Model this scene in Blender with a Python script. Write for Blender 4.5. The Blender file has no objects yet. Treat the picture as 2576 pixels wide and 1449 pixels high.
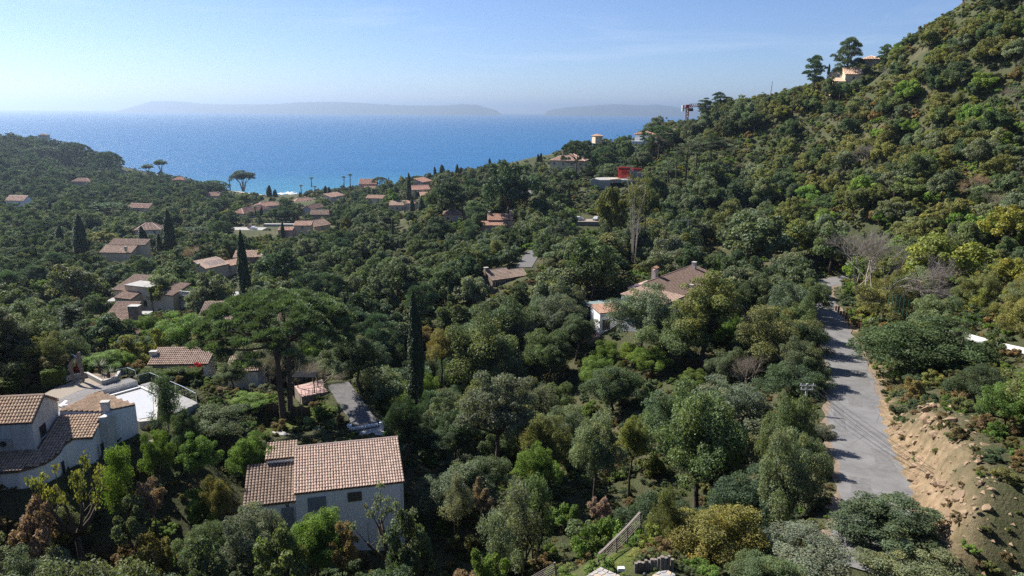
import bpy, math, random
import numpy as np
from mathutils import Vector, Matrix, Euler
random.seed(7)
RNG = np.random.default_rng(7)
SC = bpy.context.scene
COL = SC.collection

# ------------------------------------------------------------------ camera
FPX, CXP, CYP, ZC = 1839.5, 1288.0, 724.5, 85.0      # survey units: the photo seen 2576 px wide; the sea is z = 0
PITCH, ROLL = math.radians(13.58), 0.0076
cam = bpy.data.objects.new('camera', bpy.data.cameras.new('camera')); COL.objects.link(cam)
cam.data.sensor_width = 36.0
cam.data.lens = FPX / 2576.0 * 36.0
cam.data.clip_start, cam.data.clip_end = 1.0, 60000.0
cam.matrix_world = Matrix.Translation((0, 0, ZC)) @ Euler((math.pi/2 - PITCH, 0, 0)).to_matrix().to_4x4() @ Matrix.Rotation(ROLL, 4, 'Z')
SC.camera = cam

# ------------------------------------------------------------------ sky, sun, exposure
SUN_AZ, SUN_EL = math.radians(-57.0), math.radians(43.5)   # azimuth from straight ahead, to the left
world = bpy.data.worlds.new('World'); SC.world = world; world.use_nodes = True
wn, wl = world.node_tree.nodes, world.node_tree.links
wn.clear()
sky = wn.new('ShaderNodeTexSky'); sky.sky_type = 'NISHITA'; sky.sun_disc = False
sky.sun_elevation = SUN_EL; sky.sun_rotation = SUN_AZ
sky.altitude = 100; sky.air_density = .8; sky.dust_density = 0.25; sky.ozone_density = 5.0
bg = wn.new('ShaderNodeBackground'); bg.inputs['Strength'].default_value = 0.06
wo = wn.new('ShaderNodeOutputWorld')
tnt = wn.new('ShaderNodeMix'); tnt.data_type = 'RGBA'; tnt.blend_type = 'MULTIPLY'; tnt.inputs[0].default_value = 1.0; tnt.inputs[7].default_value = (.97, .98, 1.10, 1)
wl.new(sky.outputs[0], tnt.inputs[6]); 
geo_w = wn.new('ShaderNodeTexCoord'); mp_w = wn.new('ShaderNodeMapping'); mp_w.inputs['Scale'].default_value = (1.6, 1.6, 14.0); mp_w.inputs['Rotation'].default_value = (0.05, 0.10, 0.3)
nz_w = wn.new('ShaderNodeTexNoise'); nz_w.inputs['Scale'].default_value = 1.5; nz_w.inputs['Detail'].default_value = 7; nz_w.inputs['Roughness'].default_value = .6; nz_w.inputs['Distortion'].default_value = .5
rp_w = wn.new('ShaderNodeMapRange'); rp_w.inputs[1].default_value = .54; rp_w.inputs[2].default_value = .85; rp_w.inputs[3].default_value = 0.0; rp_w.inputs[4].default_value = .30
mx_w = wn.new('ShaderNodeMix'); mx_w.data_type = 'RGBA'; mx_w.inputs[7].default_value = (9.0, 9.4, 10.2, 1)
wl.new(geo_w.outputs['Generated'], mp_w.inputs[0]); wl.new(mp_w.outputs[0], nz_w.inputs['Vector']); wl.new(nz_w.outputs[0], rp_w.inputs[0]); wl.new(rp_w.outputs[0], mx_w.inputs[0])
wl.new(tnt.outputs[2], mx_w.inputs[6]); wl.new(mx_w.outputs[2], bg.inputs[0]); wl.new(bg.outputs[0], wo.inputs[0])
sd = bpy.data.lights.new('sun', 'SUN'); sd.energy = 5.0; sd.angle = math.radians(0.5); sd.color = (1.0, 0.95, 0.87)
sun = bpy.data.objects.new('sun', sd); COL.objects.link(sun)
to_sun = Vector((math.sin(SUN_AZ)*math.cos(SUN_EL), math.cos(SUN_AZ)*math.cos(SUN_EL), math.sin(SUN_EL)))
sun.rotation_euler = to_sun.to_track_quat('Z', 'Y').to_euler()
SC.view_settings.view_transform = 'Standard'; SC.view_settings.look = 'None'
SC.view_settings.gamma = 1.0; SC.view_settings.use_curve_mapping = False
SC.view_settings.exposure = 1.05
SC.render.engine = 'CYCLES'
cy = SC.cycles
cy.max_bounces = 6; cy.diffuse_bounces = 2; cy.glossy_bounces = 2; cy.transmission_bounces = 3
cy.transparent_max_bounces = 8; cy.volume_bounces = 0; cy.caustics_reflective = False; cy.caustics_refractive = False
cy.use_denoising = False; cy.use_adaptive_sampling = True; cy.adaptive_threshold = 0.01
SC.render.use_persistent_data = False

# ------------------------------------------------------------------ survey helpers: where a sight line meets a depth or a level
def ray(px, py):
    dx, dy = px - CXP, py - CYP
    u = (dx*math.cos(ROLL) + dy*math.sin(ROLL)) / FPX
    v = (-dx*math.sin(ROLL) + dy*math.cos(ROLL)) / FPX
    return np.array([u, math.cos(PITCH) - v*math.sin(PITCH), -math.sin(PITCH) - v*math.cos(PITCH)])
def atY(px, py, Y):
    d = ray(px, py); return np.array([0, 0, ZC]) + d*(Y/d[1])
def onz(px, py, z):
    d = ray(px, py); return np.array([0, 0, ZC]) + d*((z - ZC)/d[2])
def proj(x, y, z):
    zz = z - ZC
    zc = y*math.cos(PITCH) - zz*math.sin(PITCH); yc = -y*math.sin(PITCH) - zz*math.cos(PITCH)
    u, v = x/zc*FPX, yc/zc*FPX
    return CXP + u*math.cos(ROLL) - v*math.sin(ROLL), CYP + u*math.sin(ROLL) + v*math.cos(ROLL), zc
def crop(ox, oy, s):
    return lambda x, y: ((ox + x/s)*.858667, (oy + y/s)*.858667)

# ------------------------------------------------------------------ object helpers
def tag(o, label=None, cat=None, group=None, kind=None):
    if label: o['label'] = label
    if cat: o['category'] = cat
    if group: o['group'] = group
    if kind: o['kind'] = kind
    return o
def empty(name, loc, rz=0.0, label=None, cat=None, group=None):
    o = bpy.data.objects.new(name, None); COL.objects.link(o)
    o.location = loc; o.rotation_euler = (0, 0, rz); o.empty_display_size = .2
    return tag(o, label, cat, group)
class MB:
    """collects faces; build() links them as one mesh object"""
    def __init__(s): s.v = []; s.f = []; s.t = []; s.mi = []
    def add(s, verts, faces, tint=1.0, mi=0):
        n = len(s.v); s.v.extend([tuple(map(float, p)) for p in verts])
        for f in faces: s.f.append(tuple(i + n for i in f)); s.t.append(tint); s.mi.append(mi)
        return s
    def box(s, x0, x1, y0, y1, z0, z1, tint=1.0, mi=0):
        return s.add([(x0,y0,z0),(x1,y0,z0),(x1,y1,z0),(x0,y1,z0),(x0,y0,z1),(x1,y0,z1),(x1,y1,z1),(x0,y1,z1)],
                     [(3,2,1,0),(4,5,6,7),(0,1,5,4),(1,2,6,5),(2,3,7,6),(3,0,4,7)], tint, mi)
    def beam(s, a, b, w, h=None, tint=1.0, mi=0):
        a, b = Vector(a), Vector(b); d = (b - a).normalized(); h = h or w
        up = Vector((0,0,1)) if abs(d.z) < .95 else Vector((0,1,0))
        r = d.cross(up).normalized()*w/2; u = r.cross(d).normalized()*h/2
        return s.add([a-r-u,a+r-u,a+r+u,a-r+u,b-r-u,b+r-u,b+r+u,b-r+u],
                     [(0,1,2,3),(7,6,5,4),(4,5,1,0),(5,6,2,1),(6,7,3,2),(7,4,0,3)], tint, mi)
    def tube(s, pts, radii, n=6, tint=1.0, mi=0, cap=True):
        pts = [Vector(p) for p in pts]; rings = []; vs = []; fs = []
        for i, p in enumerate(pts):
            d = (pts[min(i+1, len(pts)-1)] - pts[max(i-1, 0)]).normalized()
            r = d.cross(Vector((0.13,1,0.21))).normalized(); u = r.cross(d)
            for k in range(n):
                a = 2*math.pi*k/n; vs.append(p + (r*math.cos(a) + u*math.sin(a))*radii[i])
        for i in range(len(pts)-1):
            for k in range(n):
                fs.append((i*n+k, i*n+(k+1)%n, (i+1)*n+(k+1)%n, (i+1)*n+k))
        if cap: fs.append(tuple((len(pts)-1)*n+k for k in range(n))); fs.append(tuple(n-1-k for k in range(n)))
        return s.add(vs, fs, tint, mi)
    def prism(s, poly, z0, z1, tint=1.0, mi=0):
        n = len(poly)
        ar = sum(poly[i][0]*poly[(i+1)%n][1] - poly[(i+1)%n][0]*poly[i][1] for i in range(n))
        if ar < 0: poly = poly[::-1]
        zz = z1 if hasattr(z1, '__len__') else [z1]*n
        if ar < 0 and hasattr(z1, '__len__'): zz = list(z1)[::-1]
        vs = [(p[0], p[1], z0) for p in poly] + [(p[0], p[1], zz[i]) for i, p in enumerate(poly)]
        return s.add(vs, [tuple(range(n))[::-1], tuple(range(n, 2*n))] + [(i, (i+1)%n, n+(i+1)%n, n+i) for i in range(n)], tint, mi)
    def mesh(s, name, mats, smooth=False):
        me = bpy.data.meshes.new(name); me.from_pydata(s.v, [], s.f)
        for m in (mats if isinstance(mats, (list, tuple)) else [mats]): me.materials.append(m)
        if s.f:
            a = me.attributes.new('tint', 'FLOAT', 'FACE'); a.data.foreach_set('value', np.array(s.t, np.float32))
            me.polygons.foreach_set('material_index', np.array(s.mi, np.int32))
            if smooth: me.polygons.foreach_set('use_smooth', np.ones(len(s.f), bool))
        return me
    def build(s, name, mats, parent=None, smooth=False, **kw):
        o = bpy.data.objects.new(name, s.mesh(name, mats, smooth)); COL.objects.link(o)
        if parent is not None: o.parent = parent
        return tag(o, **kw)
def obj(name, me, parent=None, loc=None, **kw):
    o = bpy.data.objects.new(name, me); COL.objects.link(o)
    if parent is not None: o.parent = parent
    if loc is not None: o.location = loc
    return tag(o, **kw)

# ------------------------------------------------------------------ materials
class NT:
    def __init__(s, name):
        s.m = bpy.data.materials.new(name); s.m.use_nodes = True
        s.n, s.l = s.m.node_tree.nodes, s.m.node_tree.links
        s.b = s.n['Principled BSDF']; s.out = s.n['Material Output']
    def new(s, t, **kw):
        x = s.n.new(t)
        for k, v in kw.items(): setattr(x, k, v)
        return x
    def lk(s, a, b): s.l.new(a, b)
    def noise(s, scale, detail=4, rough=.6, coords='Object', dist=0.0, vec=None):
        x = s.new('ShaderNodeTexNoise'); x.inputs['Scale'].default_value = scale
        x.inputs['Detail'].default_value = detail; x.inputs['Roughness'].default_value = rough; x.inputs['Distortion'].default_value = dist
        if vec is None:
            if coords == 'World': vec = s.new('ShaderNodeNewGeometry').outputs['Position']
            else: vec = s.new('ShaderNodeTexCoord').outputs[coords]
        s.lk(vec, x.inputs['Vector']); return x.outputs[0]
    def ramp(s, fac, stops):
        x = s.new('ShaderNodeValToRGB'); e = x.color_ramp.elements
        while len(e) < len(stops): e.new(.5)
        for i, (p, c) in enumerate(stops): e[i].position = p; e[i].color = (*c, 1)
        s.lk(fac, x.inputs[0]); return x.outputs[0]
    def mix(s, fac, a, b, mode='MIX'):
        x = s.new('ShaderNodeMix', data_type='RGBA', blend_type=mode)
        for i, v in ((0, fac), (6, a), (7, b)):
            if isinstance(v, (int, float)): x.inputs[i].default_value = v
            elif isinstance(v, tuple): x.inputs[i].default_value = (*v, 1)
            else: s.lk(v, x.inputs[i])
        return x.outputs[2]
    def math(s, op, a, b=None):
        x = s.new('ShaderNodeMath', operation=op)
        for i, v in ((0, a), (1, b)):
            if v is None: continue
            if isinstance(v, (int, float)): x.inputs[i].default_value = v
            else: s.lk(v, x.inputs[i])
        return x.outputs[0]
    def bump(s, h, strength=.4, dist=.05):
        x = s.new('ShaderNodeBump'); x.inputs['Strength'].default_value = strength; x.inputs['Distance'].default_value = dist
        s.lk(h, x.inputs['Height']); s.lk(x.outputs[0], s.b.inputs['Normal'])
    def done(s, col, rough=.8, spec=.3):
        if isinstance(col, tuple): s.b.inputs['Base Color'].default_value = (*col, 1)
        else: s.lk(col, s.b.inputs['Base Color'])
        s.b.inputs['Roughness'].default_value = rough; s.b.inputs['Specular IOR Level'].default_value = spec
        return s.m
def plain(name, c, rough=.7, var=.25, scale=3.0, spec=.3, metal=0.0, coords='Object', bump=0.0):
    t = NT(name); n = t.noise(scale, 5, .65, coords)
    col = t.ramp(n, [(.25, tuple(x*(1-var) for x in c)), (.75, tuple(min(1, x*(1+var)) for x in c))])
    t.b.inputs['Metallic'].default_value = metal
    if bump: t.bump(n, bump, .04)
    return t.done(col, rough, spec)
def tinted(name, c, rough=.7, var=.2, scale=3.0, spec=.3):
    t = NT(name); n = t.noise(scale, 5, .65, 'World')
    a = t.new('ShaderNodeAttribute', attribute_name='tint')
    col = t.ramp(n, [(.25, tuple(x*(1-var) for x in c)), (.75, tuple(min(1, x*(1+var)) for x in c))])
    comb = t.new('ShaderNodeCombineColor')
    for i in range(3): t.lk(a.outputs['Fac'], comb.inputs[i])
    return t.done(t.mix(1.0, col, comb.outputs[0], 'MULTIPLY'), rough, spec)
def leafmat(name, transl=.36, rough=.6, spec=.22):
    t = NT(name)
    a = t.new('ShaderNodeAttribute', attribute_name='tcol', attribute_type='INSTANCER')
    v = t.new('ShaderNodeAttribute', attribute_name='tint')
    w = t.new('ShaderNodeAttribute', attribute_name='warm')
    comb = t.new('ShaderNodeCombineColor')
    for i in range(3): t.lk(v.outputs['Fac'], comb.inputs[i])
    c = t.mix(1.0, a.outputs['Color'], comb.outputs[0], 'MULTIPLY')
    c = t.mix(w.outputs['Fac'], c, (1.3, 1.02, .62), 'MULTIPLY')
    t.done(c, rough, spec)
    tr = t.new('ShaderNodeBsdfTranslucent'); c2 = t.mix(1.0, c, (1.15, 1.25, .6), 'MULTIPLY'); t.lk(c2, tr.inputs[0])
    ms = t.new('ShaderNodeMixShader'); ms.inputs[0].default_value = transl
    t.lk(t.b.outputs[0], ms.inputs[1]); t.lk(tr.outputs[0], ms.inputs[2]); t.lk(ms.outputs[0], t.out.inputs[0])
    return t.m
def tilemat(name):
    t = NT(name)
    a = t.new('ShaderNodeAttribute', attribute_name='tcol', attribute_type='INSTANCER')
    v = t.new('ShaderNodeAttribute', attribute_name='tint')
    n = t.noise(2.2, 5, .7, 'World'); n2 = t.noise(14, 4, .7, 'World')
    base = t.mix(v.outputs['Fac'], (.35, .26, .205), (.50, .39, .325))
    base = t.mix(t.ramp(n, [(.42, (0,0,0)), (.75, (.75,.75,.75))]), base, (.20, .18, .15))
    base = t.mix(t.ramp(n2, [(.5, (0,0,0)), (.8, (.6,.6,.6))]), base, (.50, .46, .40))
    base = t.mix(1.0, base, a.outputs['Color'], 'MULTIPLY')
    return t.done(base, .85, .2)
M = {}
M['leaf'] = leafmat('leaf'); M['needle'] = leafmat('needle', .22, .55, .3); M['twig'] = plain('twig', (.20, .18, .17), .9)
M['bark'] = plain('bark', (.075, .062, .05), .95, .4, 6, .1, bump=.5)
M['pale_bark'] = plain('pale_bark', (.30, .26, .225), .9, .35, 4, .1)
M['pine_bark'] = plain('pine_bark', (.10, .075, .06), .95, .45, 8, .1, bump=.6)
M['tile'] = tilemat('terracotta_tile'); M['pan'] = plain('pan_tile', (.16, .10, .075), .9, .35, 5)
def render_wall(name, c, dirt=(.30, .30, .29), amount=.55):
    t = NT(name); n = t.noise(.8, 6, .7); g = t.new('ShaderNodeTexCoord')
    mp = t.new('ShaderNodeMapping'); mp.inputs['Scale'].default_value = (1.0, 1.0, .22); t.lk(g.outputs['Object'], mp.inputs[0])
    st = t.noise(1.1, 7, .75, vec=mp.outputs[0], dist=.6)
    f = t.math('MULTIPLY', t.ramp(st, [(.42, (0,0,0)), (.72, (1,1,1))]), t.ramp(n, [(.35, (.15,.15,.15)), (.7, (1,1,1))]))
    f = t.math('MULTIPLY', f, amount)
    fine = t.noise(30, 3, .7); col = t.mix(f, c, dirt)
    t.bump(fine, .15, .02)
    return t.done(col, .9, .15)
M['white_wall'] = render_wall('white_render', (.82, .81, .81), (.36,.36,.355), .45)
M['stained_wall'] = render_wall('stained_render', (.60, .59, .57), (.22, .22, .21), .85)
M['cream_wall'] = render_wall('cream_render', (.62, .50, .36), (.35,.28,.2), .4)
M['pink_wall'] = render_wall('pink_render', (.52, .36, .29), (.3,.2,.17), .4)
M['pale_pink_wall'] = render_wall('pale_pink_render', (.62, .52, .46), (.36,.3,.27), .4)
M['stone_wall'] = None
def stonemat(name, c1, c2, scale=2.2):
    t = NT(name); v = t.new('ShaderNodeTexVoronoi'); v.inputs['Scale'].default_value = scale
    t.lk(t.new('ShaderNodeTexCoord').outputs['Object'], v.inputs['Vector'])
    col = t.mix(v.outputs['Color'], c1, c2); n = t.noise(9, 5, .7)
    col = t.mix(t.math('MULTIPLY', n, .5), col, tuple(x*.5 for x in c1)); t.bump(v.outputs['Distance'], .5, .05)
    return t.done(col, .9, .2)
M['stone_wall'] = stonemat('stone_wall', (.20, .16, .13), (.38, .31, .25))
M['asphalt'] = None
M['shutter'] = plain('grey_blue_shutter', (.20, .23, .27), .6, .12, 4)
M['door'] = plain('grey_door', (.26, .27, .30), .6, .1, 3)
M['glass'] = plain('window_glass', (.02, .025, .03), .08, .2, 1, .5)
M['brown_shutter'] = plain('brown_shutter', (.11, .095, .075), .6, .15, 5)
M['blue_shutter'] = plain('blue_shutter', (.28, .42, .47), .6, .1, 5)
M['wood'] = plain('weathered_wood', (.19, .16, .14), .85, .35, 8, bump=.3)
M['metal'] = plain('brushed_metal', (.62, .63, .64), .3, .1, 5, .5, .9)
M['dark_metal'] = plain('dark_metal', (.06, .06, .065), .5, .2, 5, .4, .5)
M['concrete'] = plain('concrete', (.32, .31, .295), .9, .2, 1.2, .2)
M['red'] = plain('red_steel', (.42, .035, .03), .5, .2, 2)
M['white'] = plain('white_paint', (.62, .62, .61), .5, .06, 1)
M['cover'] = plain('pool_cover', (.35, .36, .385), .5, .04, .6)
M['stone_white'] = plain('pale_stone', (.38, .365, .34), .85, .15, 2)
M['gravel'] = plain('gravel', (.27, .235, .195), .95, .4, 25, .1, bump=.5)
M['orange_tile'] = plain('orange_tile', (.48, .26, .16), .8, .25, 6)
M['pink_paving'] = plain('pink_paving', (.42, .28, .25), .85, .2, 5)
M['teal'] = plain('teal_sheet', (.20, .25, .24), .5, .15, 2)
M['cane'] = plain('cane_screen', (.10, .075, .045), .95, .4, 12)
M['solar'] = plain('solar_panel', (.03, .035, .05), .15, .1, 1, .5)
M['yellow'] = plain('yellow_panel', (.55, .38, .08), .6, .15, 2)
M['rust'] = plain('rusty_frame', (.16, .10, .06), .8, .3, 6)
# ------------------------------------------------------------------ terrain heights (surveyed points, smooth spline between them)
CTRL = []
def cp(px, py, Y, h=0.0): p = atY(px, py, Y); CTRL.append((p[0], p[1], p[2]-h))
for a in [(600,1400,45,6),(300,1400,46,5),(60,1350,46,5),(900,1400,47,5),(1200,1400,46,6),(1510,1430,38,0),(1640,1440,36,0),(1610,1345,42,.5),
          (2200,1330,42,6),(2420,1300,46,0),(2450,1200,51.5,0),(2400,1100,62,0),(2340,1050,70,0),(2500,1170,51,.5),(2540,1050,60,2),(2440,1000,71,1),(2480,1400,41,3),(2180,1180,55,0),(2150,1030,74,0),(2139,945,90,0),(2118,878,106,0),(2095,835,117,0),(2078,795,128,0),
          (2064,758,138,0),(2052,716,152,0),(1925,632,195,0),(1790,605,225,0),(1330,650,188,0),(1320,480,330,0),
          (2480,868,90,0),(2576,870,88,0),(2400,840,98,0),(2450,650,130,6),(2576,500,150,5),(2450,300,210,5),(2430,10,260,5),(2576,10,232,5),(2300,78,300,5),
          (2200,450,200,5),(2250,560,170,6),(2150,215,322,2),(1950,235,360,7),(1800,268,400,8),(1660,385,390,2),(1450,440,400,2),(1540,462,322,2),
          (1300,440,450,8),(1100,455,520,8),(900,490,600,6),(1240,565,262,2),(1270,715,150,0),(1590,690,170,2),(1700,560,250,7),(2100,500,230,7),
          (2000,400,280,7),(1850,450,270,7),(1600,866,112,0),(1700,900,88,7),(1900,800,115,4),(1900,1000,74,6),(1650,1000,78,7),(1740,690,128,3),(1990,1100,62,8),
          (1750,1150,62,8),(1283,1205,72,0),(1150,1100,82,8),(1150,850,122,8),(1000,700,190,8),(940,920,98,8),(905,1070,74,0),(880,1010,83,0),(715,1078,74,0),
          (700,560,410,0),(600,490,690,2),(830,580,330,2),(600,655,232,2),(540,680,222,2),(450,600,310,4),(300,645,268,2),(380,745,158,2),(300,815,120,2),(540,810,118,2),
          (370,590,330,2),(150,700,190,8),(60,800,130,8),(60,930,90,4),(160,470,600,8),(60,350,850,12),(230,380,900,10),(30,520,480,2),(350,530,450,2),
          (450,455,700,8),(800,500,520,2),(740,492,760,0),(580,478,760,1),(1020,520,420,2),(160,600,300,7),(500,480,600,6),
          (440,920,90,0),(560,960,86,1),(1200,414,480,9),(1300,405,455,9),(1400,394,430,8),(1500,352,440,9),(1600,338,420,9),(1700,305,420,9),(1000,442,560,8),(850,472,620,6),(1100,428,520,8),(1230,440,450,8),(2137,190,325,4),(2051,203,330,4),(1830,1500,42,0),(1950,1500,40,0),(1815,268,395,2),(1775,285,385,2)]: cp(*a)
CTRL += [(-40,69,56.3),(-46,72,57.4),(-40,55,55.5),(-37,51,52.5),(-34,60,55.5),(-30,65,54.0),(-12,58.5,47.6),(-6,59,47.5),(-16,54,48.0),(-13,66,51.2),(-20,62,51.0),(-24,66,52),
         (0,-80,68),(0,0,62),(0,22,60),(-50,15,60),(60,10,68),(45,35,61),(-150,-60,62),(160,-60,110),(150,60,100),(220,140,120),(260,260,165),(230,330,150),(-160,60,62),(-230,160,55),(-330,330,35),
         (-450,500,35),(-600,700,50),(-760,900,70),(-700,1050,10),(-560,1020,2),(-420,1000,-12),(-300,880,-14),(-200,880,-14),(0,880,-14),(150,780,-12),(260,700,-12),(380,620,-12),(480,520,-5),(120,640,5),(-90,790,-3),(60,720,-4),
         (-900,700,60),(-900,1150,-12),(-650,1150,-14),(500,400,60),(480,200,150),(350,380,110),(-380,640,17),(-300,760,4),(-340,820,-6),(-440,860,-8)]
CT = np.array(CTRL, float)
SCALE = 100.0
def _phi(r2): return np.where(r2 > 1e-12, 0.5*r2*np.log(np.maximum(r2, 1e-12)), 0.0)
def _fit():
    P = CT[:, :2]/SCALE; n = len(P)
    K = _phi(((P[:, None]-P[None])**2).sum(-1)) + np.eye(n)*0.0006
    Q = np.hstack([np.ones((n, 1)), P]); A = np.zeros((n+3, n+3)); A[:n, :n] = K; A[:n, n:] = Q; A[n:, :n] = Q.T
    return np.linalg.solve(A, np.concatenate([CT[:, 2], np.zeros(3)]))
TW = _fit()
def road_pts(lst): return np.array([atY(*a) for a in lst])
ROAD = road_pts([(2190,1440,38.5),(2225,1300,46),(2195,1180,55.5),(2158,1080,67),(2148,1010,77),(2139,945,89),(2118,880,105),(2096,835,117),(2078,795,128),(2064,758,138),(2050,716,152)])
ROAD = np.vstack([ROAD, [[86,168,48.6],[84,182,48.0],[76,196,47.4]], [atY(1790,605,225)], [[40,245,45.0]]])
def _resample(P, step):
    d = np.r_[0, np.cumsum(np.linalg.norm(np.diff(P, axis=0), axis=1))]; n = int(d[-1]/step)+2
    s = np.linspace(0, d[-1], n); Q = np.stack([np.interp(s, d, P[:, i]) for i in range(3)], 1)
    for _ in range(6): Q[1:-1] = .25*Q[:-2]+.5*Q[1:-1]+.25*Q[2:]
    return Q
ROADS = _resample(ROAD, 1.5); ROAD_HW = 2.65
DRIVE = _resample(np.array([onz(930,1078,51.6), onz(905,1045,51.9), onz(882,1015,52.2), onz(868,990,52.5), onz(850,965,52.8)]), 1.0)
LANE = _resample(np.array([atY(1318,672,172), atY(1335,645,186), atY(1352,628,198), atY(1372,612,212)]), 2.0)
TRACK = _resample(np.array([atY(2640,895,85), atY(2560,880,88), atY(2500,868,90.5), atY(2440,848,95), atY(2400,836,99), atY(2370,824,104), atY(2330,806,112)]), 2.0)
def near_line(x, y, L):
    """distance to a polyline and the height of its nearest point"""
    x = np.atleast_1d(x); y = np.atleast_1d(y)
    best = np.full(x.shape, 1e9); zz = np.zeros(x.shape)
    for p in L:
        d = (x-p[0])**2 + (y-p[1])**2; m = d < best; best[m] = d[m]; zz[m] = p[2]
    return np.sqrt(best), zz
PADS = [(-40.0, 67.5, 9.0, 4.0, 56.2), (-40,57,4.5,3,55.6), (-13.0, 62.5, 2.5, 3.0, 49.5)]   # x, y, radius, blend, z
def smooth(t): t = np.clip(t, 0, 1); return t*t*(3-2*t)
def ground(x, y, pads=True):
    x = np.atleast_1d(np.asarray(x, float)); y = np.atleast_1d(np.asarray(y, float)); sh = x.shape
    x = x.ravel(); y = y.ravel(); z = np.empty_like(x); P = CT[:, :2]/SCALE
    for i in range(0, len(x), 20000):
        q = np.stack([x[i:i+20000], y[i:i+20000]], 1)/SCALE
        z[i:i+20000] = _phi(((q[:, None]-P[None])**2).sum(-1)) @ TW[:-3] + TW[-3] + q @ TW[-2:]
    z = np.clip(z, -15, 200)
    if pads:
        for cx, cyy, r, b, pz in PADS:
            d = np.hypot(x-cx, y-cyy); w = 1-smooth((d-r)/b); z = z*(1-w) + pz*w
        for L, hw, b in ((ROADS, 3.6, 3.2), (TRACK, 2.6, 3), (DRIVE, 1.9, 2.5), (LANE, 2.6, 3)):
            lo, hi = L[:, :2].min(0)-12, L[:, :2].max(0)+12
            m = (x > lo[0]) & (x < hi[0]) & (y > lo[1]) & (y < hi[1])
            if m.any():
                d, rz = near_line(x[m], y[m], L); w = 1-smooth((d-hw)/b); z[m] = z[m]*(1-w) + (rz-.10)*w
        # the cut bank: the hillside rises steeply from the right verge of the lane
        rx_ = np.interp(y, ROADS[:, 1], ROADS[:, 0]); rz_ = np.interp(y, ROADS[:, 1], ROADS[:, 2]); d_ = x-rx_-2.9
        hb_ = 4.3*smooth((y-36)/8)*smooth((80-y)/24); lift = rz_+hb_*smooth(d_/3.6)+(.3*np.sin(x*1.9+y*1.3)+.35*np.sin(x*.8-y*1.1+2)*np.sin(y*.6))*smooth(d_/2)*smooth((6-d_)/3)
        wgt = smooth((26-d_)/18)*(d_ > 0)*(hb_ > .05); z = np.where((wgt > 0) & (lift > z), z*(1-wgt)+lift*wgt, z)
    return z.reshape(sh)
def g1(x, y): return float(ground([x], [y])[0])

# terrain sheet
def axis(lo, hi, c, fine, grow):
    out = [c]; s = fine
    while out[-1] < hi: out.append(out[-1]+s); s = fine + grow*abs(out[-1]-c)
    neg = [c]; s = fine
    while neg[-1] > lo: neg.append(neg[-1]-s); s = fine + grow*abs(neg[-1]-c)
    return np.array(neg[::-1][:-1] + out)
gx = axis(-1000, 620, 15, .9, .012); gy = axis(-110, 1250, 70, .9, .012)
GX, GY = np.meshgrid(gx, gy); GZ = ground(GX, GY)
rough = np.sin(GX*1.7+GY*.9)*np.sin(GY*1.3-GX*.6)*.10
dr, _ = near_line(GX.ravel(), GY.ravel(), ROADS); rough *= np.clip((dr.reshape(GX.shape)-4)/3, 0, 1)
GZ = GZ + rough
nx, ny = len(gx), len(gy)
me = bpy.data.meshes.new('ground')
ii = (np.arange(ny-1)[:, None]*nx + np.arange(nx-1)[None]).ravel()
me.from_pydata(np.stack([GX.ravel(), GY.ravel(), GZ.ravel()], 1).tolist(), [], np.stack([ii, ii+1, ii+nx+1, ii+nx], 1).tolist())
me.polygons.foreach_set('use_smooth', np.ones(len(me.polygons), bool))
t = NT('ground_soil')
n1 = t.noise(.05, 6, .65, 'World'); n2 = t.noise(.6, 6, .7, 'World'); n3 = t.noise(5, 5, .7, 'World')
c = t.ramp(n1, [(.35, (.040, .050, .022)), (.52, (.065, .068, .034)), (.66, (.12, .10, .062))])
c = t.mix(t.ramp(n2, [(.42, (0,0,0)), (.66, (1,1,1))]), c, (.060, .075, .030))
c = t.mix(t.ramp(n3, [(.45, (0,0,0)), (.8, (.7,.7,.7))]), c, (.14, .12, .08))
# bare cut bank beside the road and beach sand: where the soil itself shows
nrm = t.new('ShaderNodeNewGeometry'); sp = t.new('ShaderNodeSeparateXYZ'); t.lk(nrm.outputs['Normal'], sp.inputs[0])
bk = t.new('ShaderNodeAttribute', attribute_name='bank')
rock = t.ramp(t.noise(1.3, 7, .72, 'World'), [(.3, (.20, .13, .08)), (.5, (.36, .25, .155)), (.72, (.47, .35, .23))])
c = t.mix(t.math('MULTIPLY', bk.outputs['Fac'], t.ramp(n2, [(.32, (.45,.45,.45)), (.5, (1,1,1))])), c, rock)
ps = t.new('ShaderNodeSeparateXYZ'); t.lk(nrm.outputs['Position'], ps.inputs[0])
c = t.mix(t.ramp(t.math('DIVIDE', ps.outputs[2], 10.0), [(.12, (1,1,1)), (.22, (0,0,0))]), c, (.42, .36, .27))
gr = t.new('ShaderNodeAttribute', attribute_name='grass')
c = t.mix(gr.outputs['Fac'], c, t.ramp(n3, [(.35, (.06, .095, .02)), (.7, (.15, .16, .04))]))
hb = t.math('ADD', n3, t.math('MULTIPLY', t.noise(1.3, 6, .75, 'World'), 1.5)); t.bump(hb, .9, .25)
M['ground'] = t.done(c, .95, .1)
me.materials.append(M['ground'])
bank = np.zeros(GX.size, np.float32); X, Y = GX.ravel(), GY.ravel()
rx = np.interp(Y, ROADS[:, 1], ROADS[:, 0])
bank = np.where((X > rx+2.5) & (X < rx+6.8) & (Y > 38) & (Y < 72), 1.0, 0.0)*np.clip((72-Y)/10, 0, 1)*np.clip((X-rx-2.3)/1.2, 0, 1)*(.55+.45*np.sin(X*1.1+Y*.7)*np.sin(Y*.9-X*.5))*np.clip((rx+7.0-X)/2.5, 0, 1)
bank = np.maximum(bank, np.where((X > rx+1) & (X < rx+4.2) & (Y < 110) & (Y > 40), .75, 0))
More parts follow.
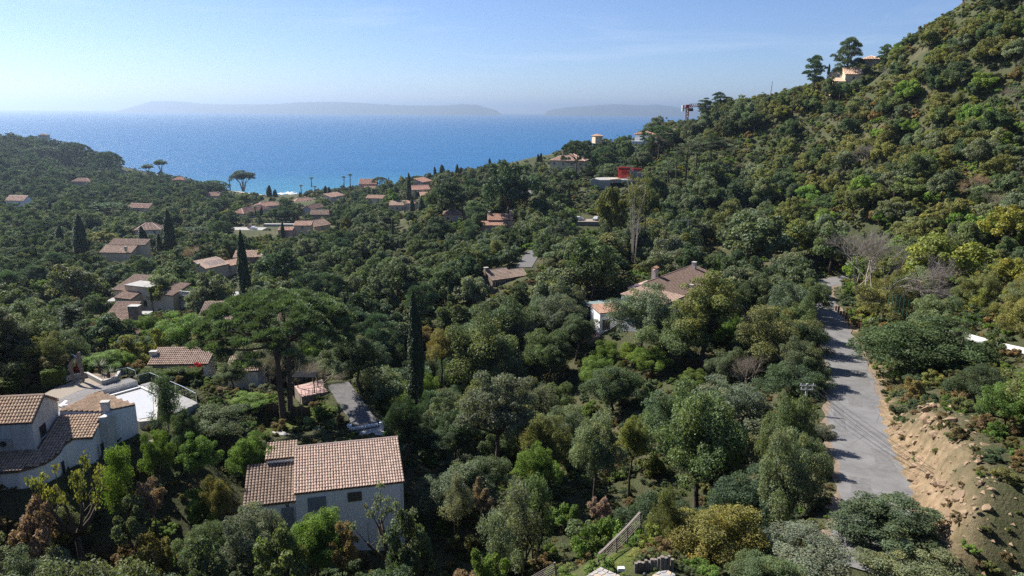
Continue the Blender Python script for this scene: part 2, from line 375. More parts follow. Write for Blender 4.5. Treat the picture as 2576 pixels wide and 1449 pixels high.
for (bx, by, br) in [tuple(atY(1925+65,640,190)[:2])+(5,), tuple(atY(2125,815,120)[:2])+(3,), tuple(atY(1660,1370,40)[:2])+(1.4,)]:
    bank = np.maximum(bank, np.clip(1.3-np.hypot(X-bx, Y-by)/br, 0, 1))
a = me.attributes.new('bank', 'FLOAT', 'POINT'); a.data.foreach_set('value', bank.astype(np.float32))
grass = np.zeros(GX.size)
for (px, py, z, r) in [(760,1050,51.6,3.0),(690,1075,51.5,2.0),(875,985,52.3,1.6),(1560,1420,58.5,2.4)]:
    p = onz(px, py, z); grass = np.maximum(grass, np.clip(1.4-np.hypot(X-p[0], Y-p[1])/r, 0, 1))
a = me.attributes.new('grass', 'FLOAT', 'POINT'); a.data.foreach_set('value', grass.astype(np.float32))
obj('ground', me, kind='structure', label='wooded valley slopes running down to the sea')

# sea
t = NT('sea_water')
geo = t.new('ShaderNodeNewGeometry'); sp = t.new('ShaderNodeSeparateXYZ'); t.lk(geo.outputs['Position'], sp.inputs[0])
dst = t.new('ShaderNodeVectorMath', operation='LENGTH'); t.lk(geo.outputs['Position'], dst.inputs[0])
shallow = t.ramp(t.math('DIVIDE', dst.outputs['Value'], 4000.0), [(.18, (.045, .21, .27)), (.27, (.008, .10, .23)), (.45, (.005, .095, .225)), (1.0, (.005, .085, .21))])
mp = t.new('ShaderNodeMapping'); mp.inputs['Scale'].default_value = (.35, 1.0, 1.0); t.lk(geo.outputs['Position'], mp.inputs[0])
w1 = t.noise(.06, 6, .72, vec=mp.outputs[0]); w2 = t.noise(.006, 4, .6, vec=mp.outputs[0])
hb = t.math('ADD', t.math('MULTIPLY', w1, 1.0), t.math('MULTIPLY', w2, 2.0)); t.bump(hb, .9, 5.0)
big = t.noise(.0012, 4, .6, vec=mp.outputs[0])
foam = t.ramp(t.noise(.05, 5, .8, vec=mp.outputs[0]), [(.70, (0,0,0)), (.74, (1,1,1))])
c = t.mix(t.math('MULTIPLY', foam, .5), t.mix(t.math('MULTIPLY', big, .5), shallow, (.008,.085,.25)), (.5, .55, .6))
M['sea'] = t.done(c, .3, .12); t.b.inputs['IOR'].default_value = 1.33
mb = MB(); mb.add([(-24000,-200,0),(24000,-200,0),(24000,26000,0),(-24000,26000,0)], [(0,1,2,3)])
mb.build('sea', M['sea'], kind='structure', label='blue sea with small waves and sun glitter')
t = NT('foam'); M['foam'] = t.done(t.ramp(t.noise(.3, 5, .7, 'World'), [(.3, (.45,.5,.52)), (.6, (.8,.8,.8))]), .8)
t = NT('surf_edge'); n = t.noise(.25, 5, .8, 'World')
mbs = MB()
for (x0, x1, yy) in ((690, 745, 487), (770, 830, 494), (715, 740, 484)):
    A, B = onz(x0, yy, .15), onz(x1, yy, .15); k = 14
    for i in range(k):
        p = A+(B-A)*i/k; q = A+(B-A)*(i+.9)/k; wd = 3+3*abs(math.sin(i*2.3)); dy = 4*math.sin(i*1.1+x0)
        mbs.add([(p[0],p[1]-wd+dy,.15),(q[0],q[1]-wd*.7+dy,.15),(q[0],q[1]+wd+dy,.15),(p[0],p[1]+wd*.8+dy,.15)], [(0,1,2,3)])
mbs.build('breaking_waves', M['foam'], kind='stuff', label='thin white line of surf along the beach', cat='surf')

# islands on the horizon
def island(name, label, prof, Y, cat='island'):
    mb = MB(); xs = [p[0] for p in prof]; K = 160; R = np.random.default_rng(3)
    px = np.linspace(xs[0], xs[-1], K); h = np.interp(px, xs, [p[1] for p in prof]); h = h + R.normal(0, .35, K)*(h > 2)
    rows = []
    for i in range(K):
        base = atY(px[i], 279.8+(px[i]-1288)*ROLL, Y); up = (h[i]/FPX*Y+80)*min(1, max(h[i], 0)/2.5)
        x = base[0]; rows.append([(x, Y-900, 0), (x, Y-400, up*.55), (x, Y, up), (x, Y+900, 0)])
    vs = [p for r in rows for p in r]
    mb.add(vs, [(4*i+j, 4*(i+1)+j, 4*(i+1)+j+1, 4*i+j+1) for i in range(K-1) for j in range(3)])
    o = mb.build(name, plain('island_scrub', (.07, .08, .05), .95, .3, .002, .1, coords='Object'), smooth=True)
    tag(o, label, cat, 'islands on the horizon'); return o
island('island', 'long low hazy island on the horizon, left of the crane', [(330,0),(336,6),(350,9),(372,16),(395,19),(430,18.5),(470,17),(500,14),(560,12),(640,12.5),(700,13.5),(745,18),(790,19),(850,20.5),(900,18.5),(960,15),(1010,13.5),(1060,12.5),(1120,13.5),(1165,17),(1200,15.5),(1225,9),(1258,1),(1262,0)], 17500)
island('island', 'shorter double-humped hazy island on the horizon just left of the crane', [(1368,0),(1385,5),(1420,11),(1470,14),(1510,17),(1545,20),(1590,18),(1620,17),(1650,20),(1690,15),(1720,11),(1790,6),(1830,0)], 18500)

# haze
t = NT('haze'); t.n.remove(t.b); vol = t.new('ShaderNodeVolumePrincipled')
vol.inputs['Color'].default_value = (.64,.80,1.0,1); vol.inputs['Density'].default_value = 0.000095; vol.inputs['Anisotropy'].default_value = .68
t.lk(vol.outputs[0], t.out.inputs['Volume'])
MB().box(-26000, 26000, -400, 28000, -18, 330).build('haze', t.m, kind='stuff', label='thin pale sea haze in the air')

# road, drive, lane, track
def ribbon(L, hw, dz, uvz=None):
    vs, fs = [], []
    for i, p in enumerate(L):
        d = L[min(i+1, len(L)-1)]-L[max(i-1, 0)]; n = np.array([d[1], -d[0]])/max(np.hypot(d[0], d[1]), 1e-6)
        w = hw[i] if hasattr(hw, '__len__') else hw
        for k in (-1, 1): vs.append((p[0]+n[0]*w*k, p[1]+n[1]*w*k, p[2]+dz))
    for i in range(len(L)-1): fs.append((2*i, 2*i+1, 2*i+3, 2*i+2))
    return vs, fs
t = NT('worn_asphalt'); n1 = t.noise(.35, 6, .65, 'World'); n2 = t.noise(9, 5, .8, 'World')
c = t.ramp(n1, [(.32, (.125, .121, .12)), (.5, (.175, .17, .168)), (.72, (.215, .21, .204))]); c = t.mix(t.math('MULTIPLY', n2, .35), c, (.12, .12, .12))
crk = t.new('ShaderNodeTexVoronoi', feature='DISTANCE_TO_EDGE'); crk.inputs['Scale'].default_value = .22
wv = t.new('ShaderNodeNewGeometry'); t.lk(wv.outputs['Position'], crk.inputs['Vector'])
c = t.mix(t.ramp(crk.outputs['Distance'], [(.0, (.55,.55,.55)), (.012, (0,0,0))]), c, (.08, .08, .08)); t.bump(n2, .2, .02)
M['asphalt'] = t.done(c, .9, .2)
M['dirt'] = plain('dirt_gravel', (.20, .155, .115), .95, .5, 3.5, .1, bump=.5)
M['dark_asphalt'] = plain('dark_asphalt', (.13, .125, .125), .92, .3, 2.0, .15, coords='Object', bump=.2)
M['track'] = plain('white_gravel', (.55, .53, .50), .95, .2, 6, .1)
wl_ = ROAD_HW + .18*np.sin(np.arange(len(ROADS))*.9) + .1*np.sin(np.arange(len(ROADS))*2.3)
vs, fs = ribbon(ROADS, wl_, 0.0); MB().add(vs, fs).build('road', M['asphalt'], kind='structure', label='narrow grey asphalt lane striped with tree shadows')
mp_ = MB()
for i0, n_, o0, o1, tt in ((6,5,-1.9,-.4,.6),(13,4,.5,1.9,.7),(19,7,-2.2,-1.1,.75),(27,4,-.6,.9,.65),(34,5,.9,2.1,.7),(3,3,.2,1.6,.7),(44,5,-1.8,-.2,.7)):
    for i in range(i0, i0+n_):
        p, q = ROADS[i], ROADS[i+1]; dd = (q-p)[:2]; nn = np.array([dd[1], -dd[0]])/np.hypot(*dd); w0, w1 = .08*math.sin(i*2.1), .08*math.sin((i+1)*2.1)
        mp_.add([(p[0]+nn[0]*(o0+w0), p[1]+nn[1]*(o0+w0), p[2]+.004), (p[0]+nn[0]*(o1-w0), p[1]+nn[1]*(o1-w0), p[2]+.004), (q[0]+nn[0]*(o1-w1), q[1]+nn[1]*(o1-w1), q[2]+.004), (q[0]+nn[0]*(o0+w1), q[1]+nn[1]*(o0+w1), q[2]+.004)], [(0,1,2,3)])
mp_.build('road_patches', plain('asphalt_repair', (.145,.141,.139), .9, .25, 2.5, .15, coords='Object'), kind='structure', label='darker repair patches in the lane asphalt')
vs, fs = ribbon(ROADS, 3.25+.3*np.sin(np.arange(len(ROADS))*1.3)+.25*np.sin(np.arange(len(ROADS))*.41), -.02); MB().add(vs, fs).build('road_shoulder', M['dirt'], kind='structure', label='strip of gravel along the lane')
vs, fs = ribbon(DRIVE, 1.35, .02); MB().add(vs, fs).build('driveway', M['dark_asphalt'], kind='structure', label='dark asphalt driveway behind the shuttered house')
vs, fs = ribbon(LANE, 1.9, .02); MB().add(vs, fs).build('lane', M['dark_asphalt'], kind='structure', label='short stretch of lane above the stone house')
vs, fs = ribbon(TRACK, 1.5, .02); MB().add(vs, fs).build('track', M['track'], kind='structure', label='white gravel track at the right edge')
# ------------------------------------------------------------------ plant prototypes (shared mesh data)
def leafquads(P, N, size, aspect, rng, T=None):
    n = len(P); N = N/np.maximum(np.linalg.norm(N, axis=1, keepdims=True), 1e-6)
    if T is None: T = rng.normal(size=(n, 3))
    T = T - (T*N).sum(1, keepdims=True)*N; T /= np.maximum(np.linalg.norm(T, axis=1, keepdims=True), 1e-6)
    B = np.cross(N, T); s = (size*rng.uniform(.65, 1.35, n))[:, None]
    V = np.stack([P-T*s*.5, P+B*s*aspect*.5, P+T*s*.5, P-B*s*aspect*.5], 1)
    return V.reshape(-1, 3)
def quadmesh(name, V, mat, tint, warm):
    n = len(V)//4; me = bpy.data.meshes.new(name)
    me.vertices.add(len(V)); me.vertices.foreach_set('co', V.astype(np.float32).ravel())
    me.loops.add(4*n); me.loops.foreach_set('vertex_index', np.arange(4*n, dtype=np.int32))
    me.polygons.add(n); me.polygons.foreach_set('loop_start', np.arange(0, 4*n, 4, dtype=np.int32))
    me.update(calc_edges=True); me.materials.append(mat)
    for nm, arr in (('tint', tint), ('warm', warm)):
        a = me.attributes.new(nm, 'FLOAT', 'FACE'); a.data.foreach_set('value', arr.astype(np.float32))
    return me
def sph(n, rng):
    d = rng.normal(size=(n, 3)); return d/np.linalg.norm(d, axis=1, keepdims=True)
def cloud(centres, radii, per, leaf, aspect, rng, flat=.85, up=.35, rnd=.75, shell=.55, outward=.8):
    """leaves spread through leaf clumps; returns verts, tint, warm"""
    Ps, Ns, ti, wa = [], [], [], []
    for c, r in zip(centres, radii):
        k = max(6, int(per*(r/np.mean(radii))**2)); d = sph(k, rng)
        d[:, 2] = np.where(rng.random(k) < .55, np.abs(d[:, 2]), d[:, 2])
        rad = r*(shell + (1.08-shell)*rng.random(k)**.6)
        rad *= 1 + .22*np.sin(d[:, 0]*5+c[0]*3)*np.sin(d[:, 1]*5+c[1]*3+1)*np.cos(d[:, 2]*4)
        p = d*rad[:, None]; p[:, 2] *= flat
        Ps.append(p + c); Ns.append(d*outward + np.array([0, 0, up]) + rng.normal(size=(k, 3))*rnd)
        ct = rng.uniform(.78, 1.22); ti.append(ct*rng.uniform(.75, 1.3, k)); wa.append(np.clip(rng.normal(.05, .22)+rng.normal(0, .22, k), 0, 1))
    P, N = np.concatenate(Ps), np.concatenate(Ns)
    return leafquads(P, N, leaf, aspect, rng), np.concatenate(ti), np.concatenate(wa)
def broad_crown(seed, R=4.0, H=8.5, z0=2.2, n=42, per=420, leaf=.21, flat=1.0, spread=1.0, gap=.2):
    rng = np.random.default_rng(seed); cs, rs = [], []
    lean = rng.normal(0, .35, 2); sx = rng.uniform(.85, 1.15); sy = 2-sx
    cz = z0 + (H-z0)*.42
    for i in range(n):
        a = rng.uniform(0, 2*math.pi); e = math.asin(rng.uniform(-.45, 1)); f = rng.uniform(.55, .95) if rng.random() > .25 else rng.uniform(.1, .55)
        r = R*rng.uniform(.12, .28)
        f *= 1 + .18*math.sin(3*a+seed) + .10*math.sin(5*a+seed*2)
        zz = (H-cz if e > 0 else cz-z0)*math.sin(e)*f
        w = R*math.cos(e)*f*spread
        cs.append((w*math.cos(a)*sx + lean[0]*zz*.25, w*math.sin(a)*sy + lean[1]*zz*.25, cz+zz-r*.4)); rs.append(r)
    V, t, w = cloud(np.array(cs), np.array(rs), per, leaf, .62, rng)
    return V, t, w, np.array(cs), np.array(rs)
def trunk_mb(seed, cs, H, base=.22, nl=7, top=.45, fork=.32, multi=1, lean=.4):
    rng = np.random.default_rng(seed+99); mb = MB()
    for s in range(multi):
        a0 = rng.uniform(0, 6.28); off = np.array([math.cos(a0), math.sin(a0)])*(.0 if multi == 1 else .35)
        tip = np.array([rng.normal(0, lean)+off[0]*2, rng.normal(0, lean)+off[1]*2, H*fork*rng.uniform(.8, 1.15)])
        b = np.array([off[0], off[1], -1.2]); mid = (b+tip)/2 + np.array([*rng.normal(0, .18, 2), .3])
        mb.tube([b, b*[1,1,0]+[0,0,.15], mid, tip], [base*1.5, base*1.15, base*.85, base*.7], 7)
        far = cs[np.argsort(-np.linalg.norm(cs[:, :2], axis=1))][:len(cs)*2//3]; rng.shuffle(far)
        for c in far[:max(3, nl//multi+1)]:
            m = tip*.5 + c*.5 + np.array([*rng.normal(0, .25, 2), -.15*abs(c[2]-tip[2])+.2])
            m2 = m*.45 + c*.55 + rng.normal(0, .15, 3)
            mb.tube([tip, m, m2, c], [base*.6, base*.36, base*.22, base*.08], 5)
            for q in range(2):
                c2 = cs[rng.integers(len(cs))]
                if np.linalg.norm(c2-m) < H*.45: mb.tube([m, (m+c2)/2+[0,0,.1], c2], [base*.26, base*.16, base*.05], 4)
    return mb
PROTO = {}      # kind -> list of (crown mesh, trunk mesh, crown width, height)
def add_proto(kind, V, t, w, mb, width, height, mat='leaf', bark='bark'):
    L = PROTO.setdefault(kind, []); n = len(L)
    L.append((quadmesh(f'{kind}_crown_{n}', V, M[mat], t, w), mb.mesh(f'{kind}_trunk_{n}', M[bark], True) if mb else None, width, height))
for s in range(5):      # near oaks, fine leaves
    V, t_, w_, cs, rs = broad_crown(10+s, n=92, per=400, leaf=.165); add_proto('oak_near', V, t_, w_, trunk_mb(s, cs, 8.5, .24), 8.0, 8.5)
for s in range(6):      # farther oaks
    V, t_, w_, cs, rs = broad_crown(30+s, n=52, per=150, leaf=.36); add_proto('oak_far', V, t_, w_, trunk_mb(30+s, cs, 8.5, .24, 5), 8.0, 8.5)
for s in range(3):      # tall trees with a bare trunk
    V, t_, w_, cs, rs = broad_crown(50+s, R=3.3, H=11, z0=4.2, n=72, per=360, leaf=.17); add_proto('tall_oak', V, t_, w_, trunk_mb(50+s, cs, 11, .25, 8, fork=.42), 6.6, 11)
for s in range(4):      # dome shaped bushes down to the ground
    V, t_, w_, cs, rs = broad_crown(70+s, R=1.5, H=2.4, z0=-.1, n=26, per=260, leaf=.13); add_proto('bush_near', V, t_, w_, trunk_mb(70+s, cs, 2.4, .05, 6, fork=.2, multi=2, lean=.1), 3.0, 2.4)
for s in range(4):
    V, t_, w_, cs, rs = broad_crown(80+s, R=1.7, H=2.4, z0=-.2, n=18, per=110, leaf=.26); add_proto('bush_far', V, t_, w_, trunk_mb(80+s, cs, 2.4, .05, 4, fork=.2, multi=2, lean=.1), 3.4, 2.4)
for s in range(2):      # feathery upright shrubs
    rng = np.random.default_rng(90+s); cs = np.array([(rng.normal(0, .75), rng.normal(0, .75), rng.uniform(.6, 3.4)) for _ in range(34)]); cs[:, :2] *= (1.25-cs[:, 2:]/4.6)
    V, t_, w_ = cloud(cs, rng.uniform(.32, .6, 34), 300, .17, .28, rng, flat=1.35, up=.1, rnd=1.0, shell=.2); add_proto('feather', V, t_, w_, trunk_mb(90+s, cs, 4, .07, 6, multi=3, lean=.2), 3.2, 4.2)
# sparse, half-bare shrub with stubs
for s in range(2):
    rng = np.random.default_rng(100+s); mb = MB(); cs = []
    mb.tube([(0,0,-1), (0,.1,1.2), (.1,.15,2.0)], [.26,.20,.17], 7)
    for k in range(9):
        a = k*.75+rng.normal(0, .3); L = rng.uniform(.9, 1.9); e = np.array([math.cos(a)*L, math.sin(a)*L, 2+rng.uniform(.2, 1.6)])
        mb.tube([(.1,.15,1.9), e*.55+np.array([0,0,.75]), e], [.12,.09,.075], 6)
        for q in range(3):
            f = e + rng.normal(0, .45, 3)+[0,0,.5]; mb.tube([e*.9+np.array([0,0,.15]), (e+f)/2, f], [.035,.025,.012], 4); cs.append(f)
    V, t_, w_ = cloud(np.array(cs), rng.uniform(.18, .38, len(cs)), 60, .15, .6, rng, shell=.1, rnd=1.2); add_proto('pollard', V, t_, w_, mb, 4.0, 4.2)
# maritime pines: bare trunk, ragged tufted top
def tufts(centres, radii, per, ln, wd, rng, up=.5):
    Ps, Ts, ti = [], [], []
    for c, r in zip(centres, radii):
        k = max(8, int(per*(r/np.mean(radii))**2)); d = sph(k, rng); d[:, 2] = np.abs(d[:, 2])*.9-.22
        p = d*(r*rng.uniform(.55, 1.0, k))[:, None]; p[:, 2] *= .8
        Ps.append(p+c); Ts.append(d + np.array([0, 0, up]) + rng.normal(size=(k, 3))*.3); ti.append(rng.uniform(.6, 1.45)*rng.uniform(.7, 1.3, k))
    P, T = np.concatenate(Ps), np.concatenate(Ts); T /= np.linalg.norm(T, axis=1, keepdims=True)
    N = rng.normal(size=P.shape); N -= (N*T).sum(1, keepdims=True)*T
    return leafquads(P, N, ln, wd, rng, T), np.concatenate(ti), np.zeros(len(P))
for s in range(4):
    rng = np.random.default_rng(120+s); mb = MB(); H = 10; cs = []; b = rng.normal(0, .25, 2)
    mb.tube([(0,0,-1), (b[0]*.3,b[1]*.3,H*.35), (b[0],b[1],H*.7), (b[0]*1.3,b[1]*1.3,H*.95)], [.2,.16,.12,.05], 6)
    for k in range(17):
        z = H*rng.uniform(.55, .95); a = rng.uniform(0, 6.28); L = rng.uniform(.5, 2.2)*(1.25-abs(z/H-.72)*1.6)
        e = np.array([b[0]+math.cos(a)*L, b[1]+math.sin(a)*L, z+.5]); mb.tube([(b[0],b[1],z-.25), e], [.05,.02], 4); cs.append(e)
    cs += [(b[0]*1.3, b[1]*1.3, H), (b[0], b[1], H*.9)]
    V, t_, w_ = tufts(np.array(cs, float), rng.uniform(.55, .95, len(cs)), 130, .42, .16, rng); add_proto('pine', V, t_, w_, mb, 4.6, 10.4, 'needle', 'pine_bark')
# rounded aleppo pines, thick clouds of needles
for s in range(3):
    rng = np.random.default_rng(140+s); mb = MB(); cs = []; H = 10
    mb.tube([(0,0,-1), (.2,0,2.5), (.1,.3,5)], [.3,.25,.2], 7)
    for k in range(42):
        a = rng.uniform(0, 6.28); z = rng.uniform(2.6, H-.8); L = 3.6*math.sin(math.pi*min(1, (z-1.2)/H*1.05))*rng.uniform(.35, 1.0)
        e = np.array([math.cos(a)*L, math.sin(a)*L, z]); cs.append(e)
        if k % 2 == 0: mb.tube([(.1,.2,min(5, z*.7)), e*.5+np.array([0,0,z*.38]), e], [.13,.08,.03], 5)
    V, t_, w_ = tufts(np.array(cs), rng.uniform(.95, 1.5, 42), 420, .38, .22, rng, .3); add_proto('aleppo', V, t_, w_, mb, 7.4, 10.6, 'needle', 'pine_bark')
# umbrella pines
def umbrella(seed, R, H, thick, n, per, ln, wd, trunks):
    rng = np.random.default_rng(seed); mb = MB(); cs, rs = [], []; zt = H-thick
    for k in range(n):
        rr = R*math.sqrt((k+.5)/n)*.96; a = k*2.39996 + rng.normal(0, .15)
        dome = (1-(rr/R)**2.2); edge = 1+.10*math.sin(3*a+seed)+.06*math.sin(7*a)
        cs.append((rr*math.cos(a)*edge, rr*math.sin(a)*edge, zt + thick*.92*dome**.75 - .25*rng.random() + (.5 if rr > R*.8 else 0)*rng.normal(0, .6))); rs.append(R*.088*rng.uniform(.75, 1.35))
    for k in range(n//7):
        rr = R*rng.uniform(.75, .98); a = rng.uniform(0, 6.28); cs.append((rr*math.cos(a), rr*math.sin(a), zt+rng.uniform(-.7, .5)*(1 if rr > .7*R else .2)+ (thick*.3 if rr < .75*R else -.1))); rs.append(R*.10*rng.uniform(.8, 1.2))
    for (ox, oy, tx, ty, r0) in trunks:
        top = np.array([tx, ty, zt-.6]); mb.tube([(ox,oy,-.8), (ox,oy,.2), ((ox*.6+tx*.4)*1.05,(oy*.6+ty*.4),zt*.45), top], [r0*1.35, r0*1.05, r0*.82, r0*.7], 10)
        idx = rng.permutation(len(cs))[:16]
        for i in idx:
            c = np.array(cs[i]); 
            if np.hypot(*(c[:2]-top[:2])) > R*.85: continue
            m = top*.5+c*.5; m[2] = zt-.2+rng.uniform(-.2, .5); mb.tube([top-[0,0,.3], m, c-[0,0,.2]], [r0*.42, r0*.26, r0*.08], 6)
    mb.tube([(trunks[0][2],trunks[0][3],zt-1.4), (-R*.35,-.8,zt-1.5), (-R*.62,-1.2,zt-1.3), (-R*.82,-1.0,zt-.3)], [.16,.12,.09,.05], 6)
    V, t_, w_ = tufts(np.array(cs), np.array(rs), per, ln, wd, rng, .45); return V, t_, w_, mb
V, t_, w_, mb = umbrella(5, 8.0, 15.4, 4.6, 185, 360, .46, .17, [(0,0,-.5,.3,.38), (.5,.5,.85,.5,.33)]); add_proto('umbrella_big', V, t_, w_, mb, 17.2, 15.4, 'needle', 'pine_bark')
V, t_, w_, mb = umbrella(6, 7.0, 11, 4.2, 80, 190, .55, .2, [(0,0,.3,.2,.38)]); add_proto('umbrella', V, t_, w_, mb, 14, 11, 'needle', 'pine_bark')
# cypresses
for s in range(3):
    rng = np.random.default_rng(160+s); H, R = 14., .95; n = 15000
    z = H*rng.random(n)**.85; prof = R*np.clip(1-((z/H))**2.6, .02, 1)**.8*np.clip(.55+z/2.2, 0, 1); a = rng.uniform(0, 6.28, n)
    prof *= 1+.08*np.sin(a*3+z*1.1+s)+.06*np.sin(a*7-z*2.6)+.04*rng.normal(size=n); rr = prof*(.75+.25*rng.random(n))
    P = np.stack([rr*np.cos(a)+.12*np.sin(z*.4+s), rr*np.sin(a), z+.1], 1); Nn = np.stack([np.cos(a), np.sin(a), np.full(n, .3)], 1)+rng.normal(size=(n, 3))*.5
    T = np.stack([.25*np.cos(a), .25*np.sin(a), np.ones(n)], 1)+rng.normal(size=(n, 3))*.2
    mb = MB().tube([(0,0,-.8),(0,0,.6),(0,0,H*.6)], [.16,.13,.05], 6)
    add_proto('cypress', leafquads(P, Nn, .26, .42, rng, T), rng.uniform(.7, 1.3, n), np.clip(rng.normal(.1, .2, n), 0, 1), mb, 1.9, 14, 'needle')
# palms
def palm(seed, H, nf, L, droop, tr):
    rng = np.random.default_rng(seed); mb = MB(); mb.tube([(0,0,-.6), (.1,0,H*.4), (0,.1,H)], [tr*1.3, tr, tr*.85], 7); Ps, Ns, Ts = [], [], []
    for k in range(nf):
        a = k*2.4+rng.normal(0, .2); el = rng.uniform(-.5, 1.35)
        for j in range(16):
            f = (j+1)/16; d = L*f; z = H + d*math.sin(el) - droop*d*d*.35
            w = d*math.cos(el)*(1-.12*f)
            for sd in (-1, 1):
                ll = L*.22*math.sin(math.pi*min(1, f*.9+.12)); off = np.array([-math.sin(a), math.cos(a), -.35])*sd
                Ps.append(np.array([w*math.cos(a), w*math.sin(a), z])+off*ll*.45); Ts.append(off*ll+np.array([math.cos(a), math.sin(a), -.1])*ll*.5); Ns.append((0, 0, 1))
    T = np.array(Ts); P = np.array(Ps); ln = np.linalg.norm(T, axis=1); V = leafquads(P, np.array(Ns, float)+rng.normal(size=P.shape)*.3, 1.0, .22, rng, T).reshape(-1, 4, 3)
    V = (V-P[:, None])*ln[:, None, None]*1.1+P[:, None]
    return V.reshape(-1, 3), rng.uniform(.7, 1.3, len(P)), np.clip(rng.normal(.2, .2, len(P)), 0, 1), mb
V, t_, w_, mb = palm(1, 8.5, 34, 1.7, .35, .17); add_proto('fan_palm', V, t_, w_, mb, 3.4, 9.8)
V, t_, w_, mb = palm(2, 3.6, 60, 3.2, .25, .42); add_proto('date_palm', V, t_, w_, mb, 6.2, 6.4)
# eucalyptus
for s in range(2):
    rng = np.random.default_rng(180+s); mb = MB(); cs = []
    for k in range(6):
        a = k*1.05+.3; tip = np.array([math.cos(a)*3.6, math.sin(a)*3.6, 9+rng.uniform(-1, 1.5)]); mid = np.array([math.cos(a)*1.3, math.sin(a)*1.3, 5.0])
        mb.tube([(math.cos(a)*.25, math.sin(a)*.25, -1), mid, tip], [.26,.19,.08], 6)
        for q in range(13): 
            c = tip*np.array([1,1,0])*rng.uniform(.3, 1.25)+np.array([rng.normal(0,.9), rng.normal(0,.9), 0]); c[2] = 8.0+5.2*rng.random()*(1.15-np.hypot(c[0],c[1])/7); cs.append(c); mb.tube([mid*.4+tip*.6, (tip+c)/2, c], [.09,.05,.02], 4)
    V, t_, w_ = cloud(np.array(cs), rng.uniform(.8, 1.4, len(cs)), 260, .36, .45, rng, shell=.2, rnd=1.0); add_proto('eucalyptus', V, t_, w_, mb, 12, 14, 'leaf', 'pale_bark')
# bare trees: branch skeleton with fine twigs
def bare(seed, H, spread, twigs, stems, col_r=.09, tw=.022):
    rng = np.random.default_rng(seed); mb = MB(); P, T = [], []
    def grow(p, d, L, r, lev):
        q = p + d*L; m = (p+q)/2 + rng.normal(0, .06*L, 3); mb.tube([p, m, q], [r, r*.82, r*.62], 5 if lev < 2 else 3, cap=False)
        if lev >= 3:
            for _ in range(twigs):
                f = rng.uniform(.2, 1.0); dd = d*.7 + rng.normal(0, .55, 3)+[0,0,.25]; dd /= np.linalg.norm(dd); l = L*rng.uniform(.5, 1.1); P.append(p+(q-p)*f+dd*l*.5); T.append(dd*l)
            return
        for k in range(rng.integers(3, 5)):
            dd = d*.85 + rng.normal(0, spread, 3) + np.array([0,0,.12]); dd /= np.linalg.norm(dd); grow(p+(q-p)*rng.uniform(.55, 1.0), dd, L*rng.uniform(.6, .8), r*.55, lev+1)
    for s in range(stems):
        d = np.array([rng.normal(0, .35), rng.normal(0, .35), 1]); d /= np.linalg.norm(d); grow(np.array([rng.normal(0, .2), rng.normal(0, .2), -.5]), d, H*.36, col_r, 0)
    P, T = np.array(P), np.array(T); ln = np.linalg.norm(T, axis=1, keepdims=True); B = rng.normal(size=P.shape); B -= (B*T).sum(1, keepdims=True)*T/ln**2; B /= np.linalg.norm(B, axis=1, keepdims=True)
    V = np.stack([P-T*.5-B*tw*.5, P-T*.5+B*tw*.5, P+T*.5+B*tw*.25, P+T*.5-B*tw*.25], 1).reshape(-1, 3)
    return V, np.ones(len(P)), np.zeros(len(P)), mb
V, t_, w_, mb = bare(1, 9.5, .38, 15, 5); add_proto('bare', V, t_, w_, mb, 8.0, 9.0, 'leaf', 'pale_bark')
V, t_, w_, mb = bare(2, 5.0, .42, 9, 4, .06, .016); add_proto('bare', V, t_, w_, mb, 5.5, 5.5, 'leaf', 'twig')
# tall dead gum, pale forked stems with a few leaves left
rng = np.random.default_rng(7); mb = MB(); cs = []
for k in range(5):
    a = k*1.3; x, y = math.cos(a), math.sin(a); mb.tube([(x*.15,y*.15,-1), (x*.6,y*.6,7), (x*1.0+.3,y*1.0,13), (x*2.3,y*2.3,18+k*.7)], [.15,.11,.07,.025], 6)
    for q in range(7):
        z0 = 8+q*1.6; e = np.array([x*1.2+rng.normal(0, 1.6), y*1.2+rng.normal(0, 1.6), z0+2.2]); mb.tube([(x*.8,y*.8,z0), (np.array([x,y,z0])+e)/2, e], [.05,.03,.012], 4)
        if rng.random() < .6 and z0 > 10: cs.append(e)
cs += [(rng.normal(-1.2, 1.6), rng.normal(0, 1.2), rng.uniform(16, 20)) for _ in range(18)]
V, t_, w_ = cloud(np.array(cs), rng.uniform(.5, 1.0, len(cs)), 100, .3, .4, rng, shell=.2, rnd=1.0); add_proto('dead_gum', V, t_, w_, mb, 7, 20, 'leaf', 'pale_bark')
# rosette plants (agave, yucca) and topiary balls
def rosette(seed, n, L, wd, droop):
    rng = np.random.default_rng(seed); mb = MB()
    for k in range(n):
        a = k*2.4; el = .15+1.2*(k/n); pts = []
        for j in range(4):
            f = j/3; pts.append((L*f*math.cos(el)*math.cos(a), L*f*math.cos(el)*math.sin(a), L*f*math.sin(el)-droop*f*f*L))
        w = [wd*.8, wd, wd*.7, .005]; vs = []
        for p, ww in zip(pts, w): vs += [(p[0]-math.sin(a)*ww, p[1]+math.cos(a)*ww, p[2]), (p[0]+math.sin(a)*ww, p[1]-math.cos(a)*ww, p[2])]
        mb.add(vs, [(2*j, 2*j+1, 2*j+3, 2*j+2) for j in range(3)], rng.uniform(.8, 1.2))
    return mb
M['agave'] = tinted('agave_leaf', (.12, .17, .12), .6); M['yucca'] = tinted('yucca_leaf', (.14, .17, .09), .6); M['cactus'] = tinted('cactus_flesh', (.14, .20, .06), .6)

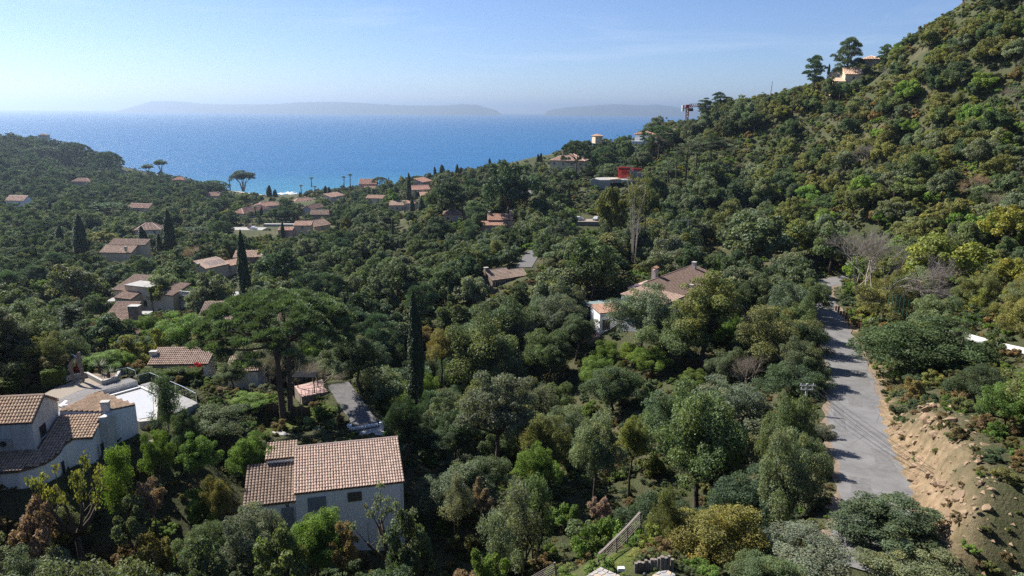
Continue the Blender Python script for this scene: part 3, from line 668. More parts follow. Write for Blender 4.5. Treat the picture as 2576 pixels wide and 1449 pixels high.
# ------------------------------------------------------------------ plant registry
PLANTS = []     # dicts: kind, x, y, z, sx, sz, rot, col, noun, cat, label
COLORS = {'grey green': (.092,.112,.074), 'dull green': (.072,.098,.050), 'dark green': (.046,.068,.038), 'olive': (.098,.108,.042), 'bright green': (.095,.140,.030),
          'yellow green': (.130,.145,.040), 'yellowing': (.125,.112,.042), 'brownish': (.120,.092,.050), 'pinkish': (.17,.125,.105), 'silvery': (.120,.132,.098), 'deep green': (.036,.056,.028), 'blue green': (.060,.090,.052), 'reddish': (.17,.075,.05), 'grey': (.115,.10,.105), 'fresh green': (.085,.135,.032)}
WIDTH = {'oak_near': 8.0, 'oak_far': 8.0, 'tall_oak': 6.6, 'bush_near': 3.0, 'bush_far': 3.4, 'feather': 3.2, 'pollard': 4.0, 'pine': 4.6, 'aleppo': 7.4, 'umbrella_big': 17.2, 'umbrella': 14, 'cypress': 1.9, 'fan_palm': 3.4, 'date_palm': 6.2, 'eucalyptus': 12, 'bare': 8.0, 'dead_gum': 7}
HEIGHT = {k: PROTO[k][0][3] for k in PROTO}
COLORS = {k: tuple(min(.6, x*1.55) for x in v) for k, v in COLORS.items()}
KC = np.zeros((363, 645))          # sight lines kept open in the valley: distance of what shows there
KV = None
def keep_open(poly, Y):
    """gardens and clearings in front of what the valley shows: no tree grows there nearer than Y"""
    P = np.array(poly)/4.0; x0, x1 = int(max(0, P[:, 0].min())), int(min(644, P[:, 0].max()+1)); y0, y1 = int(max(0, P[:, 1].min())), int(min(362, P[:, 1].max()+1))
    yy, xx = np.mgrid[y0:y1+1, x0:x1+1]; ins = np.zeros(xx.shape, bool); n = len(P)
    for i in range(n):
        (xa, ya), (xb, yb) = P[i], P[(i+1) % n]
        c = ((ya > yy) != (yb > yy)) & (xx < (xb-xa)*(yy-ya)/((yb-ya) if abs(yb-ya) > 1e-9 else 1e-9)+xa); ins ^= c
    KC[y0:y1+1, x0:x1+1][ins] = np.maximum(KC[y0:y1+1, x0:x1+1][ins], Y)
FOOT = []       # circles where no tree stands: x, y, r
def ellipse_px(p):
    k = p['kind']; h = HEIGHT[k]*p['sz']; w = WIDTH[k]*p['sx']
    zl = p['z'] + h*(.0 if k in ('cypress', 'bush_near', 'bush_far', 'feather') else (.5 if k in ('pine', 'umbrella', 'umbrella_big', 'fan_palm') else .22)); zt = p['z']+h
    cx, cyy, dz = proj(p['x'], p['y'], (zl+zt)/2)
    if dz < 5: return None
    return cx/4, cyy/4, max(.6, w/dz*FPX/8), max(.6, (abs(zt-zl)*.9+w*.25)/dz*FPX/8), dz
def plant(kind, px, py, wpx, col='dull green', noun=None, hx=1.0, Y=None, label=None, cat=None, z=None, hm=None, rgb=None, name=None, group=None):
    """a plant surveyed in the photo: crown centre, crown width"""
    W, H = WIDTH[kind], HEIGHT[kind]
    cf = .5 if kind in ('cypress', 'bush_near', 'bush_far', 'feather', 'bare') else .62
    if kind in ('umbrella_big', 'umbrella', 'pine', 'fan_palm'): cf = .8
    ys = np.array([Y], float) if Y else np.geomspace(30, 1000, 300)
    dr = ray(px, py); PX = ys*dr[0]/dr[1]; PZ_ = ZC+ys*dr[2]/dr[1]; wv = wpx*np.hypot(ys, ZC-PZ_)/FPX; hv = np.full(len(ys), hm) if hm else H*wv/W*hx
    gv = np.full(len(ys), z) if z is not None else ground(PX, ys); ok = np.nonzero(PZ_ <= gv+cf*hv)[0]; k = 0 if Y else (int(ok[0]) if len(ok) else len(ys)-1)
    p = np.array([PX[k], ys[k], PZ_[k]]); yy, h, s, g = float(ys[k]), float(hv[k]), float(wv[k]/W), float(gv[k])
    if Y and z is None:
        h2 = (p[2]-g)/cf; h = min(max(h2, .55*h), 1.7*h)
    PLANTS.append(dict(kind=kind, x=p[0], y=yy, z=(p[2]-cf*h if (Y and z is None) else g)-.05, sx=s, sz=h/H, rot=random.uniform(0, 6.28), col=col, rgb=rgb, noun=noun, label=label, cat=cat, hand=True, name=name, group=group))
    return PLANTS[-1]
def plant_base(kind, tx, ty, bx, by, Y, wpx, **kw):
    """a plant surveyed by its tip and foot"""
    a = atY(bx, by, Y); t = atY(tx, ty, Y); h = max(1.0, t[2]-a[2]); sl = math.hypot(Y, ZC-a[2])
    kw.setdefault('col', 'dull green')
    d = dict(kind=kind, x=a[0], y=Y, z=a[2], sx=wpx*sl/FPX/WIDTH[kind], sz=h/HEIGHT[kind], rot=random.uniform(0, 6.28), rgb=None, noun=None, label=None, cat=None, hand=True, name=None, group=None); d.update(kw)
    PLANTS.append(d); return d
# ------------------------------------------------------------------ building helpers
def unit(v): v = np.array(v, float); return v/np.linalg.norm(v)
def tile_list(O, U, V, ul, vfun, pitch, row):
    U, V = unit(U), unit(V); N = np.cross(U, V); out = []
    for i in range(max(1, int(round(ul/pitch)))):
        pu = ul/max(1, int(round(ul/pitch))); uc = (i+.5)*pu; v0, v1 = vfun(uc)
        if v1-v0 < .1: continue
        k = max(1, int(math.ceil((v1-v0)/row-.15)))
        for j in range(k):
            a = v0+j*row; b = min(v1, a+row)
            if b-a > .05: out.append((np.array(O)+U*uc+V*a, U, V, N, pu, b-a+.02))
    return out
ARC = [math.pi*k/4 for k in range(5)]
def tile_faces(mb, t, rng, lift=.05, tint=None):
    P, U, V, N, pu, ln = t; r0, r1 = pu*.47, pu*.42; vs = []
    for q, r, l in ((P, r0, lift), (P+V*ln, r1, lift*.25)):
        vs += [q - U*r*math.cos(a) + N*(r*.98*math.sin(a)+l) for a in ARC]
    vs += [P - U*r0*math.cos(a)*.8 + N*(r0*.8*math.sin(a)*.75+lift-.02) for a in ARC]
    mb.add(vs, [(i, i+1, i+6, i+5) for i in range(4)] + [(i+10, i+11, i+1, i) for i in range(4)], rng.uniform(0, 1) if tint is None else tint)
def tile_mesh(pu, ln, name):
    mb = MB(); rng = random.Random(1); tile_faces(mb, (np.zeros(3), np.array([1.,0,0]), np.array([0,1.,0]), np.array([0,0,1.]), pu, ln), rng, tint=.5); return mb.mesh(name, M['tile'], False)
def roof(root, planes, pitch=.25, row=.4, tcol=(1,1,1), nobj=0, xf=None, rid=None, name='roof', label=None, soften=1.0):
    """planes: (O, U, V, ul, vfun, outline) -> part 'roof' (pan layer) with tiles on it"""
    mg = sum(tcol)/3; tcol = tuple((mg+(c-mg)*.5)*.92 for c in tcol) if pitch > .3 or not nobj else tcol
    xf = xf or (lambda p: p); X = lambda p: np.array(xf(p)); Z = X((0,0,0)); D = lambda v: X(v)-Z
    pans = MB(); rng = random.Random(hash((len(planes), pitch)) % 1000); tiles = []
    for O, U, V, ul, vfun, outl in planes:
        O2, U2, V2 = X(O), unit(D(U)), unit(D(V)); N = np.cross(U2, V2)
        top = [O2+U2*u+V2*v for u, v in outl]; bot = [p-N*.10 for p in top]; n = len(top)
        pans.add(top+bot, [tuple(range(n)), tuple(range(2*n-1, n-1, -1))]+[(i, n+i, n+(i+1)%n, (i+1)%n) for i in range(n)])
        tiles += tile_list(O2+N*.005, U2, V2, ul, vfun, pitch, row)
    r = pans.build(name, M['pan'], root, label=label)
    if rid:
        mr = MB()
        for a, b in rid: mr.tube([X(a)+[0,0,.05], X(b)+[0,0,.05]], [pitch*.55]*2, 6)
        rr = mr.build('ridge_tile', M['tile'], r); rr['tcol'] = [c*1.1 for c in tcol]
    if nobj and len(tiles) > nobj: pick = set(range(nobj))
    else: pick = set(range(len(tiles))) if nobj else set()
    if nobj:
        lens = {}
        for k in sorted(pick):
            P, U, V, N, pu, ln = tiles[k]; key = (round(pu, 3), round(ln, 2))
            if key not in lens: lens[key] = tile_mesh(pu, ln, 'roof_tile')
            o = obj('roof_tile', lens[key], r)
            j = rng.uniform(-.012, .012); m = Matrix(((U[0],V[0],N[0],P[0]+U[0]*j),(U[1],V[1],N[1],P[1]+U[1]*j),(U[2],V[2],N[2],P[2]+rng.uniform(0,.012)),(0,0,0,1))); o.matrix_local = m @ Matrix.Rotation(rng.uniform(-.03, .03), 4, 'Z')
            g = rng.uniform(.93, 1.06); o['tcol'] = [tcol[0]*g*rng.uniform(.94, 1.08), tcol[1]*g, tcol[2]*g*rng.uniform(.92, 1.05)]
    rest = [t for k, t in enumerate(tiles) if k not in pick]
    if rest:
        ms = MB()
        for t_ in rest: tile_faces(ms, t_, rng)
        o = ms.build('tile_covering', M['tile'], r, kind='stuff'); o['tcol'] = list(tcol)
    return r
def block(root, x0, x1, y0, y1, zb, ze, rise, kind='gable', yr=None, ov=.25, wall='white_wall', pitch=.25, row=.4, tcol=(1,1,1), nobj=0, ang=0.0, at=(0,0,0), wlabel=None, rlabel=None):
    """a walled block with a tiled roof, ridge along local x"""
    ca, sa = math.cos(ang), math.sin(ang); xf = lambda p: (p[0]*ca-p[1]*sa+at[0], p[0]*sa+p[1]*ca+at[1], p[2]+at[2])
    yr = (y0+y1)/2 if yr is None else yr
    s1 = rise/max(.1, yr-y0); s2 = rise/max(.1, y1-yr); mb = MB(); zr = ze+rise
    if kind == 'gable':
        prof = [(y0, zb), (y0, ze), (yr, zr-.02), (y1, zr-s2*(y1-yr)), (y1, zb)]
        vs = [xf((x, y, z)) for x in (x0, x1) for y, z in prof]; mb.add(vs, [(0,1,2,3,4), (9,8,7,6,5)]+[(i+5, 5+(i+1)%5, (i+1)%5, i) for i in range(5)])
    elif kind == 'mono':
        vs = [xf(p) for p in [(x0,y0,zb),(x1,y0,zb),(x1,y1,zb),(x0,y1,zb),(x0,y0,ze),(x1,y0,ze),(x1,y1,zr),(x0,y1,zr)]]
        mb.add(vs, [(3,2,1,0),(4,5,6,7),(0,1,5,4),(1,2,6,5),(2,3,7,6),(3,0,4,7)])
    else:
        vs = [xf(p) for p in [(x0,y0,zb),(x1,y0,zb),(x1,y1,zb),(x0,y1,zb),(x0,y0,ze),(x1,y0,ze),(x1,y1,ze),(x0,y1,ze)]]
        mb.add(vs, [(3,2,1,0),(4,5,6,7),(0,1,5,4),(1,2,6,5),(2,3,7,6),(3,0,4,7)])
    w = mb.build('wall', M[wall], root, label=wlabel)
    W = x1-x0+2*ov; planes = []; rid = None; e = .05
    if kind in ('gable', 'mono'):
        y1_ = y1 if kind == 'mono' else yr; s = rise/max(.1, y1_-y0); nf = math.hypot(1, s); L = (y1_-y0+ov+(ov if kind == 'mono' else 0))*nf
        planes.append(((x0-ov, y0-ov, ze-s*ov+e), (1,0,0), (0,1,s), W, lambda u, L=L: (0, L), [(0,0),(W,0),(W,L),(0,L)]))
        if kind == 'gable':
            L2 = (y1-yr+ov)*math.hypot(1, s2); planes.append(((x1+ov, y1+ov, zr-s2*(y1-yr+ov)+e), (-1,0,0), (0,-1,s2), W, lambda u, L=L2: (0, L), [(0,0),(W,0),(W,L2),(0,L2)]))
            rid = [((x0-ov, yr, zr+e), (x1+ov, yr, zr+e))]
    elif kind == 'hip':
        Dp = y1-y0+2*ov; hd = Dp/2; s = rise/hd; nf = math.hypot(1, s); zE = ze+e-.05
        hl = min(hd, W/2)
        f = lambda u, T=W: (0, max(0, min(u, T-u, hl))*nf); g = lambda u, T=Dp: (0, max(0, min(u, T-u, hl))*nf)
        of = [(0,0),(W,0),(W-hl,hl*nf),(hl,hl*nf)]; og = [(0,0),(Dp,0),(hd,hd*nf)]
        planes = [((x0-ov,y0-ov,zE),(1,0,0),(0,1,s),W,f,of), ((x1+ov,y1+ov,zE),(-1,0,0),(0,-1,s),W,f,of), ((x0-ov,y1+ov,zE),(0,-1,0),(1,0,s),Dp,g,og), ((x1+ov,y0-ov,zE),(0,1,0),(-1,0,s),Dp,g,og)]
        ya = (y0+y1)/2; rid = [((x0-ov,y0-ov,zE),(x0-ov+hl,ya,zE+hl*s)),((x0-ov,y1+ov,zE),(x0-ov+hl,ya,zE+hl*s)),((x1+ov,y0-ov,zE),(x1+ov-hl,ya,zE+hl*s)),((x1+ov,y1+ov,zE),(x1+ov-hl,ya,zE+hl*s)),((x0-ov+hl,ya,zE+hl*s),(x1+ov-hl,ya,zE+hl*s))]
    if kind == 'flat':
        m2 = MB(); vs = [(x0-.1,y0-.1),(x1+.1,y0-.1),(x1+.1,y1+.1),(x0-.1,y1+.1)]; m2.prism([xf((a, b, 0))[:2] for a, b in vs], ze+at[2]+.003, ze+at[2]+.12); m2.build('roof', M['concrete'], root, label=rlabel)
        return w, None, xf
    return w, roof(root, planes, pitch, row, tcol, nobj, xf, rid, label=rlabel), xf
def window(root, p, w, h, ang=0.0, frame='white', pane='glass', name='window', bars=1, label=None):
    """p: bottom centre on the wall face; faces local -y turned by ang"""
    mb = MB(); t = .07
    mb.box(-w/2, -w/2+t, -.06, .04, 0, h); mb.box(w/2-t, w/2, -.06, .04, 0, h); mb.box(-w/2+t, w/2-t, -.06, .04, 0, t); mb.box(-w/2+t, w/2-t, -.06, .04, h-t, h)
    for i in range(bars): x = -w/2+w*(i+1)/(bars+1); mb.box(x-.03, x+.03, -.05, .03, t, h-t)
    o = mb.build(name, M[frame], root, label=label); o.location = p; o.rotation_euler = (0, 0, ang)
    MB().box(-w/2+t, w/2-t, -.02, .02, t, h-t).build('pane', M[pane], o)
    MB().box(-w/2-.08, w/2+.08, -.14, .02, -.07, -.002).build('sill', M['stone_white'], o)
    return o
def shutter(root, p, w, h, ang=0.0, mat='shutter', name='shutter', leaves=2, label=None):
    o = MB().box(-w/2, w/2, -.03, .03, 0, h).build(name, M[mat], root, label=label); o.location = p; o.rotation_euler = (0, 0, ang)
    for i in range(leaves):
        a, b = -w/2+w*i/leaves+.02, -w/2+w*(i+1)/leaves-.02; k = 5
        for j in range(k): MB().box(a+(b-a)*j/k+.008, a+(b-a)*(j+1)/k-.008, -.055, -.031, .03, h-.03).build('board', M[mat], o)
    return o
def chimney(root, p, w, d, h, mat='white_wall', tiled=False, label=None):
    mb = MB().box(-w/2, w/2, -d/2, d/2, -.5, h); o = mb.build('chimney', M[mat], root, label=label); o.location = p
    if tiled:
        m = MB()
        for sx in (-1, 0, 1):
            for sy in (-1, 1): m.box(sx*(w/2-.07)-.06, sx*(w/2-.07)+.06, sy*(d/2-.06)-.06, sy*(d/2-.06)+.06, h+.002, h+.42)
        m.build('vent_pillar', M[mat], o)
        c = MB(); c.add([(-w/2-.15,-d/2-.15,h+.424),(w/2+.15,-d/2-.15,h+.424),(w/2+.15,d/2+.15,h+.424),(-w/2-.15,d/2+.15,h+.424),(-w/2-.15,0,h+.72),(w/2+.15,0,h+.72)], [(3,2,1,0),(0,1,5,4),(2,3,4,5),(1,2,5),(3,0,4)]); c.build('cap', M['orange_tile'], o)
    else: MB().box(-w/2-.06, w/2+.06, -d/2-.06, d/2+.06, h+.002, h+.10).build('cap', M['stone_white'], o)
    return o
LAND = {}      # landmarks used when naming trees
def landmark(name, px, py): LAND[name] = (px, py)
def foot(x, y, r): FOOT.append((x, y, r))
def ploc(O, th, p):
    d = np.array(p)-np.array(O); return np.array([d[0]*math.cos(th)+d[1]*math.sin(th), -d[0]*math.sin(th)+d[1]*math.cos(th), d[2]])

# ------------------------------------------------------------------ shuttered house in front
th = math.radians(14.3)
H = empty('shuttered_house', (-18.02, 55.41, 47.3), th, 'white two storey house with long tiled roof and closed grey shutters', 'house')
block(H, 0, 9, 0, 8.0, -2.2, 6.45, 1.62, 'gable', yr=5.35, ov=.12, pitch=.235, row=.36, nobj=300, tcol=(1.02,.96,.96))
block(H, -4.1, -.02, .35, 5.2, -1.5, 5.6, 1.15, 'mono', ov=.15, pitch=.27, row=.36, tcol=(.62,.55,.52), wlabel='lower white wall of the side wing')
block(H, -2.6, -.02, 5.21, 7.6, 1.0, 7.25, .4, 'mono', ov=.1, pitch=.25, row=.4, tcol=(.95,.85,.75), wlabel='small raised white box wall above the wing roof')
shutter(H, (1.72, -.035, 4.62), 1.5, 1.32, label='large closed grey shutter'); shutter(H, (4.85, -.035, 5.15), 1.18, .85, mat='brown_shutter', label='smaller olive grey shutter')
shutter(H, (-.72, .31, 2.9), .98, 2.2, mat='door', name='door'); shutter(H, (-2.75, .31, 3.3), 1.3, 1.1, mat='blue_shutter')
MB().box(-.12, .12, -.12, 0, 0, .06).box(-.1, -.07, -.1, -.02, .06, .3).box(.07, .1, -.1, -.02, .06, .3).box(-.1, .1, -.1, -.02, .3, .34).build('wall_lamp', M['dark_metal'], H).location = (-.7, .345, 5.22)
MB().tube([(8.85,-.08,-2),(8.85,-.08,6.3)], [.05,.05], 6).build('drainpipe', M['white'], H)
for p in [(0.5, 1.5), (4, 3), (8, 3), (-3, 3), (4, 6.5), (8,6.5)]:
    q = np.array([-18.02, 55.41]) + [p[0]*math.cos(th)-p[1]*math.sin(th), p[0]*math.sin(th)+p[1]*math.cos(th)]; foot(q[0], q[1], 3.4)
keep_open([(612,1285),(612,1190),(670,1150),(740,1115),(1000,1092),(1016,1215),(1016,1300),(900,1300),(880,1250),(780,1310),(650,1290)], 56)
landmark('shuttered house', 820, 1200)

# ------------------------------------------------------------------ villa at the left edge, with curved wall
th = math.radians(9.2); O = (-38.86, 54.96, 53.0)
H = empty('curved_wall_villa', O, th, 'white villa at the left edge with curved facade and mottled tile roofs', 'house')
block(H, -7.5, 0, 0, 4.8, 0, 7.2, 1.3, 'gable', yr=2.5, ov=.1, pitch=.25, row=.36, nobj=190, tcol=(1.0,.92,.80), wall='stained_wall')
# curved eave, sloping roof that wraps the front
cur = [(-45.5,52.3),(-42.0,52.2),(-40.1,52.35),(-38.9,52.57),(-37.96,53.08),(-37.3,53.6),(-36.97,54.2),(-36.85,54.9),(-37.0,55.8),(-36.75,56.35),(-36.66,56.55),(-35.15,56.72)]
back = [(-35.85,59.79),(-39.41,59.35),(-39.4,58.5),(-45.9,57.0)]
pn = np.array([-.16,.987]); p0 = np.array([-37.96,53.08]); pz = lambda p: 57.2+.27*float((np.array(p)-p0)@pn)
poly = cur+back; lp = [ploc(O, th, (p[0], p[1], pz(p))) for p in poly]
def inside(pt, P):
    c = False; n = len(P)
    for i in range(n):
        a, b = P[i], P[(i+1)%n]
        if (a[1] > pt[1]) != (b[1] > pt[1]) and pt[0] < (b[0]-a[0])*(pt[1]-a[1])/(b[1]-a[1])+a[0]: c = not c
    return c
mb = MB(); n = len(lp); mb.add([tuple(p) for p in lp]+[tuple(p-np.array([0,0,.12])) for p in lp], [tuple(range(n)), tuple(range(2*n-1, n-1, -1))]+[(i, n+i, n+(i+1)%n, (i+1)%n) for i in range(n)])
lr = mb.build('roof', M['pan'], H, label='low sweeping roof with curved eave')
dirU = np.array([1.0,.07,0]); Vd = unit(np.array([pn[0], pn[1], .27])); Vl = ploc((0,0,0), th, Vd); Ul = unit(np.cross(np.cross([1,0,0], Vl)*-1, Vl)*-1) if False else unit(np.array([Vl[1], -Vl[0], 0])); Nl = np.cross(Ul, Vl)
c0 = ploc(O, th, (p0[0], p0[1], 57.2)); tl = []
for i in range(-34, 22):
    for j in range(-4, 24):
        P = c0+Ul*(i*.25)+Vl*(j*.36)+Nl*.005; Pm = P+Vl*.18
        if inside(Pm[:2], [(p[0], p[1]) for p in lp]) and not (-7.5 < Pm[0] < .12 and .02 < Pm[1] < 4.8): tl.append((P, Ul, Vl, Nl, .25, .38))
rng = random.Random(5); tm = tile_mesh(.25, .38, 'roof_tile'); tl.sort(key=lambda t: -t[0][0])
for k, (P, U, V, N, pu, ln) in enumerate(tl[:300]):
    o = obj('roof_tile', tm, lr); o.matrix_local = Matrix(((U[0],V[0],N[0],P[0]),(U[1],V[1],N[1],P[1]),(U[2],V[2],N[2],P[2]+rng.uniform(0,.015)),(0,0,0,1))) @ Matrix.Rotation(rng.uniform(-.04,.04), 4, 'Z')
    g = rng.uniform(.74, 1.08); o['tcol'] = [g*rng.uniform(.95,1.05), g*.92, g*.80]
if len(tl) > 300:
    ms = MB(); [tile_faces(ms, t_, rng) for t_ in tl[300:]]; o = ms.build('tile_covering', M['tile'], lr, kind='stuff'); o['tcol'] = [.85,.78,.7]
# wall under the curved eave, set back a little
wl2 = [ploc(O, th, (p[0], p[1]+.12, 0)) for p in cur[:-1]] + [ploc(O, th, (-35.3,56.95,0))]
bk = [ploc(O, th, (-36.0,59.75,0)), ploc(O, th, (-45.6,58.4,0))]; wp = [(p[0], p[1]) for p in wl2+bk]
tops = [pz(p)-53-.13 for p in cur]+[pz((-36.0,59.75))-53-.13, pz((-45.6,58.4))-53-.13]
MB().prism(wp, -2.5, tops).build('wall', M['white_wall'], H, label='curved white wall with damp stains')
# back block with low tiled roof, chimney breast and tall right-hand wall
rb = [(-35.9,59.85),(-33.85,61.5),(-38.6,64.0),(-39.5,59.6)]; rz = [59.0,58.95,59.25,59.2]
lp2 = [ploc(O, th, (p[0], p[1], z)) for p, z in zip(rb, rz)]
MB().prism([(p[0], p[1]) for p in lp2], -1.0, [p[2] for p in lp2]).build('wall', M['white_wall'], H, label='tall plain wall of the back block')
U2 = unit(lp2[2]-lp2[1]); V2 = unit(lp2[0]-lp2[1]); U2 = unit(U2-V2*(U2@V2)); N2 = np.cross(U2, V2)
if N2[2] < 0: N2 = -N2
mr = MB(); q4 = [p+np.array([0,0,.06]) for p in lp2]; mr.add([tuple(p) for p in q4]+[tuple(p-np.array([0,0,.055])) for p in q4], [(0,1,2,3),(7,6,5,4),(0,4,5,1),(1,5,6,2),(2,6,7,3),(3,7,4,0)])
r2 = mr.build('roof', M['pan'], H, label='low roof of the back block'); ms = MB(); P4 = [(p[0], p[1]) for p in lp2]
for i in range(-3, 24):
    for j in range(-2, 24):
        P = q4[1]+U2*(.12+i*.25)+V2*(j*.36)
        if inside((P+V2*.18)[:2], P4): tile_faces(ms, (P, U2, V2, N2, .25, .38), rng)
o = ms.build('tile_covering', M['tile'], r2, kind='stuff'); o['tcol'] = [1.0,.92,.78]
cb = [ploc(O, th, p) for p in [(-35.75,58.85,0),(-35.2,59.0,0),(-35.0,59.9,0),(-35.6,59.8,0)]]
MB().prism([(p[0], p[1]) for p in cb], 0, 5.95).build('chimney_breast', M['stained_wall'], H, label='grey stained chimney breast')
chimney(H, tuple(ploc(O, th, (-35.75,60.15,59.1))), .62, .5, .75, 'stained_wall')
window(H, (.03, 1.55, 5.35), .95, .95, math.pi/2, 'dark_metal', bars=1); shutter(H, tuple(ploc(O, th, (-36.78,54.95,55.6))), .3, 1.2, math.pi/2, 'dark_metal', leaves=1)
window(H, tuple(ploc(O, th, (-35.17,57.9,55.7))), .35, 1.3, math.pi/2*.9, 'dark_metal', bars=0)
a = MB().box(-.45, .45, -.32, .0, 0, .62).build('air_conditioner', M['stone_white'], H); a.location = (-2.1, -.005, 5.3)
MB().tube([(-.05,-.335,.31),(-.05,-.36,.31)], [.24,.24], 12).build('fan_grille', M['dark_metal'], a)
MB().box(-1.55, -.25, -.05, -.002, 4.9, 7.0).build('wall_panel', M['stained_wall'], H)
a = MB().box(-.2, .2, -.3, .0, 0, .5).build('air_conditioner', M['stone_white'], H); a.location = tuple(ploc(O, th, (-35.1,58.3,54.9))); a.rotation_euler = (0,0,1.4)
for q in [(-43,56),(-40,55),(-38,57),(-36,59),(-37,62),(-39,54),(-43,59)]: foot(q[0], q[1], 2.6)
keep_open([(0,985),(125,985),(150,1010),(345,1010),(352,1120),(290,1190),(230,1225),(0,1250)], 61)
landmark('curved villa', 120, 1130)

# ------------------------------------------------------------------ pool terrace
TZ, PZ = 57.6, 56.95; d = crop(100, 1020, 5.152)
def dp(x, y, z=TZ): p = onz(*d(x, y), z); return (p[0], p[1])
T = empty('pool_terrace', (*dp(915, 700), TZ), 0, 'weathered timber pool deck with sunken covered pool behind the curved villa', 'terrace')
TO = np.array(T.location)
def tl_(p, z=0.0): return (p[0]-TO[0], p[1]-TO[1], z)
def tpoly(pts, z=TZ): return [tl_(dp(x, y, z))[:2] for x, y in pts]
deckp = tpoly([(560,950),(330,790),(650,650),(1040,540),(1440,445),(1555,490),(915,665),(1320,870),(1250,930),(900,990)])
grav = tpoly([(330,1000),(140,690),(330,590),(480,540),(620,470),(800,420),(1040,540),(650,650),(330,790),(560,950)])
MB().prism(grav, -1.9, -.02).build('gravel_bed', M['gravel'], T); MB().prism(deckp, -1.9, -.05).build('deck_base', M['concrete'], T)
# planks: clip strips against the deck outline
pl = MB(); A0, A1 = np.array(tl_(dp(320,800))[:2]), np.array(tl_(dp(915,700))[:2]); u = (np.array(tl_(dp(1440,445))[:2])-np.array(tl_(dp(650,650))[:2])); u /= np.linalg.norm(u); v = np.array([-u[1], u[0]])
DP = np.array(deckp); sv = DP@v
k = 0; w = sv.min()
planks = []
while w < sv.max():
    c = w+.065; xs = []
    for i in range(len(DP)):
        a, b = DP[i], DP[(i+1)%len(DP)]; sa, sb = a@v-c, b@v-c
        if (sa > 0) != (sb > 0): xs.append(((a+(b-a)*sa/(sa-sb))@u))
    xs.sort()
    for i in range(0, len(xs)-1, 2):
        a, b = xs[i]+.01, xs[i+1]-.01
        if b-a > .1: planks.append((c, a, b))
    w += .14
rp = random.Random(2); M['plank'] = tinted('silvered_planks', (.185,.175,.175), .85, .2, 6)
for q, (c, a, b) in enumerate(planks):
    m = MB(); p = [u*a+v*(c-.06), u*b+v*(c-.06), u*b+v*(c+.06), u*a+v*(c+.06)]
    m.prism([(x[0], x[1]) for x in p], -.045, 0.0+rp.uniform(-.004,.004), rp.uniform(.8, 1.15)); m.build('plank', M['plank'], T)
# sunken pool
pit = tpoly([(915,665),(1555,490),(1700,560),(1850,700),(1800,1060),(1590,1085),(1310,865)]); pit2 = [tl_(dp(x, y, PZ))[:2] for x, y in [(960,780),(1100,740),(1610,598),(1820,690),(1830,1040),(1600,1090)]]
MB().prism([tl_(dp(x, y, PZ))[:2] for x, y in [(920,800),(1560,560),(1640,560),(1880,720),(1850,1080),(1590,1110)]], -1.9, PZ-TZ).build('pool_surround', M['stone_white'], T)
cov = [tl_(dp(x, y, PZ))[:2] for x, y in [(1150,765),(1620,628),(1795,710),(1800,1035),(1590,1075),(1330,880)]]
MB().prism(cov, PZ-TZ+.003, PZ-TZ+.05).build('pool_cover', M['cover'], T)
m = MB(); 
for a, b in (((1100,745),(1612,600)),((1612,600),(1815,695))):
    p, q = np.array(tl_(dp(*a, PZ))), np.array(tl_(dp(*b, PZ))); m.beam(p+[0,0,PZ-TZ+.10], q+[0,0,PZ-TZ+.10], .22, .14)
m.build('coping', M['white'], T)
p, q = np.array(tl_(dp(915,665))), np.array(tl_(dp(1315,868))); MB().beam(p+[0,0,-.02], q+[0,0,-.02], .12, .10).build('coping', M['white'], T)
p, q = np.array(tl_(dp(915,665))), np.array(tl_(dp(1555,490))); MB().beam(p+[0,0,-.40], q+[0,0,-.40], .10, .70).build('retaining_wall', M['stained_wall'], T)
rdk = [tl_(dp(x, y, PZ+.1))[:2] for x, y in [(1570,565),(1755,505),(2200,700),(2480,820),(2190,955),(1990,1000),(1960,830),(1815,695),(1612,600)]]
MB().prism(rdk, -3.2, PZ-TZ+.06).build('side_deck_base', M['concrete'], T)
RD = np.array(rdk); sv = RD@v; w = sv.min()
while w < sv.max():
    c = w+.09; xs = []
    for i in range(len(RD)):
        a, b = RD[i], RD[(i+1)%len(RD)]; sa, sb = a@v-c, b@v-c
        if (sa > 0) != (sb > 0): xs.append(((a+(b-a)*sa/(sa-sb))@u))
    xs.sort()
    for i in range(0, len(xs)-1, 2):
        if xs[i+1]-xs[i] > .2:
            m = MB(); pp = [u*xs[i]+v*(c-.085), u*xs[i+1]+v*(c-.085), u*xs[i+1]+v*(c+.085), u*xs[i]+v*(c+.085)]; m.prism([(x[0], x[1]) for x in pp], PZ-TZ+.063, PZ-TZ+.09, rp.uniform(.9,1.1)); m.build('side_deck_board', M['white_board'] if 'white_board' in M else M.setdefault('white_board', tinted('pale_board', (.27,.265,.26), .8, .12)), T)
    w += .19
for q in [(-40,68,5),(-36,66,5),(-44,70,3.5),(-33,65,3.6),(-44,66,3),(-39,63.5,3)]: foot(*q)
keep_open([(120,985),(60,960),(100,950),(190,900),(330,905),(420,925),(492,1015),(350,1110),(345,1010),(140,1010)], 64)
landmark('pool terrace', 310, 970)
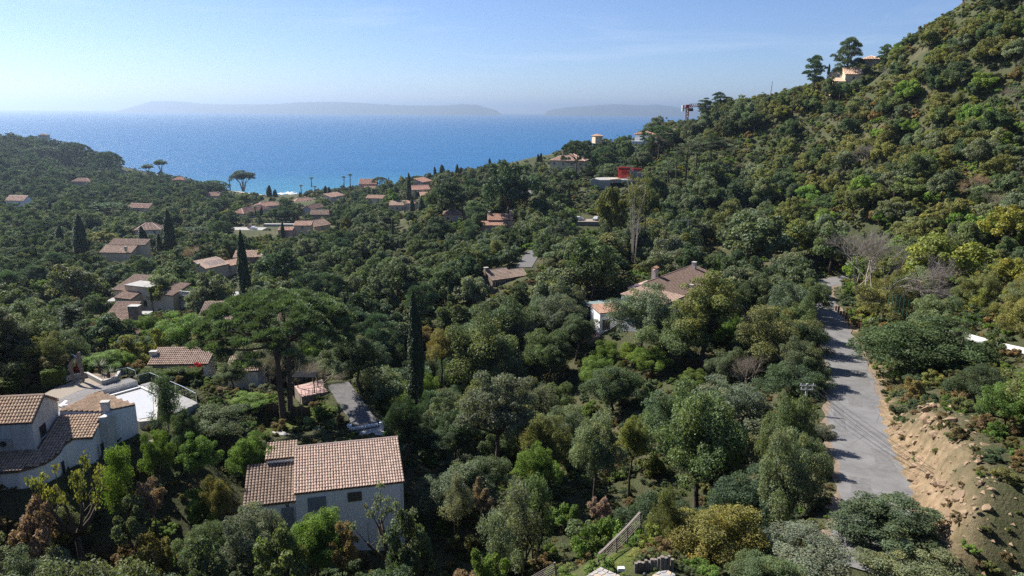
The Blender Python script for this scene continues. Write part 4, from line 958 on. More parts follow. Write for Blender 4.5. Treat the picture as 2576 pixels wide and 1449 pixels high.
# planter walls
def wallrun(name, pts, z, h, wd, mat, parent, zb=-.1):
    m = MB(); P = [np.array(tl_(dp(x, y, z))) for x, y in pts]
    for a, b in zip(P[:-1], P[1:]):
        e = unit(b-a)*wd*.5; m.beam(a-e*0+[0,0,z-TZ+h/2+zb], b+e*0+[0,0,z-TZ+h/2+zb], wd, h-zb)
    return m.build(name, M[mat], parent)
P = empty('planter', (*dp(1035,520), TZ), 0, 'low white walled planter with spiky plants at the back of the deck', 'planter')
m = MB(); pts = [dp(x, y, TZ+.42) for x, y in [(790,365),(1035,492),(1235,430),(1285,345)]]; px0 = dp(1035,520)
for a, b in zip(pts[:-1], pts[1:]): m.beam((a[0]-px0[0], a[1]-px0[1], .2), (b[0]-px0[0], b[1]-px0[1], .2), .26, .5)
m.build('planter_wall', M['stone_white'], P)
MB().prism([(a[0]-px0[0], a[1]-px0[1]) for a in pts], -.2, .25).build('soil', M['dirt'], P)
W2 = empty('garden_wall', (*dp(470,500), TZ), 0, 'low curved pale wall behind the driftwood sculpture', 'wall')
pts = [dp(x, y, TZ+.45) for x, y in [(465,455),(510,420),(580,398),(690,380),(790,368)]]; w0 = dp(470,500)
m = MB()
for a, b in zip(pts[:-1], pts[1:]): m.beam((a[0]-w0[0], a[1]-w0[1], .2), (b[0]-w0[0], b[1]-w0[1], .2), .22, .55)
m.build('wall_body', M['stone_white'], W2)
# driftwood figures
def figure(pts, widths, name, label):
    a = pts[0]; base = onz(*d(*a), TZ); Yb = base[1]; o = empty(name, tuple(base), 0, label, 'sculpture', 'driftwood figures on the deck'); m = MB()
    P = [atY(*d(x, y), Yb)-base for x, y in pts]; m.v = []; vs = []
    for p, w in zip(P, widths): vs += [(p[0]-w/2, p[1]-.09, p[2]), (p[0]+w/2, p[1]-.09, p[2]+.05), (p[0]+w/2*.9, p[1]+.09, p[2]+.05), (p[0]-w/2*.9, p[1]+.09, p[2])]
    n = len(P); fs = [(3,2,1,0), (4*n-4,4*n-3,4*n-2,4*n-1)]+[(4*i+k, 4*i+(k+1)%4, 4*i+4+(k+1)%4, 4*i+4+k) for i in range(n-1) for k in range(4)]
    m.add(vs, fs); m.build('driftwood_plank', M['wood'], o); return o
f1 = figure([(605,525),(590,430),(560,350),(540,270),(565,205),(615,150),(632,128)], [.16,.26,.34,.40,.36,.24,.1], 'sculpture', 'shorter bent driftwood figure on the deck gravel')
f2 = figure([(747,512),(735,400),(710,310),(680,220),(665,140),(668,85),(675,62)], [.18,.30,.36,.46,.5,.4,.2], 'sculpture', 'taller driftwood plank figure leaning over the shorter one')
b = np.array(f2.location); MB().tube([tuple(atY(*d(*q), b[1]-.15)-b) for q in ((560,88),(615,122),(655,150))], [.03,.06,.04], 6).build('metal_arm', M['metal'], f2)
# railings
def railing(pts, z, hgt, label):
    P = [np.array([*onz(*d(x, y), z+hgt)[:2], z]) for x, y in pts]; o = empty('railing', tuple(P[0]), 0, label, 'railing', 'metal railings round the pool'); B = P[0]; m = MB()
    for a, b in zip(P[:-1], P[1:]): m.tube([a-B+[0,0,hgt], b-B+[0,0,hgt]], [.03,.03], 6)
    m.build('handrail', M['metal'], o)
    for a, b in zip(P[:-1], P[1:]):
        for k in range(1, 5): MB().tube([a-B+[0,0,hgt*k/5], b-B+[0,0,hgt*k/5]], [.009,.009], 4).build('cable', M['metal'], o)
        n = max(1, int(np.linalg.norm(b-a)/1.6))
        for i in range(n+1): q = a+(b-a)*i/n-B; MB().box(q[0]-.025, q[0]+.025, q[1]-.02, q[1]+.02, -.1, hgt-.03).build('post', M['metal'], o)
    return o
railing([(1235,330),(1400,290),(1525,338)], TZ, .9, 'short metal railing at the back corner of the upper deck')
railing([(1550,412),(1740,366),(2000,475),(2255,585),(2440,680)], PZ+.1, .95, 'long metal railing along the right side of the pool')
c = dp(440,880); s = MB().prism([(-.42,-.1),(.02,-.32),(.45,.1),(.05,.3)], .02, .12); s.add([(-.42,-.1,.12),(.02,-.32,.121),(.45,.1,.55),(.05,.3,.5)], [(0,1,2,3)])
o = s.build('deck_cushion', M['white'], None, label='white folding cushion lying on the deck edge', cat='cushion'); o.location = (*c, TZ)
c = dp(842,895); o = MB().tube([(0,0,-.1),(0,0,.95)], [.06,.06], 8).tube([(.07,0,0),(.07,0,.95)], [.03,.03], 6).build('shower_post', M['metal'], None, label='slim metal shower post on the deck beside the roof', cat='post'); o.location = (*c, TZ)
gp = [onz(*d(x, y), 55.9) for x, y in [(1560,1100),(1720,1090),(1880,1230),(1800,1440),(1590,1440)]]
MB().prism([(p[0], p[1]) for p in gp], 55.2, 55.95).build('gravel_yard', M['gravel'], kind='structure', label='pale gravel yard right of the curved villa')
q = [onz(*d(x, y), 56.3) for x, y in [(1570,1090),(1700,1160),(1680,1180),(1555,1105)]]
MB().prism([(p[0], p[1]) for p in q], 55.4, 56.3).build('garden_wall', M['white'], None, label='short white wall block below the pool corner', cat='wall')
q = [onz(*d(x, y), 56.0) for x, y in [(1690,1265),(1730,1215),(1860,1225),(1830,1270)]]
MB().prism([(p[0], p[1]) for p in q], 55.9, 56.04).build('stepping_slab', M['stone_white'], None, label='flat pale slab lying in the gravel yard', cat='slab')

# ------------------------------------------------------------------ white villa half hidden by oaks
th = math.radians(52.0); O = (18.36, 117.71, 48.0); w5 = crop(1720, 760, 5.367)
H = empty('oak_hidden_villa', O, th, 'large white villa behind oaks with brown ridged roof and capped chimney', 'house')
block(H, 7.5, 27.5, -9.5, 1.6, -3, 5.5, 2.55, 'gable', yr=0, ov=.2, pitch=.42, row=.33, tcol=(.60,.47,.41), rlabel='brown ribbed tile roof')
block(H, 0, 7.45, -7.5, .2, -3, 7.0, .55, 'mono', ov=.15, pitch=.25, row=.4, tcol=(1,.8,.7))
a0 = ploc(O, th, (14.86,118.61,52.0))
block(H, 0, 7.0, 0, 3.6, -5, 4.0, .55, 'mono', ov=.1, pitch=.25, row=.4, tcol=(1.25,.78,.58), ang=math.radians(20.8)-th, at=(a0[0], a0[1], 0), rlabel='orange tiled roof of the annex')
block(H, -.2, 7.5, 3.65, 6.6, -5, 4.3, .1, 'flat', ang=math.radians(20.8)-th, at=(a0[0], a0[1], 0))
av = math.radians(20.8)-th; mv = MB().box(-.1, 7.4, 3.75, 6.5, 4.45, 4.5); o = mv.build('roof_sheet', M['teal'], H, label='faded green flat roof'); o.location = (a0[0], a0[1], 0); o.rotation_euler = (0,0,av)
sp_ = lambda x, y, z: (a0[0]+x*math.cos(av)-y*math.sin(av), a0[1]+x*math.sin(av)+y*math.cos(av), z)
shutter(H, sp_(1.25, -.04, 1.15), 1.35, 1.75, av, 'brown_shutter', label='dark closed roller shutter')
MB().box(-.85,.85,-.28,0,0,.08).build('sill', M['white'], H).location = sp_(1.3,-.005,.98); H.children[-1].rotation_euler = (0,0,av)
m = MB(); [m.box(.1+k*.22, .2+k*.22, -.14, -.003, 3.55, 3.75) for k in range(30)]; o = m.build('cornice', M['white'], H); o.location = (a0[0], a0[1], 0); o.rotation_euler = (0,0,av)
m = MB().prism([(-3.2,-.6),(-.1,-.6),(-.1,3),(-3.2,3)], -5, .25); o = m.build('side_terrace', M['pink_paving'], H); o.location = (a0[0], a0[1], 0); o.rotation_euler = (0,0,av)
chimney(H, (13.0, .9, 7.2), 1.0, .8, 2.3, 'pale_pink_wall', True, 'big capped chimney'); chimney(H, (25.5, -1.0, 7.0), .8, .7, 2.2, 'pale_pink_wall', label='chimney at the far end'); chimney(H, (15.5, -5.2, 5.8), .6, .6, 1.4, 'pale_pink_wall', label='small chimney low on the roof')
MB().box(9, 16, 1.65, 4.0, 2, 6.6).build('roof_terrace', M['pink_paving'], H)
for p in [(3,-3),(3,0),(9,-4),(14,-4),(20,-4),(25,-4),(9,0),(15,0),(22,0)]:
    q = (O[0]+p[0]*math.cos(th)-p[1]*math.sin(th), O[1]+p[0]*math.sin(th)+p[1]*math.cos(th)); foot(q[0], q[1], 4.2)
foot(16, 121, 4); foot(20,122,4); foot(14.2, 119.5, 3)
keep_open([(1505,770),(1560,765),(1566,735),(1640,714),(1756,665),(1805,700),(1720,745),(1700,735),(1640,740),(1545,790),(1640,850),(1600,865),(1500,840)], 117)
landmark('white villa', 1600, 790)

# ------------------------------------------------------------------ houses farther down the valley
HOUSES = []
def far_house(name, label, L, R, Y, depth, wall_h, rise, kind='gable', wall='cream_wall', tcol=(1,1,1), wins=2, chim=None, pitch=None, shut=None, land=None, down=0.0, Y2=None, turn=0.0, extra=None, group=None, yr=None, clear=True):
    """front eave surveyed from L to R; the ridge runs along the eave"""
    A = atY(*L, Y); B = onz(*R, A[2]) if Y2 is None else atY(*R, Y2)
    if abs(B[1]-Y) > 14 and Y2 is None: B = atY(*R, Y+np.clip(B[1]-Y, -14, 14)); 
    dx, dy = B[0]-A[0], B[1]-A[1]; ln = math.hypot(dx, dy); th = math.atan2(dy, dx)
    H = empty(name, tuple(A), th, label, 'house', group); pitch = pitch or (.25 if Y < 180 else (.38 if Y < 300 else .6)); s = pitch/.25
    block(H, 0, ln, 0, depth, -wall_h-2.5, 0, rise, kind, yr=yr, ov=.3, wall=wall, pitch=pitch, row=.42*s, tcol=tcol)
    for i in range(wins):
        x = ln*(i+.5)/wins
        if shut and i % 2: shutter(H, (x, -.04, -min(wall_h*.62, 2.1)), 1.0, 1.25, mat=shut, leaves=2)
        else: window(H, (x, -.03, -min(wall_h*.62, 2.1)), 1.0, 1.25, bars=1)
    for c in (chim or []): chimney(H, (c[0]*ln, c[1]*depth, rise*.6), .8, .7, c[2], wall)
    if extra: extra(H, ln, depth, s)
    for i in range(max(1, int(ln/4))+1):
        for j in range(max(1, int(depth/4))+1):
            fx, fy = min(ln, i*4+1), min(depth, j*4+1); foot(A[0]+fx*math.cos(th)-fy*math.sin(th), A[1]+fx*math.sin(th)+fy*math.cos(th), 3.4)
    pts = []
    for (x, y, z) in [(ln*.1,0,-wall_h*.2),(ln*.9,0,-wall_h*.2),(ln+.1,-.3,.1),(ln,depth/2,rise+.4),(0,depth/2,rise+.4),(-.1,-.3,.1)]:
        a, b_, _ = proj(A[0]+x*math.cos(th)-y*math.sin(th), A[1]+x*math.sin(th)+y*math.cos(th), A[2]+z); pts.append((a, b_))
    if clear: keep_open(pts, Y-1)
    landmark(land, (L[0]+R[0])/2, (L[1]+R[1])/2) if land else None
    HOUSES.append(H); return H
def wing(x0, x1, y0, y1, ze, rise, kind='gable', wall='cream_wall', tcol=(1,1,1), zb=-6, **kw): return lambda H, ln, dp_, s: block(H, x0*ln, x1*ln, y0, y1, zb, ze, rise, kind, ov=.25, wall=wall, pitch=.25*s, row=.42*s, tcol=tcol, **kw)
def multi(*fs): return lambda H, ln, dp_, s: [f(H, ln, dp_, s) for f in fs]
def wt(p): return (1.15*p, 1.0*p, .92*p)
far_house('stone_house', 'long low dark stone house with mottled roof below the short lane', (1239,704), (1288,697), 150, 5.4, 2.4, 1.5, wall='stone_wall', tcol=(.95,.85,.78), wins=2, chim=[(.02,.5,1.2)], land='stone house', extra=wing(1.02,1.85,.6,4.6,-.15,1.1,'gable','stone_wall',(1.05,.95,.85)))
far_house('red_roof_house', 'orange red roofed house with two chimneys among the oaks', (1228,553), (1289,553.5), 258, 5.5, 2.5, 1.6, wall='pink_wall', tcol=(1.5,.85,.62), wins=2, chim=[(.03,.5,1.6),(.92,.6,1.8)], land='two-chimney house', extra=wing(-.3,.75,-2.6,-.1,-1.6,.9,'mono','pink_wall',(1.5,.9,.68)))
far_house('tower_house', 'small square pavilion with pyramid tile roof and pale blue shutter', (1116,540), (1161,540), 278, 6.2, 3.6, 1.9, 'hip', 'pink_wall', (.95,.68,.58), 2, shut='blue_shutter', land='pyramid-roofed pavilion', extra=wing(1.05,1.8,2.0,5,-.4,.6,'mono','pink_wall',(1.1,.8,.65)))
far_house('tan_house', 'long tan house with pale striped roof behind two small cypresses', (980,517), (1019,516.5), 420, 6, 4.5, 1.8, 'mono', 'cream_wall', (1.1,.9,.8), 3, land='tan house', extra=wing(1.02,2.0,1,7,.8,1.0,'mono','pale_pink_wall',(1.35,.85,.75)))
far_house('pink_roof_villa', 'villa with wide pink roof and slanting lower roof beside the tallest cypress', (1034,478), (1082,476), 470, 8, 3.0, 2.3, wall='cream_wall', tcol=(1.5,.82,.72), wins=2, land='pink-roofed villa', extra=wing(.35,1.1,-6,-3,-3,1.4,'mono','cream_wall',(1.4,.85,.75)))
far_house('brick_red_house', 'brick red gabled house between round pines', (1063,459), (1087,452), 530, 7, 3.0, 2.2, 'mono', 'pink_wall', (1.5,.8,.6), 1)
far_house('dusky_pink_house', 'tall dusky pink house right of the two thin palms by the sea', (903,463), (947,463), 570, 9, 6.0, 3.2, wall='pink_wall', tcol=(1.25,.72,.62), wins=3, land='dusky pink house', yr=6, extra=wing(.35,1.0,-7,-1,-3.2,1.5,'gable','pink_wall',(1.3,.8,.68)))
far_house('flat_tan_house', 'low tan roofed house above a rounded green bush', (920,499), (962,500), 455, 5, 2.4, 1.4, 'mono', 'cream_wall', (1.25,.95,.75), 2)
far_house('pink_hip_house', 'long pale house with pink hipped roof and small cypress against its wall', (613,538), (676,524.5), 430, 7.0, 5.0, 2.6, 'hip', 'pale_pink_wall', (1.4,.9,.78), 4, shut='blue_shutter', land='long pale pink house', Y2=455)
far_house('second_pink_house', 'wide pink roofed house behind the long pale house', (650,521), (706,516), 480, 8, 3.5, 2.4, 'hip', 'pale_pink_wall', (1.4,.88,.75), 2)
far_house('beach_pink_house', 'pinkish hipped house near the beach left of the palms', (742,509), (792,506), 545, 8, 4.0, 2.6, 'hip', 'pale_pink_wall', (1.3,.85,.72), 3, land='pink beach house')
far_house('grey_gabled_house', 'grey brown roofed cottage in front of a lone palm', (781,540), (828,540), 385, 6.5, 3.6, 1.8, wall='stone_wall', tcol=(.85,.72,.6), wins=2, land='grey-roofed cottage')
far_house('small_terracotta_house', 'small terracotta roof just above the grey brown cottage', (783,527), (815,519), 420, 6, 2.5, 1.8, tcol=(1.2,.8,.65), wins=1, wall='pale_pink_wall')
far_house('striped_roof_cottage', 'cottage with pale striped roof and lower pink lean-to', (739,568), (782,568), 330, 4.5, 2.5, 1.3, 'mono', 'cream_wall', (1.35,1.0,.85), 1, land='striped-roof cottage', extra=wing(-.85,-.02,-2.5,.8,-1.8,.8,'mono','pink_wall',(1.5,.9,.8)))
far_house('gable_cottage', 'cream gabled cottage right of the striped roof cottage', (790,571), (831,564), 338, 6, 2.6, 2.2, wall='cream_wall', tcol=(1.2,.95,.8), wins=1, yr=4.5)
far_house('mono_roof_house', 'house with one broad slanting tan roof near the palms', (832,497), (866,487), 490, 6, 2.5, 1.8, 'mono', 'pale_pink_wall', (1.3,.92,.75), 1)
far_house('white_house', 'white house with pale roof at the left edge beyond the bay trees', (14,504), (60,505), 470, 8, 4.0, 2.6, 'gable', 'white_wall', (1.6,1.3,1.15), 2, land='white house on the left edge')
far_house('headland_house', 'flat roofed house on top of the left headland', (96,340), (118,340), 880, 9, 4, 1.6, 'hip', 'cream_wall', (1.1,.9,.8), 2, land='headland house')
far_house('hidden_roof_house', 'dull pink roof showing between trees below the headland', (180,457), (226,457), 640, 9, 3, 2.6, 'hip', 'pink_wall', (1.1,.72,.66), 1)
far_house('orange_roof_house', 'small orange roofed house at the edge of the bay', (434,453), (462,453), 700, 8, 3, 2.5, 'hip', 'pink_wall', (1.5,.75,.55), 2)
far_house('bay_roof_house', 'low pink roof just left of the lone eucalyptus', (519,493), (551,493), 560, 7, 2.4, 2.2, 'gable', 'pale_pink_wall', (1.25,.85,.75), 1, chim=[(.8,.5,1.6)])
far_house('round_pine_house', 'house with pale wall showing right of the dark umbrella pine', (322,522), (374,524), 440, 7, 3.5, 2.0, 'gable', 'cream_wall', (1.2,.85,.8), 1)
far_house('grey_hip_house', 'grey hip roofed house behind the tall left cypresses', (340,580), (404,578), 325, 8, 2.5, 2.6, 'hip', 'pale_pink_wall', (1.25,1.0,.95), 2, land='grey hip-roofed house')
far_house('striped_long_house', 'house with two tiers of striped tile roof between the cypresses', (252,635), (330,636), 262, 4.6, 2.4, 1.8, 'mono', 'cream_wall', (1.15,1.0,.9), 0, land='tiered-roof house', extra=wing(.06,1.25,4.8,8.5,2.0,1.4,'mono','cream_wall',(.9,.75,.68)), chim=[(.85,-.02,1.2)])
# house with solar panels
def solar(H, ln, dp_, s):
    for k in range(4):
        o = MB().box(-.75, .75, 0, 3.0, 0, .06).build('solar_panel', M['solar'], H); sl = math.atan2(1.6, 5.0); o.location = (ln*.30+k*1.6, .7, .42+.26*0); o.rotation_euler = (sl, 0, 0); o.location.z = .38
far_house('solar_house', 'house with four dark solar panels on a pale roof', (518,676), (575,664), 215, 5, 2.2, 1.6, 'mono', 'cream_wall', (1.5,1.35,1.25), 0, chim=[(-.12,.4,.6)], land='solar-panel house', extra=multi(solar, wing(1.06,1.8,-.5,3.0,-.6,.8,'mono','cream_wall',(1.4,1.0,.8))))
def roofpool(H, ln, dp_, s):
    MB().box(1.12*ln, 1.85*ln, .3, 6.3, -5, .25).build('pool_wall', M['stone_wall'], H); MB().box(1.2*ln, 1.7*ln, 1.6, 5.8, .253, .30).build('pool_water', M['cover'], H)
    MB().box(1.16*ln, 1.76*ln, -2.4, .2, -5, -2.2).build('terrace', M['pink_paving'], H)
far_house('pool_house', 'tile roofed house with a bright rooftop pool behind the tall cypress', (588,648), (642,647), 236, 4.2, 3.2, 1.3, 'mono', 'stone_wall', (1.3,1.1,.95), 1, land='rooftop-pool house', extra=multi(roofpool, wing(1.08,1.95,-.6,.2,.2,.3,'mono','stone_wall',(1.3,1.1,.95))))
# rambling terrace house
def ramble(H, ln, dp_, s):
    c = dict(ov=.2, pitch=.25, row=.42)
    block(H, .62*ln, 1.55*ln, -1.0, 3.2, -4, 1.5, .1, 'flat', wall='cream_wall'); block(H, .6*ln, 1.2*ln, -3.6, -1.05, -4, -.6, .8, 'mono', wall='cream_wall', tcol=(1,.85,.75), **c)
    block(H, 1.57*ln, 2.35*ln, -.5, 4.5, -4, .2, 1.3, 'mono', wall='cream_wall', tcol=(.95,.8,.7), **c); chimney(H, (1.5*ln, 3.0, 1.5), .9, .7, .8, 'stone_wall', True)
    window(H, (1.35*ln, -1.03, -2.6), .8, 1.2, frame='dark_metal'); m = MB(); x0, x1 = 2.4*ln, 3.1*ln
    m.box(x0, x1, 1.0, 1.2, .8, .92); m.box(x0, x1, 1.0, 1.2, -.1, .02); m.build('balustrade_rail', M['white'], H); MB().box(x0, x1, 1.0, 4.5, -4, -.12).build('terrace', M['stone_white'], H)
    for k in range(14): MB().tube([(x0+.2+k*(x1-x0-.4)/13, 1.1, .02), (x0+.2+k*(x1-x0-.4)/13, 1.1, .4), (x0+.2+k*(x1-x0-.4)/13, 1.1, .8)], [.05,.09,.05], 6).build('baluster', M['white'], H)
far_house('rambling_house', 'rambling tan house with flat terrace roof and white balustrade', (286,728), (350,735), 152, 6.0, 2.6, 1.9, 'mono', 'cream_wall', (.95,.85,.78), 0, land='rambling terrace house', extra=ramble)
# gabled house with the square chimney
def chimhouse(H, ln, dp_, s):
    block(H, 1.02*ln, 1.75*ln, 1.5, 3.6, -4, .5, .05, 'flat', wall='stone_wall'); chimney(H, (1.27*ln, 1.2, -.2), 1.7, 1.3, 2.4, 'stone_wall', label='broad square stone chimney')
    block(H, 1.03*ln, 1.8*ln, -2.5, 1.4, -4, -1.6, .9, 'mono', wall='pink_wall', ov=.2, pitch=.25, row=.42, tcol=(.75,.62,.55))
far_house('chimney_house', 'brown roofed house with broad square chimney left of the umbrella pine', (262,806), (318,806), 118, 5.0, 2.8, 1.7, 'mono', 'pink_wall', (.9,.75,.68), 0, land='square-chimney house', extra=chimhouse)
far_house('olive_roof_house', 'plain tiled roof half behind the umbrella pine crown', (498,808), (580,806), 116, 5.4, 1.0, 1.7, 'mono', 'pink_wall', (.85,.78,.72), 0)
far_house('pool_side_house', 'long low tile roof behind the pool hedge with a red shrub in front', (378,916), (520,914), 88, 3.0, 1.0, .95, 'mono', 'white_wall', (1.0,.88,.82), 0, land='low roof behind the hedge', chim=[(-.03,.6,.5)], extra=wing(1.42,1.95,-1.5,2.2,-.5,1.5,'mono','white_wall',(1.15,1.05,.95)))
# hillside villas on the right
far_house('yellow_villa', 'ochre villa with hipped roof under the dark round pine', (1384,404), (1471,406), 400, 14, 5.5, 3.2, 'hip', 'cream_wall', (1.35,1.0,.9), 4, land='ochre pine villa', chim=[(.28,.45,3.4)])
def topv(H, ln, dp_, s):
    MB().box(-3.2, ln*.55, -3.0, -.1, -4.6, -3.2).build('balcony', M['white'], H); m = MB(); m.box(-3.2, ln*.55, -3.05, -3.0, -2.4, -2.3); m.build('balcony_rail', M['white'], H)
    MB().box(-1, ln+1.5, -.8, 5, -10, -6.3).build('stone_base', M['stone_wall'], H); block(H, 1.75*ln, 2.7*ln, 1, 8, -5, .8, 1.8, 'gable', wall='stone_wall', ov=.5, pitch=.5, row=.9, tcol=(.85,.6,.5))
far_house('hilltop_white_villa', 'white villa with balcony behind the big round pine near the crane', (1597,338), (1642,339), 380, 8, 3.0, 1.4, 'hip', 'white_wall', (1.3,.85,.7), 1, land='white balcony villa', extra=topv)
far_house('ridge_roof_house', 'lone tan roof poking up beyond the treetops above the sea', (1498,343), (1516,343), 430, 6, 1.5, 1.4, 'hip', 'cream_wall', (1.5,1.0,.75), 0, clear=False)
def ridgeh(H, ln, dp_, s):
    block(H, -.75*ln, -.02*ln, -2, 4, -8.5, -3.0, 1.6, 'mono', wall='cream_wall', ov=.3, pitch=.5, row=.9, tcol=(1.75,1.4,1.05)); window(H, (-.4*ln, -2.03, -6.5), 1.2, 1.6)
far_house('ridge_house', 'cream house on the ridge with pale tiled roofs stepping down the slope', (2127,187), (2170,187), 318, 5, 6.0, 2.7, 'mono', 'cream_wall', (1.75,1.4,1.05), 1, land='cream ridge house', extra=ridgeh)
far_house('ridge_flat_house', 'flat roofed cream house with terrace rail left of the ridge pine', (2081,182), (2122,180), 330, 7, 4, .1, 'flat', 'cream_wall', (1,1,1), 2)
far_house('ridge_stone_house', 'stone house with pale hip roof beside the ridge pine', (2168,150), (2212,149), 335, 8, 5, 1.8, 'hip', 'stone_wall', (1.9,1.45,1.1), 2, land='stone ridge house')
far_house('hill_hut', 'weathered wooden hut half hidden on the hillside', (2286,142), (2328,141), 288, 4, 3.0, .5, 'mono', 'wood', (.6,.6,.6), 1, land='hillside hut')
# ------------------------------------------------------------------ garden behind the shuttered house
d3 = crop(700, 1080, 5.724)
def patch(name, pts, z, mat, label, th=.25, kind='structure', cat=None, cf=d3):
    P = [onz(*cf(x, y), z) for x, y in pts]; return MB().prism([(p[0], p[1]) for p in P], z-th, z).build(name, M[mat], None, label=label, kind=kind if not cat else None, cat=cat)
patch('garden_path', [(560,1050),(700,1035),(1080,1190),(1000,1290),(600,1290)], 51.65, 'concrete', 'pale concrete garden path behind the shuttered house', .6)
patch('paved_landing', [(1880,1010),(2320,940),(2420,1000),(2440,1110),(1900,1110)], 51.55, 'stone_white', 'rough pale paving at the foot of the driveway', .6)
a, b = onz(*d3(1880,1010), 51.75), onz(*d3(2330,935), 51.75)
o = MB().beam((0,0,0), tuple(b-a), .35, .22).build('driveway_kerb', M['white'], None, label='white concrete edge across the foot of the driveway', cat='kerb'); o.location = tuple(a)
for q, (x, y) in enumerate(((1860,1060),(2400,1010))):
    p = onz(*d3(x, y), 51.5); o = MB().box(-.2,.2,-.2,.2,-.8,.75).box(-.25,.25,-.25,.25,.752,.82).build('gate_pillar', M['white_wall'], None, label=['low white pillar left of the driveway foot', 'low white pillar right of the driveway foot'][q], cat='pillar', group='driveway pillars'); o.location = tuple(p)
# pink paved terrace under the bare wisteria tree
c0 = onz(*d3(1060,470), 52.6); Tt = empty('paved_terrace', tuple(c0), 0, 'raised pink paved terrace beside the umbrella pine trunk', 'terrace')
pp = [onz(*d3(x, y), 52.6)-c0 for x, y in [(1050,470),(1490,390),(1400,175),(930,290)]]
MB().prism([(p[0], p[1]) for p in pp], -1.6, -.03).build('terrace_base', M['stone_wall'], Tt)
e1, e2 = (pp[1]-pp[0]), (pp[3]-pp[0]); 
for i in range(9):
    for j in range(6):
        q = [pp[0]+e1*(i+u)/9+e2*(j+v)/6 for u, v in ((.03,.04),(.97,.04),(.97,.96),(.03,.96))]
        MB().prism([(p[0], p[1]) for p in q], -.028, .0+random.uniform(0,.012), 1).build('paving_tile', M['pink_paving'], Tt)
for i in range(8):
    p = pp[0]+e1*i/7; MB().box(p[0]-.02,p[0]+.02,p[1]-.02,p[1]+.02,-.1,.85).build('rail_post', M['dark_metal'], Tt)
MB().tube([pp[0]+[0,0,.85], pp[1]+[0,0,.85]], [.025,.025], 5).build('handrail', M['dark_metal'], Tt)
pg0 = onz(*d3(890,150), 54.5); o = empty('pergola', tuple(pg0), 0, 'dark slatted pergola roof right behind the umbrella pine', 'pergola')
for k in range(6): MB().box(0, 2.6, k*.35, k*.35+.08, 0, .1).build('slat', M['dark_metal'], o)
for x in (0.1, 2.5):
    for y in (.1, 1.7): MB().box(x-.05, x+.05, y-.05, y+.05, -2.6, -.002).build('post', M['dark_metal'], o)
# cane screens
def screen(pts, zt, label):
    P = [onz(*d3(x, y), zt) for x, y in pts]; B = P[0]; o = empty('cane_fence', tuple(B), 0, label, 'fence', 'cane screens behind the pine')
    for a, b in zip(P[:-1], P[1:]):
        m = MB(); n = 22
        for k in range(n): q = a+(b-a)*(k+.5)/n-B; w = np.linalg.norm(b-a)/n*.46; sag = -.18*math.sin(math.pi*(k+.5)/n); m.box(q[0]-w, q[0]+w, q[1]-.02, q[1]+.02, -1.7, sag+random.uniform(-.03,.03))
        m.build('cane_panel', M['cane'], o); q = a-B; MB().box(q[0]-.05,q[0]+.05,q[1]-.05,q[1]+.05,-1.9,.12).build('post', M['wood'], o)
    return o
screen([(0,530),(210,525)], 53.3, 'brown cane screen at the far left of the pine'); screen([(225,592),(580,565),(680,590)], 53.1, 'sagging brown cane screen left of the umbrella pine trunk'); screen([(850,608),(1040,612),(1190,632)], 52.9, 'brown cane screen right of the umbrella pine trunk')
foot(*onz(*d3(1000,1150), 51.6)[:2], 3.5); foot(*onz(*d3(1900,700), 52)[:2], 3); foot(*onz(*d3(1250,320), 52.6)[:2], 4)
keep_open([(690,1112),(700,1075),(790,1040),(850,975),(880,965),(970,1070),(960,1085),(760,1110)], 74); keep_open([(755,1000),(760,950),(830,945),(830,995)], 84)
def small(kindmesh, name, px, py, z, label, cat, s=1.0, mat=None, Y=None, group=None):
    p = onz(px, py, z); o = obj(name, kindmesh, None, tuple(p), label=label, cat=cat, group=group); o.scale = (s, s, s); o.rotation_euler = (0,0,random.uniform(0,6)); return o
ag = rosette(1, 26, .75, .06, .25).mesh('agave', M['agave']); yu = rosette(2, 60, .8, .022, .1).mesh('yucca', M['yucca'])
small(ag, 'agave', *d3(1420,1180), 51.5, 'grey green agave in the bed behind the roof', 'agave', 1.0); small(ag, 'agave', *d3(1310,1080), 51.5, 'large agave in the middle of the succulent bed', 'agave', 1.3)
ba = MB()
for k in range(14):
    a = 2*math.pi*k/14; ba.tube([(0,0,-.05)]+[(math.cos(a)*.38*math.sin(t), math.sin(a)*.38*math.sin(t), .38-.38*math.cos(t)) for t in (.5,1.0,1.6,2.2,2.8)], [.05,.08,.11,.12,.10,.05], 5, random.uniform(.8,1.2))
bam = ba.mesh('barrel_cactus', M['cactus'])
small(bam, 'barrel_cactus', *d3(1150,935), 51.6, 'pale round barrel cactus at the lawn edge', 'cactus', 1.1)
for (x, y, s, l) in ((1010,1060,1.3,'dark clipped ball at the path edge nearest the pine'), (1160,1060,1.2,'dark clipped ball between the lawn and the agaves'), (1800,990,1.5,'dark ball bush beside the left driveway pillar')):
    p = onz(*d3(x, y), 51.5); PLANTS.append(dict(kind='bush_near', x=p[0], y=p[1], z=51.35, sx=s/3.0, sz=s*.8/2.4, rot=x, col='deep green', rgb=None, noun=None, label=l, cat='bush', hand=True, name=None, group=None))
cc = MB(); [cc.tube([(dx,dy,-.1),(dx*1.3,dy*1.3,h)], [.09,.07], 7) for dx, dy, h in ((0,0,1.5),(.2,.1,1.0),(-.18,.12,1.2),(.05,-.2,.8))]
small(cc.mesh('column_cactus', M['cactus']), 'column_cactus', *d3(1605,1000), 51.5, 'bright green column cactus in front of the driveway', 'cactus', 1.0)
p = onz(*d3(1690,900), 51.6); o = empty('yucca', tuple(p), 0, 'tall yucca with pale spiky head beside the driveway', 'yucca'); obj('leaf_rosette', yu, o, (0,0,1.6)); MB().tube([(0,0,-.3),(0,0,1.6)], [.14,.11], 7).build('trunk', M['bark'], o)
